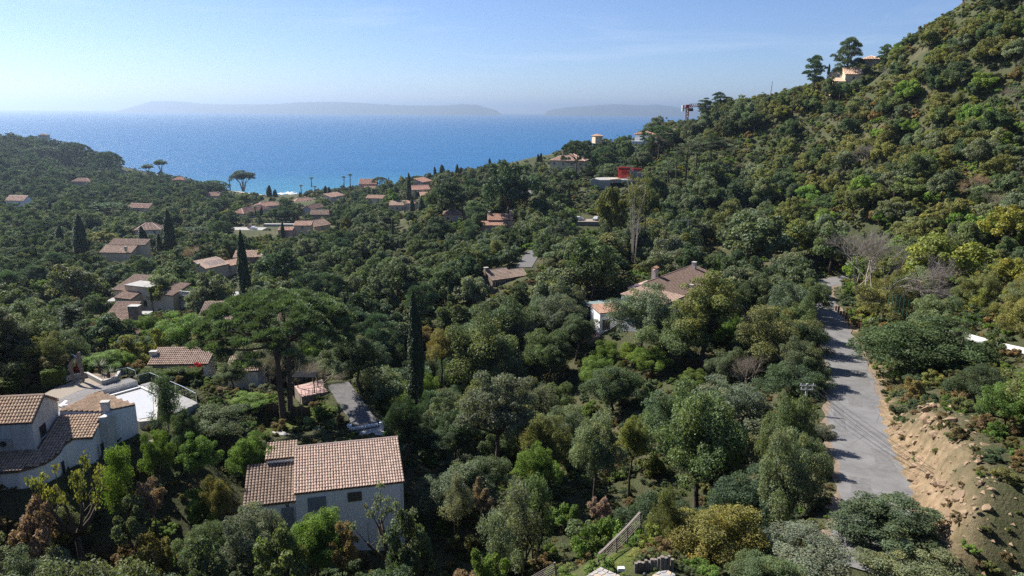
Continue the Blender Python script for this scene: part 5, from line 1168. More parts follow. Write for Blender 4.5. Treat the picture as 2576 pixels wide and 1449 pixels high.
for k, (x, y, l) in enumerate(((990,230,'silvery yucca in the deck planter'), (1130,300,'smaller yucca at the right of the deck planter'))):
    p = onz(*d(x, y+140), 57.9); o = empty('yucca', tuple(p), 0, l, 'yucca'); m = obj('leaf_rosette', yu, o, (0,0,.75-.2*k)); m.scale = (1.3-.4*k,)*3; MB().tube([(0,0,-.1),(0,0,.8-.2*k)], [.16,.13], 7).build('trunk', M['bark'], o)
# hedges: clipped boxes of leaves
def hedge(name, P, h, wd, label, col, zb, top=None, leaf=.12, dens=420):
    P = [np.array(p) for p in P]; B = P[0]; rng = np.random.default_rng(len(label)); pts, ns, ti = [], [], []
    for a, b in zip(P[:-1], P[1:]):
        L = np.linalg.norm((b-a)[:2]); e = (b-a)[:2]/L; q = np.array([-e[1], e[0]]); n = int(dens*L*(wd+2*h))
        s = rng.random(n)*L; f = rng.integers(0, 3, n); tt = rng.random(n)
        side = np.where(f == 0, -1, np.where(f == 1, 1, 0)); off = np.where(f == 2, (tt-.5)*wd, side*wd/2)+rng.normal(0, .05, n); zz = np.where(f == 2, h, tt*h)+rng.normal(0, .05, n)
        zz = zz + .06*np.sin(s*2.1); xy = (a-B)[:2]+np.outer(s, e)+np.outer(off, q); pts.append(np.c_[xy, zz]); ns.append(np.c_[np.outer(side, q), (f == 2)*1.0]+rng.normal(0, .5, (n, 3))); ti.append(rng.uniform(.7, 1.3, n))
    Pn, Nn, tn = np.concatenate(pts), np.concatenate(ns), np.concatenate(ti)
    o = obj(name, quadmesh(name, leafquads(Pn, Nn, leaf, .65, rng), M['leaf'], tn, np.clip(rng.normal(.2,.2,len(tn)),0,1)), None, (B[0], B[1], zb), label=label, cat='hedge'); o['tcol'] = list(COLORS[col] if isinstance(col, str) else col)
    m = MB()
    for a, b in zip(P[:-1], P[1:]): q = a-B; r = b-B; m.beam((q[0],q[1],h*.48), (r[0],r[1],h*.48), wd*.8, h*.9)
    m.build('stem_core', M['bark'], o); return o
ct = crop(0, 1000, 4.819)
hp = lambda x, y, z: onz(*ct(x, y), z)
hedge('hedge', [hp(545,655,57.5)+[0,.6,0], hp(900,600,57.5)+[0,.6,0]], 1.5, 1.2, 'clipped bright topped hedge left of the driftwood figures', (.10,.15,.025), 57.5)
hedge('hedge', [hp(170,640,57.4)+[0,.6,0], hp(330,640,57.4)+[0,.6,0]], 1.2, 1.0, 'shorter bright green hedge near the left edge of the photo', (.10,.15,.025), 57.4)
hedge('hedge', [hp(-40,500,57.4), hp(130,480,57.4)], 2.3, 1.4, 'dark rounded clipped hedge at the left edge above the villa', 'dark green', 57.4)
hd = lambda x, y, z: onz(*d(x, y), z)
hedge('hedge', [hd(1600,430,57.0), hd(2060,450,56.6), hd(2540,520,56.0)], 1.3, 1.5, 'long trimmed hedge behind the pool railing', (.085,.125,.03), 56.2)
# cloud-pruned trees
rb = np.random.default_rng(44); Vb, tb, wb = cloud(np.array([[0,0,0.]]), np.array([1.0]), 1700, .16, .6, rb, flat=.72, shell=.9, rnd=.45); BALL = quadmesh('foliage_ball', Vb, M['leaf'], tb, wb)
def cloudtree(balls, Yb, zb, label, col):
    ps = [(atY(*ct(x, y), Yb+random.uniform(-.5,.5)), r) for x, y, r in balls]; bx = np.mean([p[0] for p, r in ps]); o = empty('cloud_pruned_tree', (bx, Yb, zb), 0, label, 'topiary tree', 'cloud pruned trees beside the deck'); m = MB(); B = np.array([bx, Yb, zb])
    m.tube([(0,0,-.5),(.05,0,.6),(0,.1,1.1)], [.12,.10,.08], 7)
    for p, r in ps:
        q = p-B; m.tube([(0,.1,1.05), q*.5+np.array([0,0,.35]), q-np.array([0,0,.1])], [.07,.055,.04], 5)
    m.build('trunk', M['bark'], o)
    for p, r in ps:
        k = obj('foliage_ball', BALL, o, tuple(p-B)); s = r/4.819*.8587/FPX*math.hypot(Yb, ZC-p[2]); k.scale = (s, s, s); k['tcol'] = list(COLORS[col])
    return o
cloudtree([(170,175,62),(295,150,62),(275,232,85)], 72.5, 57.4, 'cloud pruned tree with three grey green balls at far left', 'dull green'); cloudtree([(430,195,62),(500,215,75),(570,165,65),(640,205,68)], 73, 57.4, 'tallest cloud pruned tree with four olive balls', 'grey green')
cloudtree([(610,265,60),(665,335,92)], 71.5, 57.4, 'cloud pruned tree with golden green ball above the bright hedge', 'yellowing'); cloudtree([(835,285,78),(895,240,72)], 72.5, 57.5, 'cloud pruned tree with orange tinged balls beside the driftwood figures', 'yellowing'); cloudtree([(190,365,88)], 70, 57.2, 'low flat topped clipped tree at the far left', 'dull green')

# ------------------------------------------------------------------ fences and paving at the bottom edge
d6 = crop(1700, 1450, 6.09)
def slat_fence(tops, bases, Ys, n, label):
    P = [(atY(*d6(*t_), y), atY(*d6(*b_), y)) for t_, b_, y in zip(tops, bases, Ys)]; B = P[0][1]; o = empty('slat_fence', tuple(B), 0, label, 'fence', 'brown slat fences at the bottom edge')
    for t_, b_ in P: MB().beam(tuple(b_-B-[0,0,.3]), tuple(t_-B), .10).build('post', M['wood'], o)
    for (t0, b0), (t1, b1) in zip(P[:-1], P[1:]):
        for k in range(n):
            f = (k+.35)/n; s0, s1 = b0+(t0-b0)*f-B, b1+(t1-b1)*f-B; MB().beam(tuple(s0+[0,-.06,0]), tuple(s1+[0,-.06,0]), .025, .035).build('slat', M['wood'], o)
        MB().beam(tuple(t0-B+[0,0,.05]), tuple(t1-B+[0,0,.05]), .14, .06).build('top_rail', M['wood'], o)
    return o
slat_fence([(325,1068),(430,975),(640,770),(830,580),(1065,322)], [(330,1262),(440,1180),(650,975),(845,780),(1078,520)], [38.0,38.9,40.4,41.9,44.2], 5, 'brown horizontal slat fence climbing from the crazy paving')
d7 = crop(1300, 1100, 2.464); P = [(atY(*d7(590,1470), 36.0), atY(*d7(600,1530), 36.0)), (atY(*d7(800,1350), 37.6), atY(*d7(815,1430), 37.6))]
o = empty('slat_fence', tuple(P[0][1]), 0, 'grey slat fence cut by the bottom edge of the photo', 'fence', 'brown slat fences at the bottom edge')
for t_, b_ in P: MB().beam(tuple(b_-P[0][1]-[0,0,.3]), tuple(t_-P[0][1]), .1).build('post', M['wood'], o)
for k in range(6):
    f = (k+.5)/6; s0, s1 = P[0][1]+(P[0][0]-P[0][1])*f-P[0][1], P[1][1]+(P[1][0]-P[1][1])*f-P[0][1]; MB().beam(tuple(s0), tuple(s1), .025, .035).build('slat', M['wood'], o)
for (x, y) in ((560,700),(200,1000),(900,850),(1050,600)): foot(*atY(*d6(x, y+150), 40)[:2], 1.1)
keep_open([(1505,1400),(1580,1322),(1612,1288),(1616,1330),(1660,1360),(1690,1449),(1470,1449),(1330,1449),(1395,1412),(1500,1425)], 37.5)
# log palisade
o = empty('log_palisade', tuple(atY(*d6(1300,1330), 36.8)), 0, 'row of upright weathered logs beside the yellow green bank', 'palisade'); B = np.array(o.location)
arc = [(985,1345),(1040,1330),(1100,1320),(1160,1310),(1215,1300),(1270,1290),(1330,1270),(1390,1255),(1450,1240),(1510,1235),(1570,1240),(1630,1260)]
for k, (x, y) in enumerate(arc):
    p = atY(*d6(x, y+85), 36.3+.25*math.sin(k*.5))-B; h = .78+.07*math.sin(k*2.7); MB().tube([tuple(p-[0,0,.4]), tuple(p+[0,0,h])], [.105+.015*math.sin(k*1.7)]*2, 8).build('log', M['wood'], o)
# crazy paving: separate stones on a mortar bed
def paving(name, outline, Yc, label, seed, n):
    P = [atY(*d6(x, y), Yc+(1449-y)*.004) for x, y in outline]; zz = P[0][2]; P = [onz(*d6(x, y), zz) for x, y in outline]; B = P[0]; o = empty(name, tuple(B), 0, label, 'paving'); L = [(p[0]-B[0], p[1]-B[1]) for p in P]
    MB().prism(L, -.6, 0).build('mortar_bed', M['stone_white'], o); rng = np.random.default_rng(seed); xs = np.array(L); S = []
    while len(S) < n:
        q = rng.uniform(xs.min(0), xs.max(0))
        if inside(q, L) and all(np.hypot(*(q-s)) > .22 for s in S): S.append(q)
        if rng.random() < .002: break
    for s in S:   # each stone is its own cell of the mosaic, shrunk for the joint
        poly = [np.array(p) for p in L]
        for t_ in S:
            if t_ is s: continue
            mpt, nn = (s+t_)/2, (t_-s)/np.linalg.norm(t_-s); out = []
            for i in range(len(poly)):
                a, b = poly[i], poly[(i+1)%len(poly)]; da, db = (a-mpt)@nn+.025, (b-mpt)@nn+.025
                if da <= 0: out.append(a)
                if (da < 0) != (db < 0): out.append(a+(b-a)*da/(da-db))
            poly = out
            if len(poly) < 3: break
        if len(poly) >= 3: MB().prism([tuple(p) for p in poly], .002, .03).build('paving_stone', M['crazy%d' % rng.integers(0, 3)], o)
    return o
for k, c in enumerate(((.30,.29,.29),(.36,.33,.30),(.42,.33,.25))): M['crazy%d' % k] = plain('flagstone_%s' % 'abc'[k], c, .8, .15, 8)
paving('crazy_paving', [(60,1480),(360,1292),(700,1440),(730,1520),(60,1520)], 34.6, 'crazy paved corner of grey flagstones at the bottom edge', 4, 22)
paving('stone_table', [(1285,1440),(1400,1372),(1560,1350),(1690,1420),(1700,1520),(1290,1520)], 34.0, 'round pale flagstone slab below the log palisade', 9, 12)
p = atY(*d6(728,1330), 36.0); o = MB().box(-.19,.19,-.12,.12,-.05,.13).build('white_box', M['white'], None, label='small white box lying on the yellow green grass', cat='box'); o.location = tuple(p)
p = atY(*d6(1150,1430), 35.2); o = MB().tube([(0,0,-.3),(0,0,.05),(0,0,.1),(0,0,.16)], [.11,.12,.09,.03], 10).build('garden_lantern', M['dark_metal'], None, label='small dark lantern in front of the log palisade', cat='lantern'); o.location = tuple(p)

# ------------------------------------------------------------------ poles and wires
def pole(px, py, Y, h, label, arms=1, lean=0.0, thin=.13, wires=True):
    top = atY(px, py, Y); o = empty('utility_pole', (top[0], top[1], top[2]-h), 0, label, 'utility pole', 'utility poles in the valley'); MB().tube([(0,0,-1),(lean*.5,0,h*.5),(lean,0,h)], [thin*1.2,thin*1.05,thin*.9], 8).build('pole_shaft', M['concrete' if thin > .12 else 'wood'], o)
    for k in range(arms):
        MB().box(lean-.75+.1*k, lean+.75-.1*k, -.05, .05, h-.25-.45*k, h-.15-.45*k).build('crossarm', M['metal'], o)
        for x in (-.65, 0, .65): MB().tube([(lean+x*(1-.12*k),0,h-.148-.45*k),(lean+x*(1-.12*k),0,h+.03-.45*k)], [.035,.045], 6).build('insulator', M['white'], o)
    return o, top
def wire(a, b, sag, label, group):
    pts = []
    for k in range(25):
        f = k/24; p = a+(b-a)*f; pts.append((p[0]-a[0], p[1]-a[1], p[2]-a[2]-sag*4*f*(1-f)))
    o = MB().tube(pts, [.016]*25, 3).build('overhead_wire', M['dark_metal'], None, label=label, cat='wire', group=group); o.location = tuple(a)
_, tp = pole(2031, 965, 72, 8.5, 'near utility pole with crossarm beside the asphalt lane', 2)
nx = atY(2640, 1370, 40)
for k, (dx, dz) in enumerate(((-.65,0),(0,0),(.65,0),(.5,-.45))): wire(tp+[dx,0,dz+.03], nx+[dx*.8,dx*.5,dz], .5, ['leftmost','second','third','lowest'][k]+' wire running from the near pole down across the lane', 'wires over the lane')
_, t2 = pole(1733, 553, 205, 8, 'utility pole with crossarm among oaks above the white villa', 1, thin=.11); far_end = atY(1640, 556, 235)
for k, dx in enumerate((-.6, 0, .6)):
    wire(t2+[dx,0,0], far_end+[dx,0,0], .4, ['first','second','third'][k]+' wire left of the pole above the villa', 'wires above the villa'); wire(tp+[dx,0,.03], t2+[dx,0,0], 2.0, ['first','second','third'][k]+' wire from the near pole to the pole above the villa', 'wires above the villa')
pole(1940, 205, 352, 8.5, 'leaning dark pole standing out against the sky on the ridge', 0, lean=.6, thin=.16); pole(1331, 490, 325, 7, 'thin pole beside the far road bend', 1, thin=.11)
for k, (x, y) in enumerate(((613,545),(622,549))):
    t_ = atY(x, y, 380); o = empty('street_lamp', (t_[0], t_[1], t_[2]-9), 0, ['pale street lamp post just above the tall cypress tip', 'thinner brownish post just right of the pale lamp post'][k], 'lamp post'); MB().tube([(0,0,-1),(0,0,9)], [.16,.12], 6).build('lamp_post', M['metal' if k == 0 else 'wood'], o)
    MB().box(-.1, .8, -.1, .1, 9.002, 9.12).build('lamp_head', M['dark_metal'], o)
# parking area and cars
def car(p, rz, col, label, group=None):
    o = empty('parked_car', tuple(p), rz, label, 'car', group); m = MB(); prof = [(-2.1,.35),(-2.1,.8),(-1.9,.95),(-1.45,1.0),(-.95,1.42),(.75,1.45),(1.35,1.0),(2.0,.85),(2.1,.6),(2.1,.35)]
    n = len(prof); ins = lambda z: .86 if z <= 1.0 else .66; m.add([(x, -ins(z), z) for x, z in prof]+[(x, ins(z), z) for x, z in prof], [tuple(range(n))[::-1], tuple(range(n, 2*n))]+[(i, (i+1)%n, n+(i+1)%n, n+i) for i in range(n)]); m.build('body', col, o)
    for x in (-1.3, 1.3):
        for y in (-.82, .82):
            w = MB().tube([(0,-.11,0),(0,.11,0)], [.33,.33], 12).build('wheel', M['dark_metal'], o); w.location = (x, y, .33); MB().tube([(0,-.125,0),(0,.125,0)], [.19,.19], 10).build('rim', M['metal'], w)
    for y in (-1, 1): MB().add([(-.9,y*.80,1.0),(1.15,y*.80,1.0),(.68,y*.69,1.38),(-.85,y*.69,1.38)], [(0,1,2,3)]).build('side_window', M['glass'], o)
    MB().add([(1.37,-.7,1.03),(1.37,.7,1.03),(.80,.58,1.44),(.80,-.58,1.44)], [(0,1,2,3)]).build('windscreen', M['glass'], o)
    for y in (-.6, .6): MB().box(2.09, 2.13, y-.15, y+.15, .62, .76).build('headlight', M['white'], o)
    return o
M['car_white'] = plain('white_car_paint', (.75,.76,.78), .25, .03, 1, .5); M['car_red'] = plain('dark_red_car_paint', (.16,.02,.03), .3, .05, 1, .5); M['car_silver'] = plain('silver_car_paint', (.45,.46,.48), .3, .03, 1, .5)
YY = np.geomspace(32, 950, 500)
def on_ground(px, py, Ys=None):
    dr = ray(px, py); X_, Z_ = YY*dr[0]/dr[1], ZC+YY*dr[2]/dr[1]; g = ground(X_, YY); k = np.nonzero(Z_ <= g)[0]; k = int(k[0]) if len(k) else len(YY)-1
    return np.array([X_[k], YY[k], g[k]])
def yard(name, px, py, w, dpt, label, mat):
    p = on_ground(px, py); q = [(p[0]-w/2, p[1]-dpt/2), (p[0]+w/2, p[1]-dpt/2), (p[0]+w/2, p[1]+dpt/2), (p[0]-w/2, p[1]+dpt/2)]; zz = max(g1(*c) for c in q+[(p[0], p[1])])+.05
    MB().prism(q, zz-3, zz).build(name, M[mat], kind='structure', label=label); foot(p[0], p[1], max(w, dpt)*.55); return np.array([p[0], p[1], zz])
pk = yard('parking_yard', 612, 577, 22, 9, 'pale paved yard with parked cars beyond the tall cypress', 'concrete'); keep_open([(590,572),(655,566),(700,575),(690,585),(590,584)], pk[1]-6)
car(pk+[4,1,.0], .3, M['car_red'], 'dark red car parked beside the lamp posts'); car(pk+[6,-2.5,.0], 2.9, M['car_white'], 'white car parked in front of the dark red car')
pk = yard('parking_yard', 1470, 562, 16, 7, 'shaded yard with white cars under the oaks', 'gravel'); keep_open([(1450,564),(1460,557),(1500,557),(1500,565)], pk[1]-5)
car(pk+[-2.5,-.5,0], .2, M['car_white'], 'white car parked under oaks right of the two-chimney house'); car(pk+[4.5,.5,0], 1.2, M['car_silver'], 'silver car half hidden under the oak trunks')
for (nm, px, py, w, dpt, lb, mt) in (('courtyard', 335, 762, 12, 5, 'pale sunlit courtyard below the rambling house', 'concrete'), ('courtyard', 597, 745, 9, 6, 'bright paved court beside the foot of the tall cypress', 'concrete'), ('far_road', 1322, 487, 5, 16, 'grey bend of road on the spur', 'asphalt'), ('far_road', 735, 568, 30, 3, 'pale road behind the striped roof cottage', 'concrete')):
    q = yard(nm, px, py, w, dpt, lb, mt); keep_open([(px-w*2.2, py+9), (px-w*2.2, py-9), (px+w*2.2, py-9), (px+w*2.2, py+9)] if nm == 'courtyard' else [(px-12, py+8), (px-12, py-8), (px+12, py-8), (px+12, py+8)], q[1]-4)
p = onz(*crop(250,780,2.73)(290,270), 44.0); p = on_ground(362, 760); o = MB().box(-1.6, 1.6, -.05, .05, 0, 1.3).build('yellow_screen', M['yellow'], None, label='yellow screen panel standing in the pale courtyard', cat='screen'); o.location = tuple(p)
# red hydrant-like shrub stand by the white track: slim red standpipe
p = on_ground(2489, 872); o = empty('standpipe', tuple(p), 0, 'bright red standpipe at the edge of the white track', 'hydrant'); MB().tube([(0,0,-.2),(0,0,.85),(0,0,1.0),(0,0,1.08)], [.13,.13,.16,.08], 10).build('pipe', M['red'], o); MB().tube([(-.28,0,.7),(.28,0,.7)], [.08,.08], 8).build('outlet', M['red'], o)
# green mesh fence on the hillside
M['green'] = plain('green_post', (.02,.10,.085), .6, .15, 2); df = crop(2540, 840, 7.44)
B = onz(*df(490,280), 57.5); o = empty('mesh_fence', tuple(B), 0, 'green post and wire fence on the bank behind the bare tree', 'fence'); last = None
for (x, y, yb) in ((497,130,280),(578,140,275),(652,190,370),(735,225,440),(818,265,450),(912,295,460)):
    t_ = atY(*df(x, y), 104); b_ = t_-[0,0,1.9]; MB().tube([tuple(b_-B-[0,0,.6]), tuple(t_-B)], [.045,.045], 6).build('post', M['green'], o)
    if last is not None:
        for k in range(5): MB().tube([tuple(last-B-[0,0,.1+k*.4]), tuple(t_-B-[0,0,.1+k*.4])], [.012,.012], 3).build('wire', M['green'], o)
    last = t_
# broken wooden palings along the lane
o = empty('paling_fence', tuple(on_ground(2095, 800)), 0, 'row of tan wooden palings on the bank above the lane', 'fence'); B = np.array(o.location)
for k in range(12):
    q = on_ground(2083+k*6.3, 783+k*5.2)+[1.4,0,0]; h = 1.0+.25*math.sin(k*2.1); q[2] = g1(q[0], q[1]); MB().box(q[0]-B[0]-.2, q[0]-B[0]+.2, q[1]-B[1]-.05, q[1]-B[1]+.05, q[2]-B[2]-.4, q[2]-B[2]+h).build('paling', M['orange_tile'] if k % 3 == 0 else M['rust'], o)
# boulders and stones of the cut bank
rng = random.Random(11)
def rock(name, p, s, label, seed):
    r = np.random.default_rng(seed); dd = sph(40, r); import bmesh as _b
    bm = _b.new(); [bm.verts.new(tuple(q*np.array([1,.8,.65])*r.uniform(.75,1.1)*s)) for q in dd]; _b.ops.convex_hull(bm, input=bm.verts); m_ = bpy.data.meshes.new(name); bm.to_mesh(m_); bm.free(); m_.materials.append(M['bank_rock'])
    o = obj(name, m_, None, tuple(p), label=label, cat='boulder'); return o
M['bank_rock'] = stonemat('bank_rock', (.22,.15,.095), (.36,.265,.175), 1.5)
q = on_ground(2316, 1163); rock('boulder', q, .55, 'pale angular boulder lying at the lane edge', 1); q = on_ground(2338, 1062); rock('boulder', q, .9, 'largest tan boulder jutting from the top of the cut bank', 2); q = on_ground(2352, 1100); rock('boulder', q, .6, 'tan boulder just below the largest one on the bank', 3)
import bmesh as _b
ro = MB(); r6 = np.random.default_rng(31)
for k in range(230):
    yy_ = r6.uniform(41, 70); xx_ = np.interp(yy_, ROADS[:, 1], ROADS[:, 0])+r6.uniform(3.0, 7.2); s = r6.uniform(.15, .5)*(1.5 if r6.random() < .12 else .8); zz_ = g1(xx_, yy_)
    dd = sph(22, r6); bm = _b.new(); [bm.verts.new(tuple(q*np.array([1.1,.8,.7])*r6.uniform(.7,1.1)*s)) for q in dd]; _b.ops.convex_hull(bm, input=bm.verts); bm.verts.index_update()
    ro.add([(v.co.x+xx_, v.co.y+yy_, v.co.z+zz_-.25*s) for v in bm.verts], [tuple(v.index for v in f.verts) for f in bm.faces]); bm.free()
ro.build('rock_outcrop', M['bank_rock'], kind='stuff', label='broken ochre rock showing all over the cut bank')
ms = MB(); r5 = np.random.default_rng(8)
for k in range(190):
    px, py = r5.uniform(2260, 2560), r5.uniform(1040, 1449); q = on_ground(px, py); 
    if ground([q[0]], [q[1]])[0] < 50: continue
    rr = np.interp(q[1], ROADS[:, 1], ROADS[:, 0]); 
    if not (rr+2.6 < q[0] < rr+10): continue
    s = r5.uniform(.05, .20); v = [tuple(q+np.array(e)*s*r5.uniform(.6,1.2)) for e in ((1,0,0),(-1,0,.1),(0,1,0),(0,-1,.1),(.1,.1,.8),(0,0,-.8))]; ms.add(v, [(0,2,4),(2,1,4),(1,3,4),(3,0,4),(2,0,5),(1,2,5),(3,1,5),(0,3,5)])
ms.build('rubble', M['bank_rock'], kind='stuff', label='tan stones strewn over the cut bank')
keep_open([(2070,1230),(2072,1000),(2085,930),(2066,860),(2060,760),(2045,716),(2062,716),(2100,790),(2165,860),(2205,960),(2240,1110),(2290,1180),(2230,1195),(2150,1190),(2110,1210)], 62); keep_open([(2250,1080),(2330,1060),(2420,1150),(2480,1230),(2540,1330),(2500,1340),(2400,1260),(2290,1180)], 52)
keep_open([(2085,930),(2066,860),(2060,760),(2045,716),(2062,716),(2100,790),(2165,860),(2200,950)], 100); keep_open([(2480,850),(2576,875),(2576,905),(2480,885)], 86); keep_open([(1312,675),(1335,625),(1372,610),(1365,650),(1340,680)], 170); keep_open([(1905,640),(1915,620),(1945,620),(1940,640)], 190); keep_open([(1770,615),(1775,598),(1815,598),(1815,615)], 215)
# open sea and sky seen over the treetops: nothing tall stands in the way
keep_open([(0,334),(100,334),(205,352),(225,375),(270,378),(305,400),(310,428),(360,418),(400,425),(430,430),(500,452),(570,458),(580,480),(640,482),(700,494),(740,492),(760,478),(830,470),(900,462),(1000,444),(1100,428),(1200,414),(1300,404),(1380,394),(1412,362),(1450,346),(1500,345),(1595,336),(1615,312),(1640,290),(1700,290),(1715,300),(1750,300),(1770,255),(1850,240),(1940,228),(2030,205),(2090,190),(2100,165),(2200,150),(2240,118),(2300,70),(2380,30),(2430,0),(0,0)], 2000)
keep_open([(2012,955),(2052,955),(2046,1015),(2018,1015)], 71); keep_open([(575,425),(648,425),(648,482),(575,482)], 680); keep_open([(752,440),(892,436),(892,478),(752,488)], 585)
keep_open([(1615,290),(1705,290),(1715,370),(1610,370)], 362); keep_open([(1405,345),(1560,350),(1560,400),(1405,405)], 372); keep_open([(2020,100),(2220,95),(2215,200),(2090,235),(2020,190)], 315); keep_open([(1565,450),(1625,450),(1610,640),(1575,640)], 172); keep_open([(1020,740),(1062,740),(1068,990),(1020,990)], 84); keep_open([(600,585),(632,585),(634,740),(604,740)], 148)
for xx_, w_ in ((421,14),(198,16),(358,12),(400,8)): keep_open([(xx_-w_,560),(xx_+w_,560),(xx_+w_,622),(xx_-w_,622)], 282)
keep_open([(1012,440),(1040,440),(1065,500),(1065,530),(1020,530)], 408)
landmark('near utility pole', 2031, 1000); landmark('asphalt lane bend', 2090, 830); landmark('umbrella pine', 690, 830); landmark('bare grey tree', 2190, 640); landmark('tall middle cypress', 1043, 870); landmark('tall left cypress', 615, 670); landmark('slat fence', 1560, 1360); landmark('cut bank', 2400, 1200); landmark('driveway', 900, 1020); landmark('white track', 2530, 880); landmark('short lane', 1340, 640); landmark('dead gum tree', 1585, 560); landmark('pole above the villa', 1733, 560); landmark('beach', 720, 490); landmark('crazy paving', 1510, 1440)

# ------------------------------------------------------------------ building site and crane
ds = crop(1700, 440, 5.12); Ys = 322
S0 = atY(*ds(450, 560), Ys); S = empty('building_site', tuple(S0), 0, 'unfinished concrete house with red formwork props on the spur', 'building site')
def sp(x, y, Y=Ys): return atY(*ds(x, y), Y)-S0
def slabwall(a, b, c, e, name, mat, th=.4):
    m = MB(); P = [sp(*q) for q in (a, b, c, e)]; N = np.array([0, th, 0]); m.add([tuple(p) for p in P]+[tuple(p+N) for p in P], [(0,1,2,3),(7,6,5,4)]+[(i, i+4, (i+1)%4+4, (i+1)%4) for i in range(4)]); return m.build(name, M[mat], S)
slabwall((148,445),(200,425),(450,480),(450,560),'wall','concrete'); slabwall((148,445),(148,520),(330,580),(450,560),'wall','concrete'); slabwall((755,300),(850,315),(850,450),(740,440),'wall','concrete'); slabwall((855,340),(960,340),(960,470),(855,455),'wall','concrete')
p0, p1 = sp(200,420), sp(760,450); MB().prism([(p0[0],.5),(p1[0]+3,.5),(p1[0]+4,14),(p0[0]+3,14)], p1[2]-1.2, p1[2]).build('floor_slab', M['concrete'], S)
MB().box(sp(745,350)[0], sp(800,350)[0], -.45, -.15, sp(770,430)[2], sp(770,350)[2]).build('formwork_panel', M['yellow'], S)
for i in range(7):
    for j in range(3):
        x = sp(590+i*24, 300)[0]; y = .6+j*1.6; zb, zt = sp(600,430)[2], sp(600,300)[2]; m = MB(); m.tube([(x,y,zb),(x,y,zt)], [.09,.09], 5)
        if i < 6 and j == 0: m.beam((x,y,zb+.5), (x+1.5,y,zt-.5), .08)
        m.build('red_prop', M['red'], S)
for j in range(4): MB().box(sp(580,250)[0], sp(755,250)[0], .2+j*1.4, .5+j*1.4, sp(600,300)[2], sp(600,262)[2]).build('red_beam', M['red'], S)
for j in range(3): MB().box(sp(800,250)[0], sp(925,250)[0], .2+j*1.4, .5+j*1.4, sp(840,305)[2], sp(840,275)[2]).build('red_beam', M['red'], S)
m = MB(); [m.box(sp(440+k*30,400)[0], sp(440+k*30,400)[0]+1.6, -.6+k*.3, 1.2+k*.3, sp(440,440)[2], sp(440,432)[2]+.05*k) for k in range(5)]; m.build('plank_stack', M['cream_wall'], S)
p = on_ground(1440, 470); o = MB().box(-2,2,-1.2,1.2,0,1.4).box(-1.2,.4,-1,1,1.402,2.3).build('sand_pallets', M['yellow'], None, label='yellow tan stack of pallets below the building site', cat='pallets'); o.location = (S0[0]-17, S0[1]-4, S0[2]-2.6)
for x in range(-12, 24, 4): foot(S0[0]+x, Ys+4, 5)
keep_open([(1484,470),(1484,445),(1500,440),(1556,448),(1556,418),(1616,424),(1616,455),(1540,480)], Ys-2); landmark('building site', 1550, 450)
dc = crop(1960, 280, 8.1875); Yc = 455
C0 = atY(*dc(432, 610), Yc); C0[2] -= 14; K = empty('tower_crane', tuple(C0), 0, 'red and white tower crane rising behind the treetops', 'crane'); cpnt = lambda x, y: atY(*dc(x, y), Yc)-C0
xa, xb = cpnt(405,400)[0], cpnt(462,400)[0]; hw = (xb-xa)/2; xm = (xa+xb)/2; zt = cpnt(432,310)[2]; m = MB()
for sx in (-1, 1):
    for sy in (-1, 1): m.beam((xm+sx*hw, sy*hw, 0), (xm+sx*hw, sy*hw, zt), .35)
n = int(zt/(hw*2))
for k in range(n):
    z0, z1 = zt*k/n, zt*(k+1)/n; s = 1 if k % 2 else -1
    for sy in (-1, 1): m.beam((xm-s*hw, sy*hw, z0), (xm+s*hw, sy*hw, z1), .22)
    for sx in (-1, 1): m.beam((xm+sx*hw, -s*hw, z0), (xm+sx*hw, s*hw, z1), .22)
M['orange'] = plain('orange_mast', (.42,.16,.06), .6, .15, 2); m.build('mast', M['orange'], K)
m = MB().box(cpnt(412,0)[0], cpnt(490,0)[0], -1.0, 1.0, zt+.002, cpnt(0,215)[2]); m.build('slewing_head', M['red'], K)
MB().box(cpnt(330,0)[0], cpnt(410,0)[0], -.5, .5, cpnt(0,315)[2], cpnt(0,298)[2]).build('counter_jib', M['white'], K)
for (x0, x1, y0, y1) in ((330,380,375,312),(330,385,296,228)): MB().box(cpnt(x0,0)[0], cpnt(x1,0)[0], -.9, .9, cpnt(0,y0)[2], cpnt(0,y1)[2]).build('counterweight', M['white'], K)
MB().box(cpnt(500,0)[0], cpnt(590,0)[0], -1.2, 1.2, cpnt(0,372)[2], cpnt(0,297)[2]).build('cab', M['solar'], K)
A1, A2, B1, B2 = cpnt(480,285), cpnt(1060,250), cpnt(480,205), cpnt(1060,180); ns = 14
for k in range(ns):
    f0, f1 = k/ns, (k+1)/ns; m = MB(); a0, a1, b0, b1 = A1+(A2-A1)*f0, A1+(A2-A1)*f1, B1+(B2-B1)*f0, B1+(B2-B1)*f1
    for y in (-.8, .8): m.beam(tuple(a0+[0,y,0]), tuple(a1+[0,y,0]), .25); m.beam(tuple(a0+[0,y,0]), tuple((b0+b1)/2), .18); m.beam(tuple((b0+b1)/2), tuple(a1+[0,y,0]), .18)
    m.beam(tuple(b0), tuple(b1), .25); m.build('jib_section', M['red' if k in (0,1,5,6,7,8) else 'white'], K)
m = MB(); q = cpnt(478,330); m.tube([tuple(q), tuple(cpnt(478,475))], [.06,.06], 4); m.build('hoist_cable', M['dark_metal'], K)
keep_open([(1715,283),(1715,262),(1745,262),(1765,258),(1790,270),(1760,285),(1740,292),(1735,300),(1724,300)], Yc-3); landmark('crane', 1740, 280)
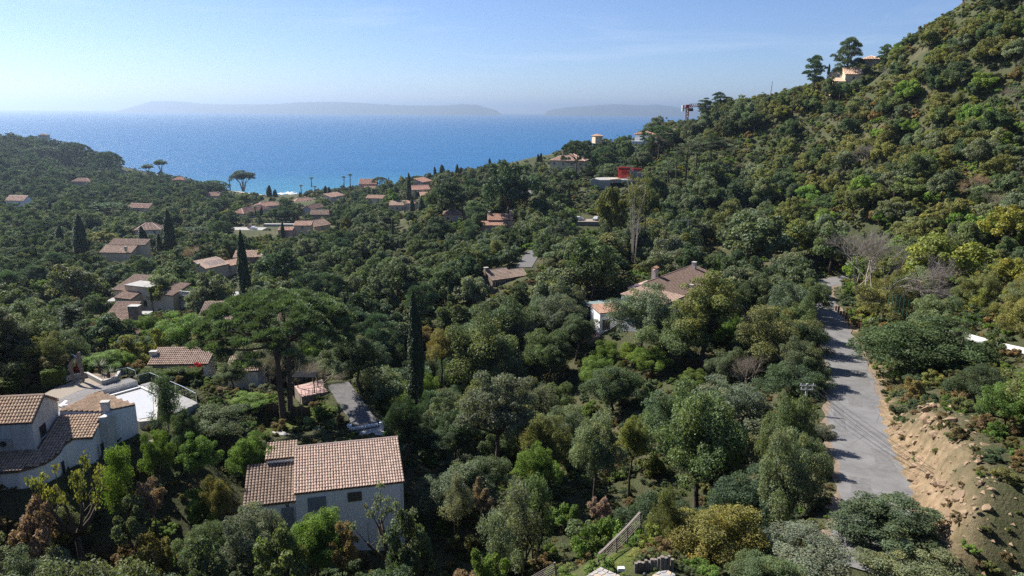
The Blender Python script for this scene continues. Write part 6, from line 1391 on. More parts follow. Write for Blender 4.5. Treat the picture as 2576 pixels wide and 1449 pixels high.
# ------------------------------------------------------------------ plants surveyed one by one
L_ = lambda **k: k
d2, d2b = crop(0, 1000, 2.107), crop(600, 1100, 2.464)
PLANTS.append(dict(kind='umbrella_big', x=float(onz(716,1078,50.3)[0]), y=float(onz(716,1078,50.3)[1]), z=50.2, sx=1.06, sz=1.03, rot=0, col='blue green', rgb=(.105,.142,.070), noun=None, label='huge twin-trunked umbrella pine behind the shuttered house', cat='pine tree', hand=True, name='umbrella_pine', group=None))
plant_base('cypress', 1041, 733, 1047, 1002, 86, 42, col='deep green', label='tall dark cypress column standing alone mid valley', cat='cypress')
plant_base('cypress', 611, 580, 618, 758, 150, 30, col='deep green', label='tallest slim cypress behind the umbrella pine', cat='cypress')
for (tx, ty, bx, by, Y, w, l) in ((421,527,430,636,285,30,'tall cypress right of the tiered-roof house'),(197,539,207,645,285,34,'broad dark cypress left of the yellow green bush'),(354,569,362,630,280,24,'short cypress overlapping the tiered-roof house'),(398,587,402,632,284,15,'smallest slim cypress between two bigger ones'),(148,566,151,602,290,18,'small cypress far left of the tiered-roof house'),
    (1027.5,435,1029,503,430,14,'very tall thin cypress beside the pink-roofed villa'),(1005+240/4.14*.8587-9,541-60,1052,497,470,10,'cypress in front of the pink-roofed villa'),(1036,500,1037,537,412,15,'nearer cypress overlapping the tan house'),(1059,497,1060,532,412,15,'cypress at the right end of the tan house'),(1009,534,1010,574,340,11,'dark cypress below the tan house'),(1149,413,1150,442,520,11,'taller cypress of a pair on the skyline'),(1159.5,420,1160,442,520,10,'shorter cypress of a pair on the skyline'),(1112,414,1112,436,540,14,'thick cypress on the skyline left of the pair'),(1094,419,1094,440,540,8,'slim cypress on the skyline left of the thick one'),(1232,398,1232,414,520,8,'lone cypress tip against the sea'),(1268,400,1268,416,510,7,'tiny cypress tip above the dark oaks'),(1353,387,1353,408,430,8,'left cypress of two beside the ochre villa'),(1360.5,384,1360.5,408,430,9,'right cypress of two beside the ochre villa'),(1401.5,399,1402,420,425,11,'cypress behind the ochre villa roof'),
    (678,466,678,496,600,15,'dark cypress beside the surf'),(693,476,693,498,600,12,'cypress just right of the one beside the surf'),(658,519,659,546,425,9,'small cypress against the long pale pink house'),(712,558,712,598,326,12,'dark cypress in front of the striped-roof cottage'),(850,546,851,590,345,11,'dark cypress right of the gabled cottage'),(819,467,819,492,520,11,'cypress among the palms'),(829,470,829,502,510,13,'broader cypress among the palms'),(755,482,755,498,600,6,'small pointed cypress left of the palms'),(875,490,875,512,500,9,'cypress below the two thin palms'),(1429,469,1430,525,300,11,'slim cypress left of the building site'),(2086,160,2084,186,318,7,'small cypress on the ridge beside the cream house'),(127,572-65,128,530,440,12,'small cypress below the white house on the left')):
    plant_base('cypress', tx, ty, bx, by, Y, w, col='deep green', label=l, cat='cypress')
# umbrella and other pines
for (px, py, w, Y, l, k, hx) in ((1660,332,96,365,'round dense umbrella pine beside the white balcony villa','umbrella',1.0),(1450,375,82,385,'dark umbrella pine over the ochre villa','umbrella',1.05),(1525,385,70,375,'dark spreading pine right of the ochre villa','umbrella',.9),(268,518,118,430,'dark rounded umbrella pine in the left village','umbrella',.7),(490,578,112,330,'wide flat dark pine crown right of the tall cypress','umbrella',.5),(2137,135,74,325,'big rounded pine on the ridge in front of the stone house','aleppo',1.05),(2051,168,52,330,'leaning pine on the ridge left of the cypress','aleppo',1.1),(2228,132,36,320,'small pine on the skyline right of the ridge house','aleppo',.9),(270,398,76,760,'dark pine clump at the end of the headland','umbrella',.9),(190,375,80,830,'broad pine on the headland slope','umbrella',.8),(110,375,100,830,'broad dark pine in the middle of the headland','umbrella',.8),(535,462,80,640,'dark umbrella pine left of the lone eucalyptus','umbrella',.7),(955,452,44,560,'round pine right of the dusky pink house','umbrella',1.0),(1050,446,46,560,'round pine behind the brick red house','umbrella',.9),(1815,245,45,395,'ragged pine on the skyline right of the crane','aleppo',1.0),(1775,262,42,385,'ragged pine just right of the crane jib','aleppo',1.2)):
    plant(k, px, py, w, 'blue green', Y=Y, hx=hx, label=l, cat='pine tree', name='pine_tree' if k == 'aleppo' else 'umbrella_pine')
for i, (x, y0, y1) in enumerate(((1789,335,419),(1802,345,412),(1837,350,452),(1852,355,440),(1890,350,440),(1920,363,452),(1938,355,446),(2014,318,402),(2022,322,398),(2057,310,410),(1700,370,470),(1725,350,450),(1750,345,440),(1680,395,490),(1715,400,480))):
    plant_base('pine', x, y0, x, y1, 290+(i*37) % 40, 44+(i*13) % 16, col='grey green' if i % 2 else 'dull green', cat='pine tree', name='pine_tree')
for (x, y0, y1, Y, l) in ((579,451,478,640,'palm beside the lone eucalyptus'),(784.5,445,470,600,'slim palm left of the dark shore trees'),(866,442,472,590,'left palm of the two thin tall ones against the sea'),(882,436,472,590,'right palm of the two thin tall ones against the sea'),(758.5,464,490,590,'bushy palm at the left end of the shore trees'),(831,515,560,380,'palm in front of the grey brown cottage'),(910,513,556,380,'shaggy palm below the low tan roofed house'),(974,508,536,400,'palm left of the tan house'),(1018,505,535,405,'palm in front of the tan house wall'),(793,467,488,590,'palm behind the pink beach house'),(800,480,500,560,'second palm behind the pink beach house'),(643,518,542,425,'palm against the long pale pink house')):
    plant_base('fan_palm', x, y0, x, y1, Y, 26 if Y < 450 else 21, col='dull green', label=l, cat='palm', name='palm_tree')
for (x, y, w, l) in ((1365,425,38,'spreading palm below the ochre villa'),(452,555,30,'feathery palm in the middle of the left village'),(463,535,28,'pale palm beyond the wide flat pine'),(880,505,26,'low palm in the village gardens')): plant('date_palm', x, y, w, 'olive', label=l, cat='palm', name='palm_tree')
plant('date_palm', 10, 955, 90, 'bright green', Y=69, z=56.6, label='bright palm like plant at the left edge above the villa', cat='palm', name='palm_tree', hm=2.4)
for (x, y, w, l) in ((175,790,95,'shaggy palm crown in the dark trees behind the deck'),): plant('date_palm', x, y, w, 'deep green', label=l, cat='palm', name='palm_tree')
plant_base('eucalyptus', 612, 427, 612, 478, 690, 70, col='dark green', label='lone spreading eucalyptus standing by the sea', cat='eucalyptus')
plant_base('eucalyptus', 405, 400, 405, 432, 690, 34, col='dull green', label='small open crowned tree on the skyline beside the headland', cat='eucalyptus'); plant_base('eucalyptus', 372, 412, 372, 438, 680, 30, col='dull green', label='open crowned tree left of the one beside the headland', cat='eucalyptus')
plant_base('dead_gum', 1590, 452, 1592, 695, 175, 78, col='olive', label='tall half dead gum tree with pale bare stems', cat='dead tree', name='dead_tree', hand=True)
plant_base('bare', 2185, 545, 2190, 755, 112, 225, col='grey', rot=.5, label='large bare grey tree above the lane', cat='bare tree', name='bare_tree')
for (x, y, w, l) in ((1880,925,95,'low bare grey shrub left of the lane'),(2183,400,60,'bare grey thicket on the hillside'),(2505,505,60,'pale bare tree on the right hillside'),(2455,460,55,'bare purple grey thicket high on the right hillside'),(1062,604,34,'bare grey bush in the valley trees'),(1520,940,60,'bare twiggy tree below the white villa'),(800,940,95,'bare pale wisteria tree over the pink terrace'),(500,640,66,'purple brown bare tree left of the solar roof')):
    p = plant('bare', x, y, w, 'grey' if 'purple' not in l else 'pinkish', label=l, cat='bare tree', name='bare_tree', Y=84 if 'wisteria' in l else None)
    if 'wisteria' in l: p['z'] = 52.4
# trees close to the camera
for (k, x, y, w, c, l, hx, Y) in (
 ('oak_near',1990,1135,290,'grey green','very large oak spreading left of the near utility pole',.85,64),('oak_near',1765,1095,250,'dull green','large oak between the leaning oak and the utility pole',.85,66),('oak_near',1830,1015,200,'grey green','grey green oak behind the large oaks left of the pole',.9,78),
 ('oak_near',1995,945,185,'dark green','dark rounded oak just behind the near utility pole',.7,82),('oak_near',1945,840,200,'olive','olive green oak left of the lane with pale dead limbs',.85,None),('oak_near',2040,750,110,'dull green','oak leaning over the far lane bend',.9,None),
 ('oak_near',1805,1345,235,'yellowing','yellowing tree at the bottom edge left of the lane',1.1,43),('tall_oak',2240,1320,260,'dull green','biggest foreground tree hiding the foot of the lane',.75,42),('oak_near',2060,1395,270,'grey green','wide oak at the bottom edge right of the yellowing tree',.85,41),('oak_near',2400,1400,220,'dull green','oak at the bottom edge under the cut bank',.8,41),('oak_near',2300,1440,240,'grey green','low oak crown on the bottom edge right of centre',.8,38),('oak_near',1930,1440,170,'dull green','oak crown cut by the bottom edge beside the yellowing tree',.8,37),
 ('oak_near',2325,860,300,'dark green','dark oak with crooked trunk right of the lane',.9,88),('oak_near',2530,1015,130,'fresh green','fresh green tree at the right edge above the bank',.9,None),('oak_near',2460,960,140,'dark green','dark tree below the white track',.8,None),('oak_near',2250,760,170,'olive','olive tree on the bank above the lane',.75,None),
 ('oak_far',2370,645,180,'yellow green','big yellow green tree right of the bare grey tree',.9,None),('oak_far',2540,560,130,'yellow green','bright yellow green tree at the right edge',.9,None),('oak_far',2545,680,110,'yellow green','yellow green tree at the right edge below the brightest one',.9,None),('oak_far',1905,590,190,'dull green','broad oak overhanging the far lane',.85,None),('oak_far',1990,600,130,'olive','olive tree right of the broad oak by the far lane',.9,None),
 ('oak_near',1618,790,175,'grey green','oak with dark crooked limbs in front of the white villa',.9,108),('tall_oak',1780,780,190,'olive','tall olive oak right of the white villa wall',.8,None),('oak_near',1700,840,170,'dull green','oak hiding the lower wall of the white villa',.85,None),('oak_near',1640,905,90,'bright green','bright green bush tree below the white villa',.8,None),('oak_near',1745,950,70,'bright green','bright green crown among grey oaks below the villa',.8,None),('oak_near',1590,890,70,'bright green','smaller bright green crown left below the white villa',.8,None),
 ('tall_oak',1588,1110,78,'yellow green','tall narrow yellow green tree beside the leaning oak',1.0,68),('oak_near',1500,1120,140,'grey green','leaning oak with thick slanted trunk',1.0,66),('bush_near',1482,1027,60,'bright green','bright green bush above the leaning oak',1.0,None),('tall_oak',1253,1040,190,'grey green','tall oak with straight bare trunk in the valley middle',1.05,73),('oak_near',1355,1175,105,'fresh green','small fresh green tree with short dark trunk',1.0,66),
 ('feather',1305,1310,120,'silvery','feathery pale green shrub in the valley bottom',1.0,52),('feather',1250,1370,95,'silvery','feathery pale shrub nearest the bottom edge',1.0,48),('feather',1350,1270,95,'dull green','feathery green shrub behind the pale ones',1.0,56),('bush_near',1505,1345,125,'fresh green','dome shaped green shrub beside the slat fence',.95,43.5),('bush_near',1513,1273,58,'pinkish','pinkish brown shrub above the dome shaped shrub',1.0,50),('bush_near',1210,1245,62,'pinkish','pinkish shrub at the edge of the dark ravine',1.0,56),('feather',1150,1240,62,'silvery','silvery shrub left of the pinkish one by the ravine',1.0,56),('feather',1672,1295,80,'olive','soft olive shrub right of the slat fence',1.0,45),('bush_near',1610,1395,80,'yellow green','yellow green bank growth beside the slat fence',.6,39),('bush_near',1570,1420,60,'yellow green','low yellow green growth by the small white box',.5,37.6),('bush_near',1240,1425,90,'bright green','bright leafy bush on the bottom edge left of the grey fence',.9,41),('bush_near',1640,1350,70,'yellow green','yellow green bush at the upper fence end',.7,41.5),
 ('oak_near',640,1350,155,'silvery','silvery olive tree in front of the shuttered house wing',.8,47),('oak_near',800,1350,150,'fresh green','fresh green tree under the large shutter',.75,48),('bush_near',868,1365,85,'brownish','brown tinged shrub under the right half of the shuttered house',1.0,47),('pollard',985,1375,140,'grey green','heavily pruned tree with cut limbs before the house corner',1.0,47),('bush_near',1030,1380,120,'dull green','dull green shrub beneath the pruned tree',1.2,45),('bush_near',700,1430,150,'dull green','dark shrub on the bottom edge below the silvery olive',1.0,42),('bush_near',520,1420,120,'grey green','grey green shrub on the bottom edge left of the silvery olive',1.0,43),('oak_near',500,1370,110,'dull green','dull green tree left of the silvery olive',.8,48),
 ('bush_near',88,1318,125,'pinkish','large pinkish grey shrub below the curved villa',1.0,46),('pollard',190,1290,150,'yellow green','pruned tree with stubs and yellow shoots below the curved wall',1.3,47.5),('bush_near',372,1250,92,'pinkish','pinkish grey shrub in the dark ravine',1.0,52),('bush_near',335,1305,95,'grey green','grey green shrub under the pinkish one in the ravine',1.0,50),('bush_near',395,1398,98,'yellowing','yellowish bush on the bottom edge in the dark ravine',1.0,46),('feather',300,1195,86,'bright green','light green young tree against the curved villa wall',1.0,52.5),('oak_near',400,1140,85,'fresh green','fresh green tree between the villa and the shuttered house',1.0,57),
 ('feather',415,1010,74,'dull green','slender small tree standing in front of the pool cover',1.35,62),('tall_oak',495,1150,95,'fresh green','tall leafy tree between the pool and the shuttered house',.9,58),('oak_near',552,1050,165,'dull green','dense dark tree right of the pool',.9,66),('oak_near',465,1090,80,'dull green','crooked tree at the corner of the side deck',1.1,60),('oak_near',545,1240,80,'yellowing','tree with pale cut stubs left of the house wing',.9,55),('oak_near',620,1010,110,'fresh green','fresh green tree behind the dense dark one by the pool',.8,76),
 ('oak_near',905,895,150,'dark green','dark oak touching the right edge of the umbrella pine',.9,None),('oak_near',940,970,170,'grey green','oak at the top of the driveway',.8,86),('oak_near',1075,850,60,'brownish','rust tinged tree right of the tall middle cypress',.9,None),('oak_near',1110,870,80,'yellowing','rusty olive tree beside the tall middle cypress',.9,110),('bush_near',812,1030,78,'fresh green','glossy round bush in the garden behind the roof',1.0,76),('oak_near',1015,1060,95,'deep green','very dark tree behind the right end of the tiled roof',1.0,66),
 ('oak_far',183,705,135,'grey green','rounded grey oak at the left above the dark palms',.9,None),('oak_far',106,725,60,'bright green','pale bright green tree at the left',.9,None),('oak_far',265,825,115,'blue green','blue grey tree left of the square-chimney house',.9,None),('oak_near',455,830,140,'fresh green','rounded green tree right of the square-chimney house',.9,104),('bush_near',405,860,50,'yellow green','yellow green bush below the square-chimney house',1.2,100),('bush_far',285,737,55,'silvery','silvery round shrub left of the pale courtyard',1.0,None),('bush_far',450,760,56,'silvery','silvery shrub right of the rambling house',1.1,None),('oak_far',258,597,72,'yellow green','golden green crown right of the broad cypress',.6,None),('oak_near',260,905,110,'fresh green','leafy green bushes behind the planter',.6,80),('oak_near',200,915,60,'dull green','dull green bush behind the taller driftwood figure',.8,79),('oak_near',310,905,60,'fresh green','fresh green bush left of the low roof behind the hedge',.8,82),
 ('oak_far',1535,520,90,'olive','olive gum crown beside the dead gum tree',1.0,185),('oak_far',1625,505,70,'olive','broad olive crown below the building site',.9,195),('oak_far',700,672,120,'deep green','dark dense oak beyond the solar roof',.9,None),('oak_far',1275,470,130,'dark green','large dark oak on the spur above the village',1.2,None),('oak_far',1130,490,90,'dark green','dark oak right of the pink-roofed villa',1.1,None),('bush_far',985,495,50,'bright green','rounded bright green bush before the tallest thin cypress',.8,430)):
    plant(k, x, y, w, c, hx=hx, Y=Y, label=l, cat={'feather':'shrub','pollard':'pollarded tree','bush_near':'bush','bush_far':'bush'}.get(k, 'tree' if 'oak' not in l else 'oak tree'), name={'feather':'feathery_shrub','pollard':'pollarded_tree','bush_near':'bush','bush_far':'bush'}.get(k, 'oak_tree' if 'oak' in l else 'leafy_tree'))
plant('bush_near', 494, 925, 40, 'reddish', Y=84, rgb=(.42,.012,.02), label='bright red flowering shrub in front of the low roof', cat='bush', name='bush', hm=.8); plant('bush_near', 195, 925, 26, 'reddish', Y=73.5, rgb=(.25,.03,.03), label='small red leaved bush beside the driftwood figures', cat='bush', name='bush'); plant('bush_far', 600, 666, 22, 'reddish', Y=225, rgb=(.25,.07,.22), label='purple blossoming tree beside the tallest slim cypress', cat='bush', name='bush', hm=4)

for k_, (x, y, w, Yp, c) in enumerate(((1985,1095,135,61,'dull green'),(2022,905,118,84,'grey green'),(2015,860,118,93,'dark green'),(2003,812,125,103,'dull green'),(1988,765,118,113,'grey green'),(1985,1205,160,49,'grey green'),(2040,1150,95,54,'dull green'),(2062,1090,80,64,'grey green'),(2045,1035,62,76,'dull green'),(2050,945,80,87,'dull green'))):
    plant('oak_near', x, y, w, c, hx=1.4, Y=Yp, label=['first','fourth','fifth','sixth','seventh','broad lowest','second lowest','overhanging','smallest','leaning'][k_]+' oak of the row shading the left edge of the lane', cat='oak tree', name='oak_tree', group='oaks along the left edge of the lane')
for (x, y, w, c, l, Yb) in ((2520,1245,95,'olive','olive shrub on top of the cut bank at the right edge',47),(2555,1330,110,'grey green','grey green shrub low at the right edge below the bank top',43),(2465,1345,80,'dull green','dull green shrub at the foot of the cut bank',43),(2535,1150,110,'fresh green','fresh green shrub at the right edge above the cut bank',51),(2440,1110,70,'brownish','brownish shrub halfway along the top of the cut bank',58),(2390,1050,60,'dull green','dull green shrub at the far end of the cut bank',66),(2345,1215,34,'olive','small olive tuft on the face of the cut bank',52),(2420,1260,40,'olive','second olive tuft on the face of the cut bank',49)):
    plant('bush_near', x, y, w, c, Y=Yb, label=l, cat='bush', name='bush', group='shrubs on the cut bank')
plant('tall_oak', 1035, 1085, 95, 'deep green', Y=68, label='tall very dark tree at the right corner of the tiled roof', cat='tree', name='leafy_tree'); plant('tall_oak', 1085, 1115, 105, 'deep green', Y=71, label='second tall dark tree right of the tiled roof', cat='tree', name='leafy_tree'); plant('tall_oak', 1150, 1090, 110, 'dark green', Y=76, label='tall dark tree over the ravine right of the shuttered house', cat='tree', name='leafy_tree')
for (x, y, w, l) in ((2118,222,46,'oak before the lower wall of the cream ridge house'),(2152,212,44,'oak below the gable of the cream ridge house'),(2186,196,40,'oak between the cream and the stone ridge house'),(2086,215,34,'small oak at the left foot of the cream ridge house'),(1638,362,34,'oak below the white balcony villa'),(1575,375,40,'round tree left below the white balcony villa'),(1660,395,50,'broad oak under the big round pine'),(1430,436,60,'oak in front of the ochre villa wall'),(1480,432,50,'second oak in front of the ochre villa wall')):
    plant('oak_far', x, y, w, 'dull green', Y=310 if x > 2000 else (372 if x > 1500 else 388), label=l, cat='oak tree', name='oak_tree')
KV = KC.copy()
for p in PLANTS:      # the surveyed plants stand clear of the filling wood
    e = ellipse_px(p)
    if e is None or p['kind'] in ('bare', 'eucalyptus', 'dead_gum', 'fan_palm'): continue
    cx, cy_, a, b, dz = e; keep_open([((cx+a*.55*math.cos(t_))*4, (cy_-b*.1+b*.55*math.sin(t_))*4) for t_ in np.linspace(0, 6.28, 13)[:-1]], p['y']-1.5)

# ------------------------------------------------------------------ the wood that fills the valley and hillside
FOOTA = np.array(FOOT)
def zone(x, y, px, py):
    if y > 540 and x < -230: return 'head'
    rx = np.interp(y, ROADS[:, 1], ROADS[:, 0])
    if x > rx+4 and y < 200: return 'hill'
    if y >= 200 and x > 20+.26*y: return 'hill'
    if x < .02*y-10 and y > 90: return 'village'
    return 'valley'
def choose(zn, y, rng):
    r = rng.random(); near = y < 125; oak = 'oak_near' if near else 'oak_far'; bush = 'bush_near' if near else 'bush_far'
    def c(*o): return o[int(rng.random()*len(o))]
    if zn == 'valley':
        if r < .60: return oak, c('grey green','grey green','dull green','dull green','grey green','olive','dark green'), min(1.7, .95*math.exp(rng.normal(0, .27)))
        if r < .70: return 'tall_oak' if near else oak, c('dull green','dark green','grey green'), rng.uniform(.75, 1.0)
        if r < .80: return oak, c('dark green','deep green'), rng.uniform(.6, .9)
        if r < .86: return oak, c('fresh green','fresh green','olive','bright green'), rng.uniform(.5, .8)
        if r < .88: return 'bare', 'grey', rng.uniform(.5, .8)
        return bush, c('fresh green','dull green','olive','brownish'), rng.uniform(.9, 1.5)
    if zn == 'village':
        if r < .50: return oak, c('grey green','dull green','dark green','dull green','deep green'), rng.uniform(.6, 1.1)
        if r < .62: return oak, c('fresh green','olive','olive','silvery'), rng.uniform(.5, .85)
        if r < .68: return 'aleppo', 'blue green', rng.uniform(.7, 1.1)
        if r < .70: return 'cypress', 'deep green', rng.uniform(.4, .7)
        return bush, c('fresh green','dull green','olive','dark green','silvery','brownish','yellow green','grey green'), rng.uniform(.9, 1.8)
    if zn == 'hill':
        if r < .58: return oak, c('dull green','olive','olive','fresh green','dark green','olive','grey green'), rng.uniform(.55, 1.12)
        if r < .90: return bush, c('olive','dull green','fresh green','brownish','dark green','yellow green','olive','yellowing','grey green'), rng.uniform(1.0, 1.9)
        if r < .925: return 'bare', 'grey', rng.uniform(.35, .7)
        if r < .96: return 'feather', c('olive','silvery','yellow green'), rng.uniform(.8, 1.3)
        return 'pine', 'dull green', rng.uniform(.5, .8)
    if r < .55: return oak, c('dark green','deep green','dull green','blue green'), rng.uniform(.9, 1.4)
    if r < .80: return 'aleppo', 'blue green', rng.uniform(.9, 1.4)
    return bush, c('dull green','dark green'), rng.uniform(1.5, 2.2)
rng = np.random.default_rng(21); CAND = []
for (ya, yb, st) in ((24, 135, 4.6), (135, 260, 4.8), (260, 430, 5.6), (430, 1080, 8.2)):
    ys = np.arange(ya, yb, st*.88)
    for j, yy in enumerate(ys):
        lim = yy*.82+45
        for xx in np.arange(-lim, lim, st):
            CAND.append((xx+(j % 2)*st/2+rng.uniform(-.38, .38)*st, yy+rng.uniform(-.38, .38)*st))
CAND = np.array(CAND); CZ = ground(CAND[:, 0], CAND[:, 1]); dR, _ = near_line(CAND[:, 0], CAND[:, 1], ROADS); dD = np.minimum(near_line(CAND[:, 0], CAND[:, 1], DRIVE)[0], np.minimum(near_line(CAND[:, 0], CAND[:, 1], LANE)[0], near_line(CAND[:, 0], CAND[:, 1], TRACK)[0]))
HP = np.array([(p['x'], p['y'], WIDTH[p['kind']]*p['sx']*(.18 if p['kind'] in ('umbrella_big','umbrella') else .5)) for p in PLANTS])
bank_c = atY(2420,1250,52)
yyg, xxg = np.mgrid[0:363, 0:645]
def blocked(e, yw, K=None):
    cx, cy_, a, b, dz = e; x0, x1, y0, y1 = int(max(0, cx-a)), int(min(644, cx+a)), int(max(0, cy_-b)), int(min(362, cy_+b))
    if x1 < x0 or y1 < y0: return False
    s = (KC if K is None else K)[y0:y1+1, x0:x1+1]
    if not s.any(): return False
    m = ((xxg[y0:y1+1, x0:x1+1]-cx)/a)**2+((yyg[y0:y1+1, x0:x1+1]-cy_)/b)**2 < .92
    return bool(((s > yw+1) & m).any())
FILL = []
for i, (x, y) in enumerate(CAND):
    z = CZ[i]
    if z < 2.2: continue
    zn = zone(x, y, 0, 0); kind, col, s = choose(zn, y, rng)
    w = WIDTH[kind]*s
    if (np.hypot(FOOTA[:, 0]-x, FOOTA[:, 1]-y) < FOOTA[:, 2]+w*.22).any(): continue
    if dR[i] < (3.6+w*.30 if x > np.interp(y, ROADS[:, 1], ROADS[:, 0]) else 2.7+w*.14) or dD[i] < 2.2+w*.28: continue
    if (np.hypot(HP[:, 0]-x, HP[:, 1]-y) < HP[:, 2]*.75+w*.2).any(): 
        if w > 3.5: continue
    p = dict(kind=kind, x=x, y=y, z=z-.1, sx=s, sz=s*rng.uniform(.78, 1.22), rot=rng.uniform(0, 6.28), col=col, rgb=None, noun=None, label=None, cat=None, hand=False, name=None, group=None)
    if kind.startswith('oak') and zn in ('valley',): p['sz'] *= 1.05
    if y > 260: p['sx'] *= 1.12; p['sz'] *= 1.15
    e = ellipse_px(p)
    if e is not None and blocked(e, y):
        if kind[:4] == 'bush' or w < 2.2: continue
        p['kind'] = 'bush_near' if y < 125 else 'bush_far'; p['sx'] = rng.uniform(.5, 1.0); p['sz'] = p['sx']*.8; e = ellipse_px(p)
        if blocked(e, y): continue
    rx = np.interp(y, ROADS[:, 1], ROADS[:, 0])
    if 40 < y < 66 and rx < x < rx+9.5 and rng.random() < .8: continue
    FILL.append(p)
# under-storey between the nearer trees
rng2 = np.random.default_rng(5); US = []
for yy in np.arange(28, 175, 2.3):
    for xx in np.arange(-yy*.75-12, yy*.75+12, 2.4): US.append((xx+rng2.uniform(-.9, .9), yy+rng2.uniform(-.9, .9)))
US = np.array(US); UZ = ground(US[:, 0], US[:, 1]); uR, _ = near_line(US[:, 0], US[:, 1], ROADS); uD = np.minimum(near_line(US[:, 0], US[:, 1], DRIVE)[0], np.minimum(near_line(US[:, 0], US[:, 1], LANE)[0], near_line(US[:, 0], US[:, 1], TRACK)[0]))
UNDER = []; UH = []
def bank_at(x, y):
    rx = np.interp(y, ROADS[:, 1], ROADS[:, 0]); return 1.0 if (rx+2.3 < x < rx+7.5 and 38 < y < 76) else 0.0
for i, (x, y) in enumerate(US):
    s = rng2.uniform(.35, .75); w = 3*s
    if uR[i] < 3.3+w*.4 or uD[i] < 1.7+w*.4 or (np.hypot(FOOTA[:, 0]-x, FOOTA[:, 1]-y) < FOOTA[:, 2]*.8+w*.3).any(): continue
    rx = np.interp(y, ROADS[:, 1], ROADS[:, 0])
    if 40 < y < 70 and rx < x < rx+7.5 and rng2.random() < .42: continue
    p = dict(kind='bush_near', x=x, y=y, z=UZ[i]-.1, sx=s, sz=s*rng2.uniform(.6, .9), rot=rng2.uniform(0, 6.28), col=['dull green','olive','fresh green','dark green','brownish'][int(rng2.random()*5)], rgb=None, hand=False)
    e = ellipse_px(p)
    if e is None or blocked(e, y, KV): continue
    UNDER.append(p)

WD = []
for yy in np.arange(26, 100, 1.25):
    for xx in np.arange(-yy*.74-8, yy*.74+8, 1.3): WD.append((xx+rng2.uniform(-.6, .6), yy+rng2.uniform(-.6, .6)))
WD = np.array(WD); WZ = ground(WD[:, 0], WD[:, 1]); wR = near_line(WD[:, 0], WD[:, 1], ROADS)[0]; wD = np.minimum(near_line(WD[:, 0], WD[:, 1], DRIVE)[0], near_line(WD[:, 0], WD[:, 1], TRACK)[0])
for i, (x, y) in enumerate(WD):
    s = rng2.uniform(.13, .34)
    if wR[i] < 3.05+s or wD[i] < 1.5+s or (np.hypot(FOOTA[:, 0]-x, FOOTA[:, 1]-y) < FOOTA[:, 2]*.62).any(): continue
    if bank_at(x, y) > .35 and rng2.random() < .5: continue
    UNDER.append(dict(kind='bush_near', x=x, y=y, z=WZ[i]-.05, sx=s, sz=s*rng2.uniform(.5, 1.0), rot=rng2.uniform(0, 6.28), col=['olive','fresh green','dull green','yellowing','brownish','olive'][int(rng2.random()*6)], rgb=None, hand=False))
for yy in np.arange(95, 390, 2.6):
    for xx in np.arange(max(20, .22*yy), yy*.80+14, 2.7):
        x, y = xx+rng2.uniform(-1.2, 1.2), yy+rng2.uniform(-1.2, 1.2); rx = np.interp(y, ROADS[:, 1], ROADS[:, 0])
        if y < 205 and x < rx+5: continue
        if rng2.random() < .02+.08*(math.sin(x*.09)*math.sin(y*.07+1) > .35): continue
        UH.append((x, y))
for yy in np.arange(200, 560, 4.6):
    for xx in np.arange(-.12*yy, max(20, .22*yy), 4.6): UH.append((xx+rng2.uniform(-2, 2), yy+rng2.uniform(-2, 2)))
UH = np.array(UH); UHZ = ground(UH[:, 0], UH[:, 1]); tD = near_line(UH[:, 0], UH[:, 1], TRACK)[0]
for i, (x, y) in enumerate(UH):
    s = rng2.uniform(.65, 1.3)*(1.35 if x < .22*y else 1); w = 3.4*s
    if tD[i] < 1.7+w*.4 or (np.hypot(FOOTA[:, 0]-x, FOOTA[:, 1]-y) < FOOTA[:, 2]*.8+w*.3).any(): continue
    p = dict(kind='bush_far', x=x, y=y, z=UHZ[i]-.1, sx=s, sz=s*rng2.uniform(.6, .95), rot=rng2.uniform(0, 6.28), col=['dull green','olive','fresh green','dark green','brownish','olive','yellow green','grey green'][int(rng2.random()*8)], rgb=None, hand=False)
    e = ellipse_px(p)
    if e is None or blocked(e, y, KV): continue
    UNDER.append(p)

# which of them show, and how large
BUF = np.full((363, 645), -1, np.int32); ALL = PLANTS+FILL
ORDER = sorted(range(len(ALL)), key=lambda i: ALL[i]['y'])
for p in ALL: p['vis'] = 0
for i in ORDER:
    e = ellipse_px(ALL[i])
    if e is None: continue
    cx, cy_, a, b, dz = e; x0, x1, y0, y1 = int(max(0, cx-a)), int(min(644, cx+a+1)), int(max(0, cy_-b)), int(min(362, cy_+b+1))
    if x1 < x0 or y1 < y0: continue
    s = BUF[y0:y1+1, x0:x1+1]; m = (((xxg[y0:y1+1, x0:x1+1]-cx)/a)**2+((yyg[y0:y1+1, x0:x1+1]-cy_)/b)**2 < .8) & (s < 0); ALL[i]['vis'] = int(m.sum()); s[m] = i
KIND = {'oak_near': ('oak_tree','oak tree','oak'), 'oak_far': ('oak_tree','oak tree','oak'), 'tall_oak': ('oak_tree','oak tree','oak'), 'bush_near': ('bush','bush','bush'), 'bush_far': ('bush','bush','bush'), 'feather': ('feathery_shrub','shrub','feathery shrub'), 'pollard': ('pollarded_tree','pollarded tree','pruned tree'), 'pine': ('pine_tree','pine tree','slim pine'), 'aleppo': ('pine_tree','pine tree','rounded pine'), 'umbrella': ('umbrella_pine','pine tree','umbrella pine'), 'umbrella_big': ('umbrella_pine','pine tree','umbrella pine'), 'cypress': ('cypress_tree','cypress','cypress'), 'fan_palm': ('palm_tree','palm','palm'), 'date_palm': ('palm_tree','palm','palm'), 'eucalyptus': ('eucalyptus_tree','eucalyptus','eucalyptus'), 'bare': ('bare_tree','bare tree','bare tree'), 'dead_gum': ('dead_tree','dead tree','dead tree')}
chosen = [p for p in PLANTS if p['kind'] != 'x']; count = {}
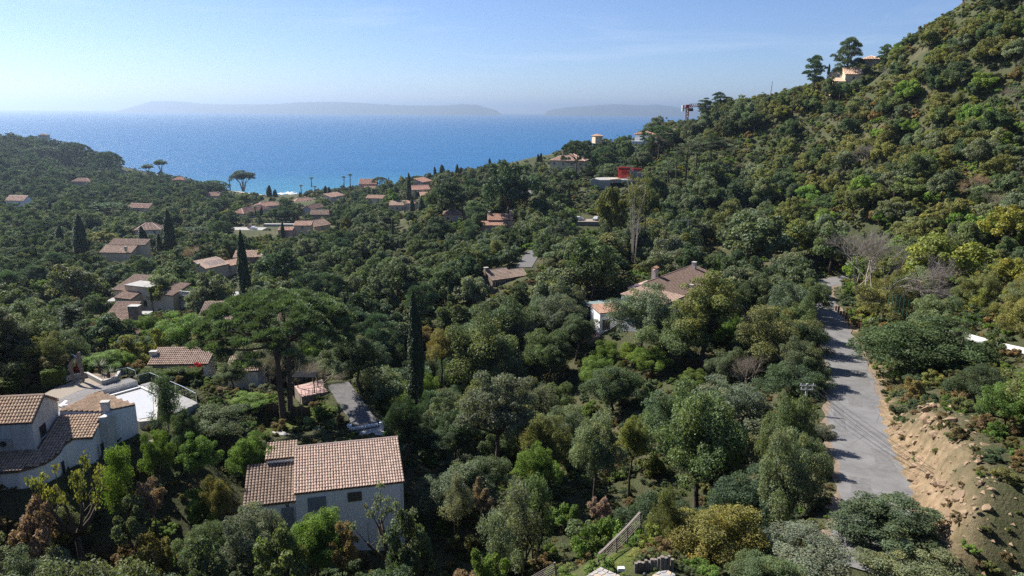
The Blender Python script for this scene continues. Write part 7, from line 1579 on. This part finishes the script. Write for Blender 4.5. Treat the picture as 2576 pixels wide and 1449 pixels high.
for p in chosen:
    n = p['name'] or KIND[p['kind']][0]; count[n] = count.get(n, 0)+1
rest = []
for p in sorted(FILL, key=lambda q: -q['vis']):
    n = KIND[p['kind']][0]; lim = 290
    if p['vis'] >= 3 and count.get(n, 0) < lim: count[n] = count.get(n, 0)+1; chosen.append(p)
    else: rest.append(p)
# labels: size, colour, kind and where it stands beside something one can find
ORD = ['nearest', 'second', 'third', 'fourth', 'fifth', 'sixth', 'seventh', 'eighth', 'ninth', 'tenth', 'eleventh', 'twelfth', 'thirteenth', 'fourteenth', 'fifteenth', 'sixteenth', 'seventeenth', 'eighteenth', 'nineteenth', 'twentieth'] + ['twenty-'+w for w in ('first','second','third','fourth','fifth','sixth','seventh','eighth','ninth')] + ['thirtieth'] + ['thirty-'+w for w in ('first','second','third','fourth','fifth','sixth','seventh','eighth','ninth')]
DIRS = ['right of', 'up and right of', 'up behind', 'up and left of', 'left of', 'down and left of', 'below', 'down and right of']
bucket = {}
for p in chosen:
    if p.get('label'): continue
    h = HEIGHT[p['kind']]*p['sz']; px, py, _ = proj(p['x'], p['y'], p['z']+h*.6); best = min(LAND.items(), key=lambda kv: math.hypot(kv[1][0]-px, kv[1][1]-py)); dx, dy = px-best[1][0], best[1][1]-py
    k = int(round(math.atan2(dy, dx)/(math.pi/4))) % 8; noun = KIND[p['kind']][2]; rel = h/HEIGHT[p['kind']]
    size = 'tall' if h > 9.3 and 'rounded' not in noun else ('small' if rel < .62 else '')
    colw = 'leafless' if p['kind'] == 'bare' else p['col']; noun = 'tree' if p['kind'] == 'bare' else noun
    desc = ' '.join(w for w in (size, colw, noun) if w); bucket.setdefault((desc, DIRS[k], best[0]), []).append((math.hypot(dx, dy), p))
for (desc, dr_, lm), lst in bucket.items():
    lst.sort(key=lambda t: t[0])
    for r, (_, p) in enumerate(lst):
        o_ = ORD[r] if r < len(ORD) else None
        desc = desc.replace('slim pine','pine') if len(desc.split()) > 3 else desc
        p['label'] = f'{desc} standing {dr_} the {lm}' if len(lst) == 1 else (f'{o_} {desc} {dr_} the {lm}' if o_ else f'{desc} far {dr_} the {lm}')
        p['group'] = p.get('group') or (f'trees around the {lm}' if not p['kind'].startswith('bush') else f'bushes around the {lm}')
def tcol(p, r=random):
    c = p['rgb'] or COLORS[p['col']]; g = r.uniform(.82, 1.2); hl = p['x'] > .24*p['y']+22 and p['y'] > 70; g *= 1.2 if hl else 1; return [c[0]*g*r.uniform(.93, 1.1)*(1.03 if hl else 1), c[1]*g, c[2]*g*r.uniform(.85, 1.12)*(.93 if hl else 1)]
NOUN_PART = {'cypress': 'foliage', 'bare': 'twigs', 'bush_near': 'foliage', 'bush_far': 'foliage'}
first = {}
for p in chosen:
    nm, cat, _ = KIND[p['kind']]; nm = p['name'] or nm; cat = p.get('cat') or cat
    var = PROTO[p['kind']]; cm, tm_, W, Hh = var[int(abs(p['x']*7.3+p['y']*3.1)) % len(var)] if p['kind'] != 'bare' else var[0 if p['sx'] > .55 else 1]
    if p['kind'] == 'bare' and cm is var[1][0]: p['sx'] *= 8/5.5; p['sz'] *= 9/5.5
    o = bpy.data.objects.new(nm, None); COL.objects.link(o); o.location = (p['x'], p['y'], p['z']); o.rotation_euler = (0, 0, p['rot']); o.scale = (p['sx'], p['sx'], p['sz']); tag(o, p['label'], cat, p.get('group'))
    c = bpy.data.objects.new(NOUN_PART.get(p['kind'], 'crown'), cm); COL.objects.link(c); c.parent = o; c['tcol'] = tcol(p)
    if tm_: t_ = bpy.data.objects.new('stems' if p['kind'].startswith('bush') else 'trunk', tm_); COL.objects.link(t_); t_.parent = o

# the remaining mass of wood and scrub: one object each
def mass(name, plants, label):
    kinds = sorted({p['kind'] for p in plants}); cols = [bpy.data.collections.new(name+'_crowns'), bpy.data.collections.new(name+'_trunks')]; index = {}
    n = 0
    for k in kinds:
        for v, (cm, tm_, W, Hh) in enumerate(PROTO[k]):
            a = bpy.data.objects.new('m%04d_c' % n, cm); cols[0].objects.link(a)
            b = bpy.data.objects.new('m%04d_t' % n, tm_ or bpy.data.meshes.new('none')); cols[1].objects.link(b); index[(k, v)] = n; n += 1
    me = bpy.data.meshes.new(name); N = len(plants); me.vertices.add(N); me.vertices.foreach_set('co', np.array([(p['x'], p['y'], p['z']) for p in plants], np.float32).ravel())
    r = random.Random(3)
    def at_(nm, ty, arr, f='value'): a = me.attributes.new(nm, ty, 'POINT'); a.data.foreach_set(f, np.array(arr, np.float32 if ty != 'INT' else np.int32).ravel())
    at_('scl', 'FLOAT_VECTOR', [(p['sx'], p['sx'], p['sz']) for p in plants], 'vector'); at_('rot', 'FLOAT_VECTOR', [(0, 0, p['rot']) for p in plants], 'vector')
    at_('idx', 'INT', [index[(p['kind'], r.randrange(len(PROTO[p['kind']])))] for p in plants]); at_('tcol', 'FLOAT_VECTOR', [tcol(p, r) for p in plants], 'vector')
    o = obj(name, me, kind='stuff', label=label)
    ng = bpy.data.node_groups.new(name, 'GeometryNodeTree'); ng.interface.new_socket('Geometry', in_out='INPUT', socket_type='NodeSocketGeometry'); ng.interface.new_socket('Geometry', in_out='OUTPUT', socket_type='NodeSocketGeometry')
    gi, go = ng.nodes.new('NodeGroupInput'), ng.nodes.new('NodeGroupOutput'); jn = ng.nodes.new('GeometryNodeJoinGeometry')
    def named(nm, ty): q = ng.nodes.new('GeometryNodeInputNamedAttribute'); q.data_type = ty; q.inputs[0].default_value = nm; return q.outputs[0]
    for c in cols:
        ci = ng.nodes.new('GeometryNodeCollectionInfo'); ci.inputs[0].default_value = c; ci.inputs[1].default_value = True; ci.inputs[2].default_value = True
        ip = ng.nodes.new('GeometryNodeInstanceOnPoints'); ng.links.new(gi.outputs[0], ip.inputs['Points']); ng.links.new(ci.outputs[0], ip.inputs['Instance']); ip.inputs['Pick Instance'].default_value = True
        ng.links.new(named('idx', 'INT'), ip.inputs['Instance Index']); ng.links.new(named('rot', 'FLOAT_VECTOR'), ip.inputs['Rotation']); ng.links.new(named('scl', 'FLOAT_VECTOR'), ip.inputs['Scale']); ng.links.new(ip.outputs[0], jn.inputs[0])
    ng.links.new(jn.outputs[0], go.inputs[0]); md = o.modifiers.new('plants', 'NODES'); md.node_group = ng
    return o
mass('distant_woodland', [p for p in rest if not p['kind'].startswith('bush')], 'mass of smaller and half hidden trees filling the wood')
mass('scrub', [p for p in rest if p['kind'].startswith('bush')], 'mass of low scrub on the hillside and among the trees')
mass('undergrowth', UNDER, 'low leafy undergrowth covering the ground between the trees')
print('PLANTS', len(PLANTS), 'FILL', len(FILL), 'chosen', len(chosen), 'rest', len(rest), 'under', len(UNDER), count)
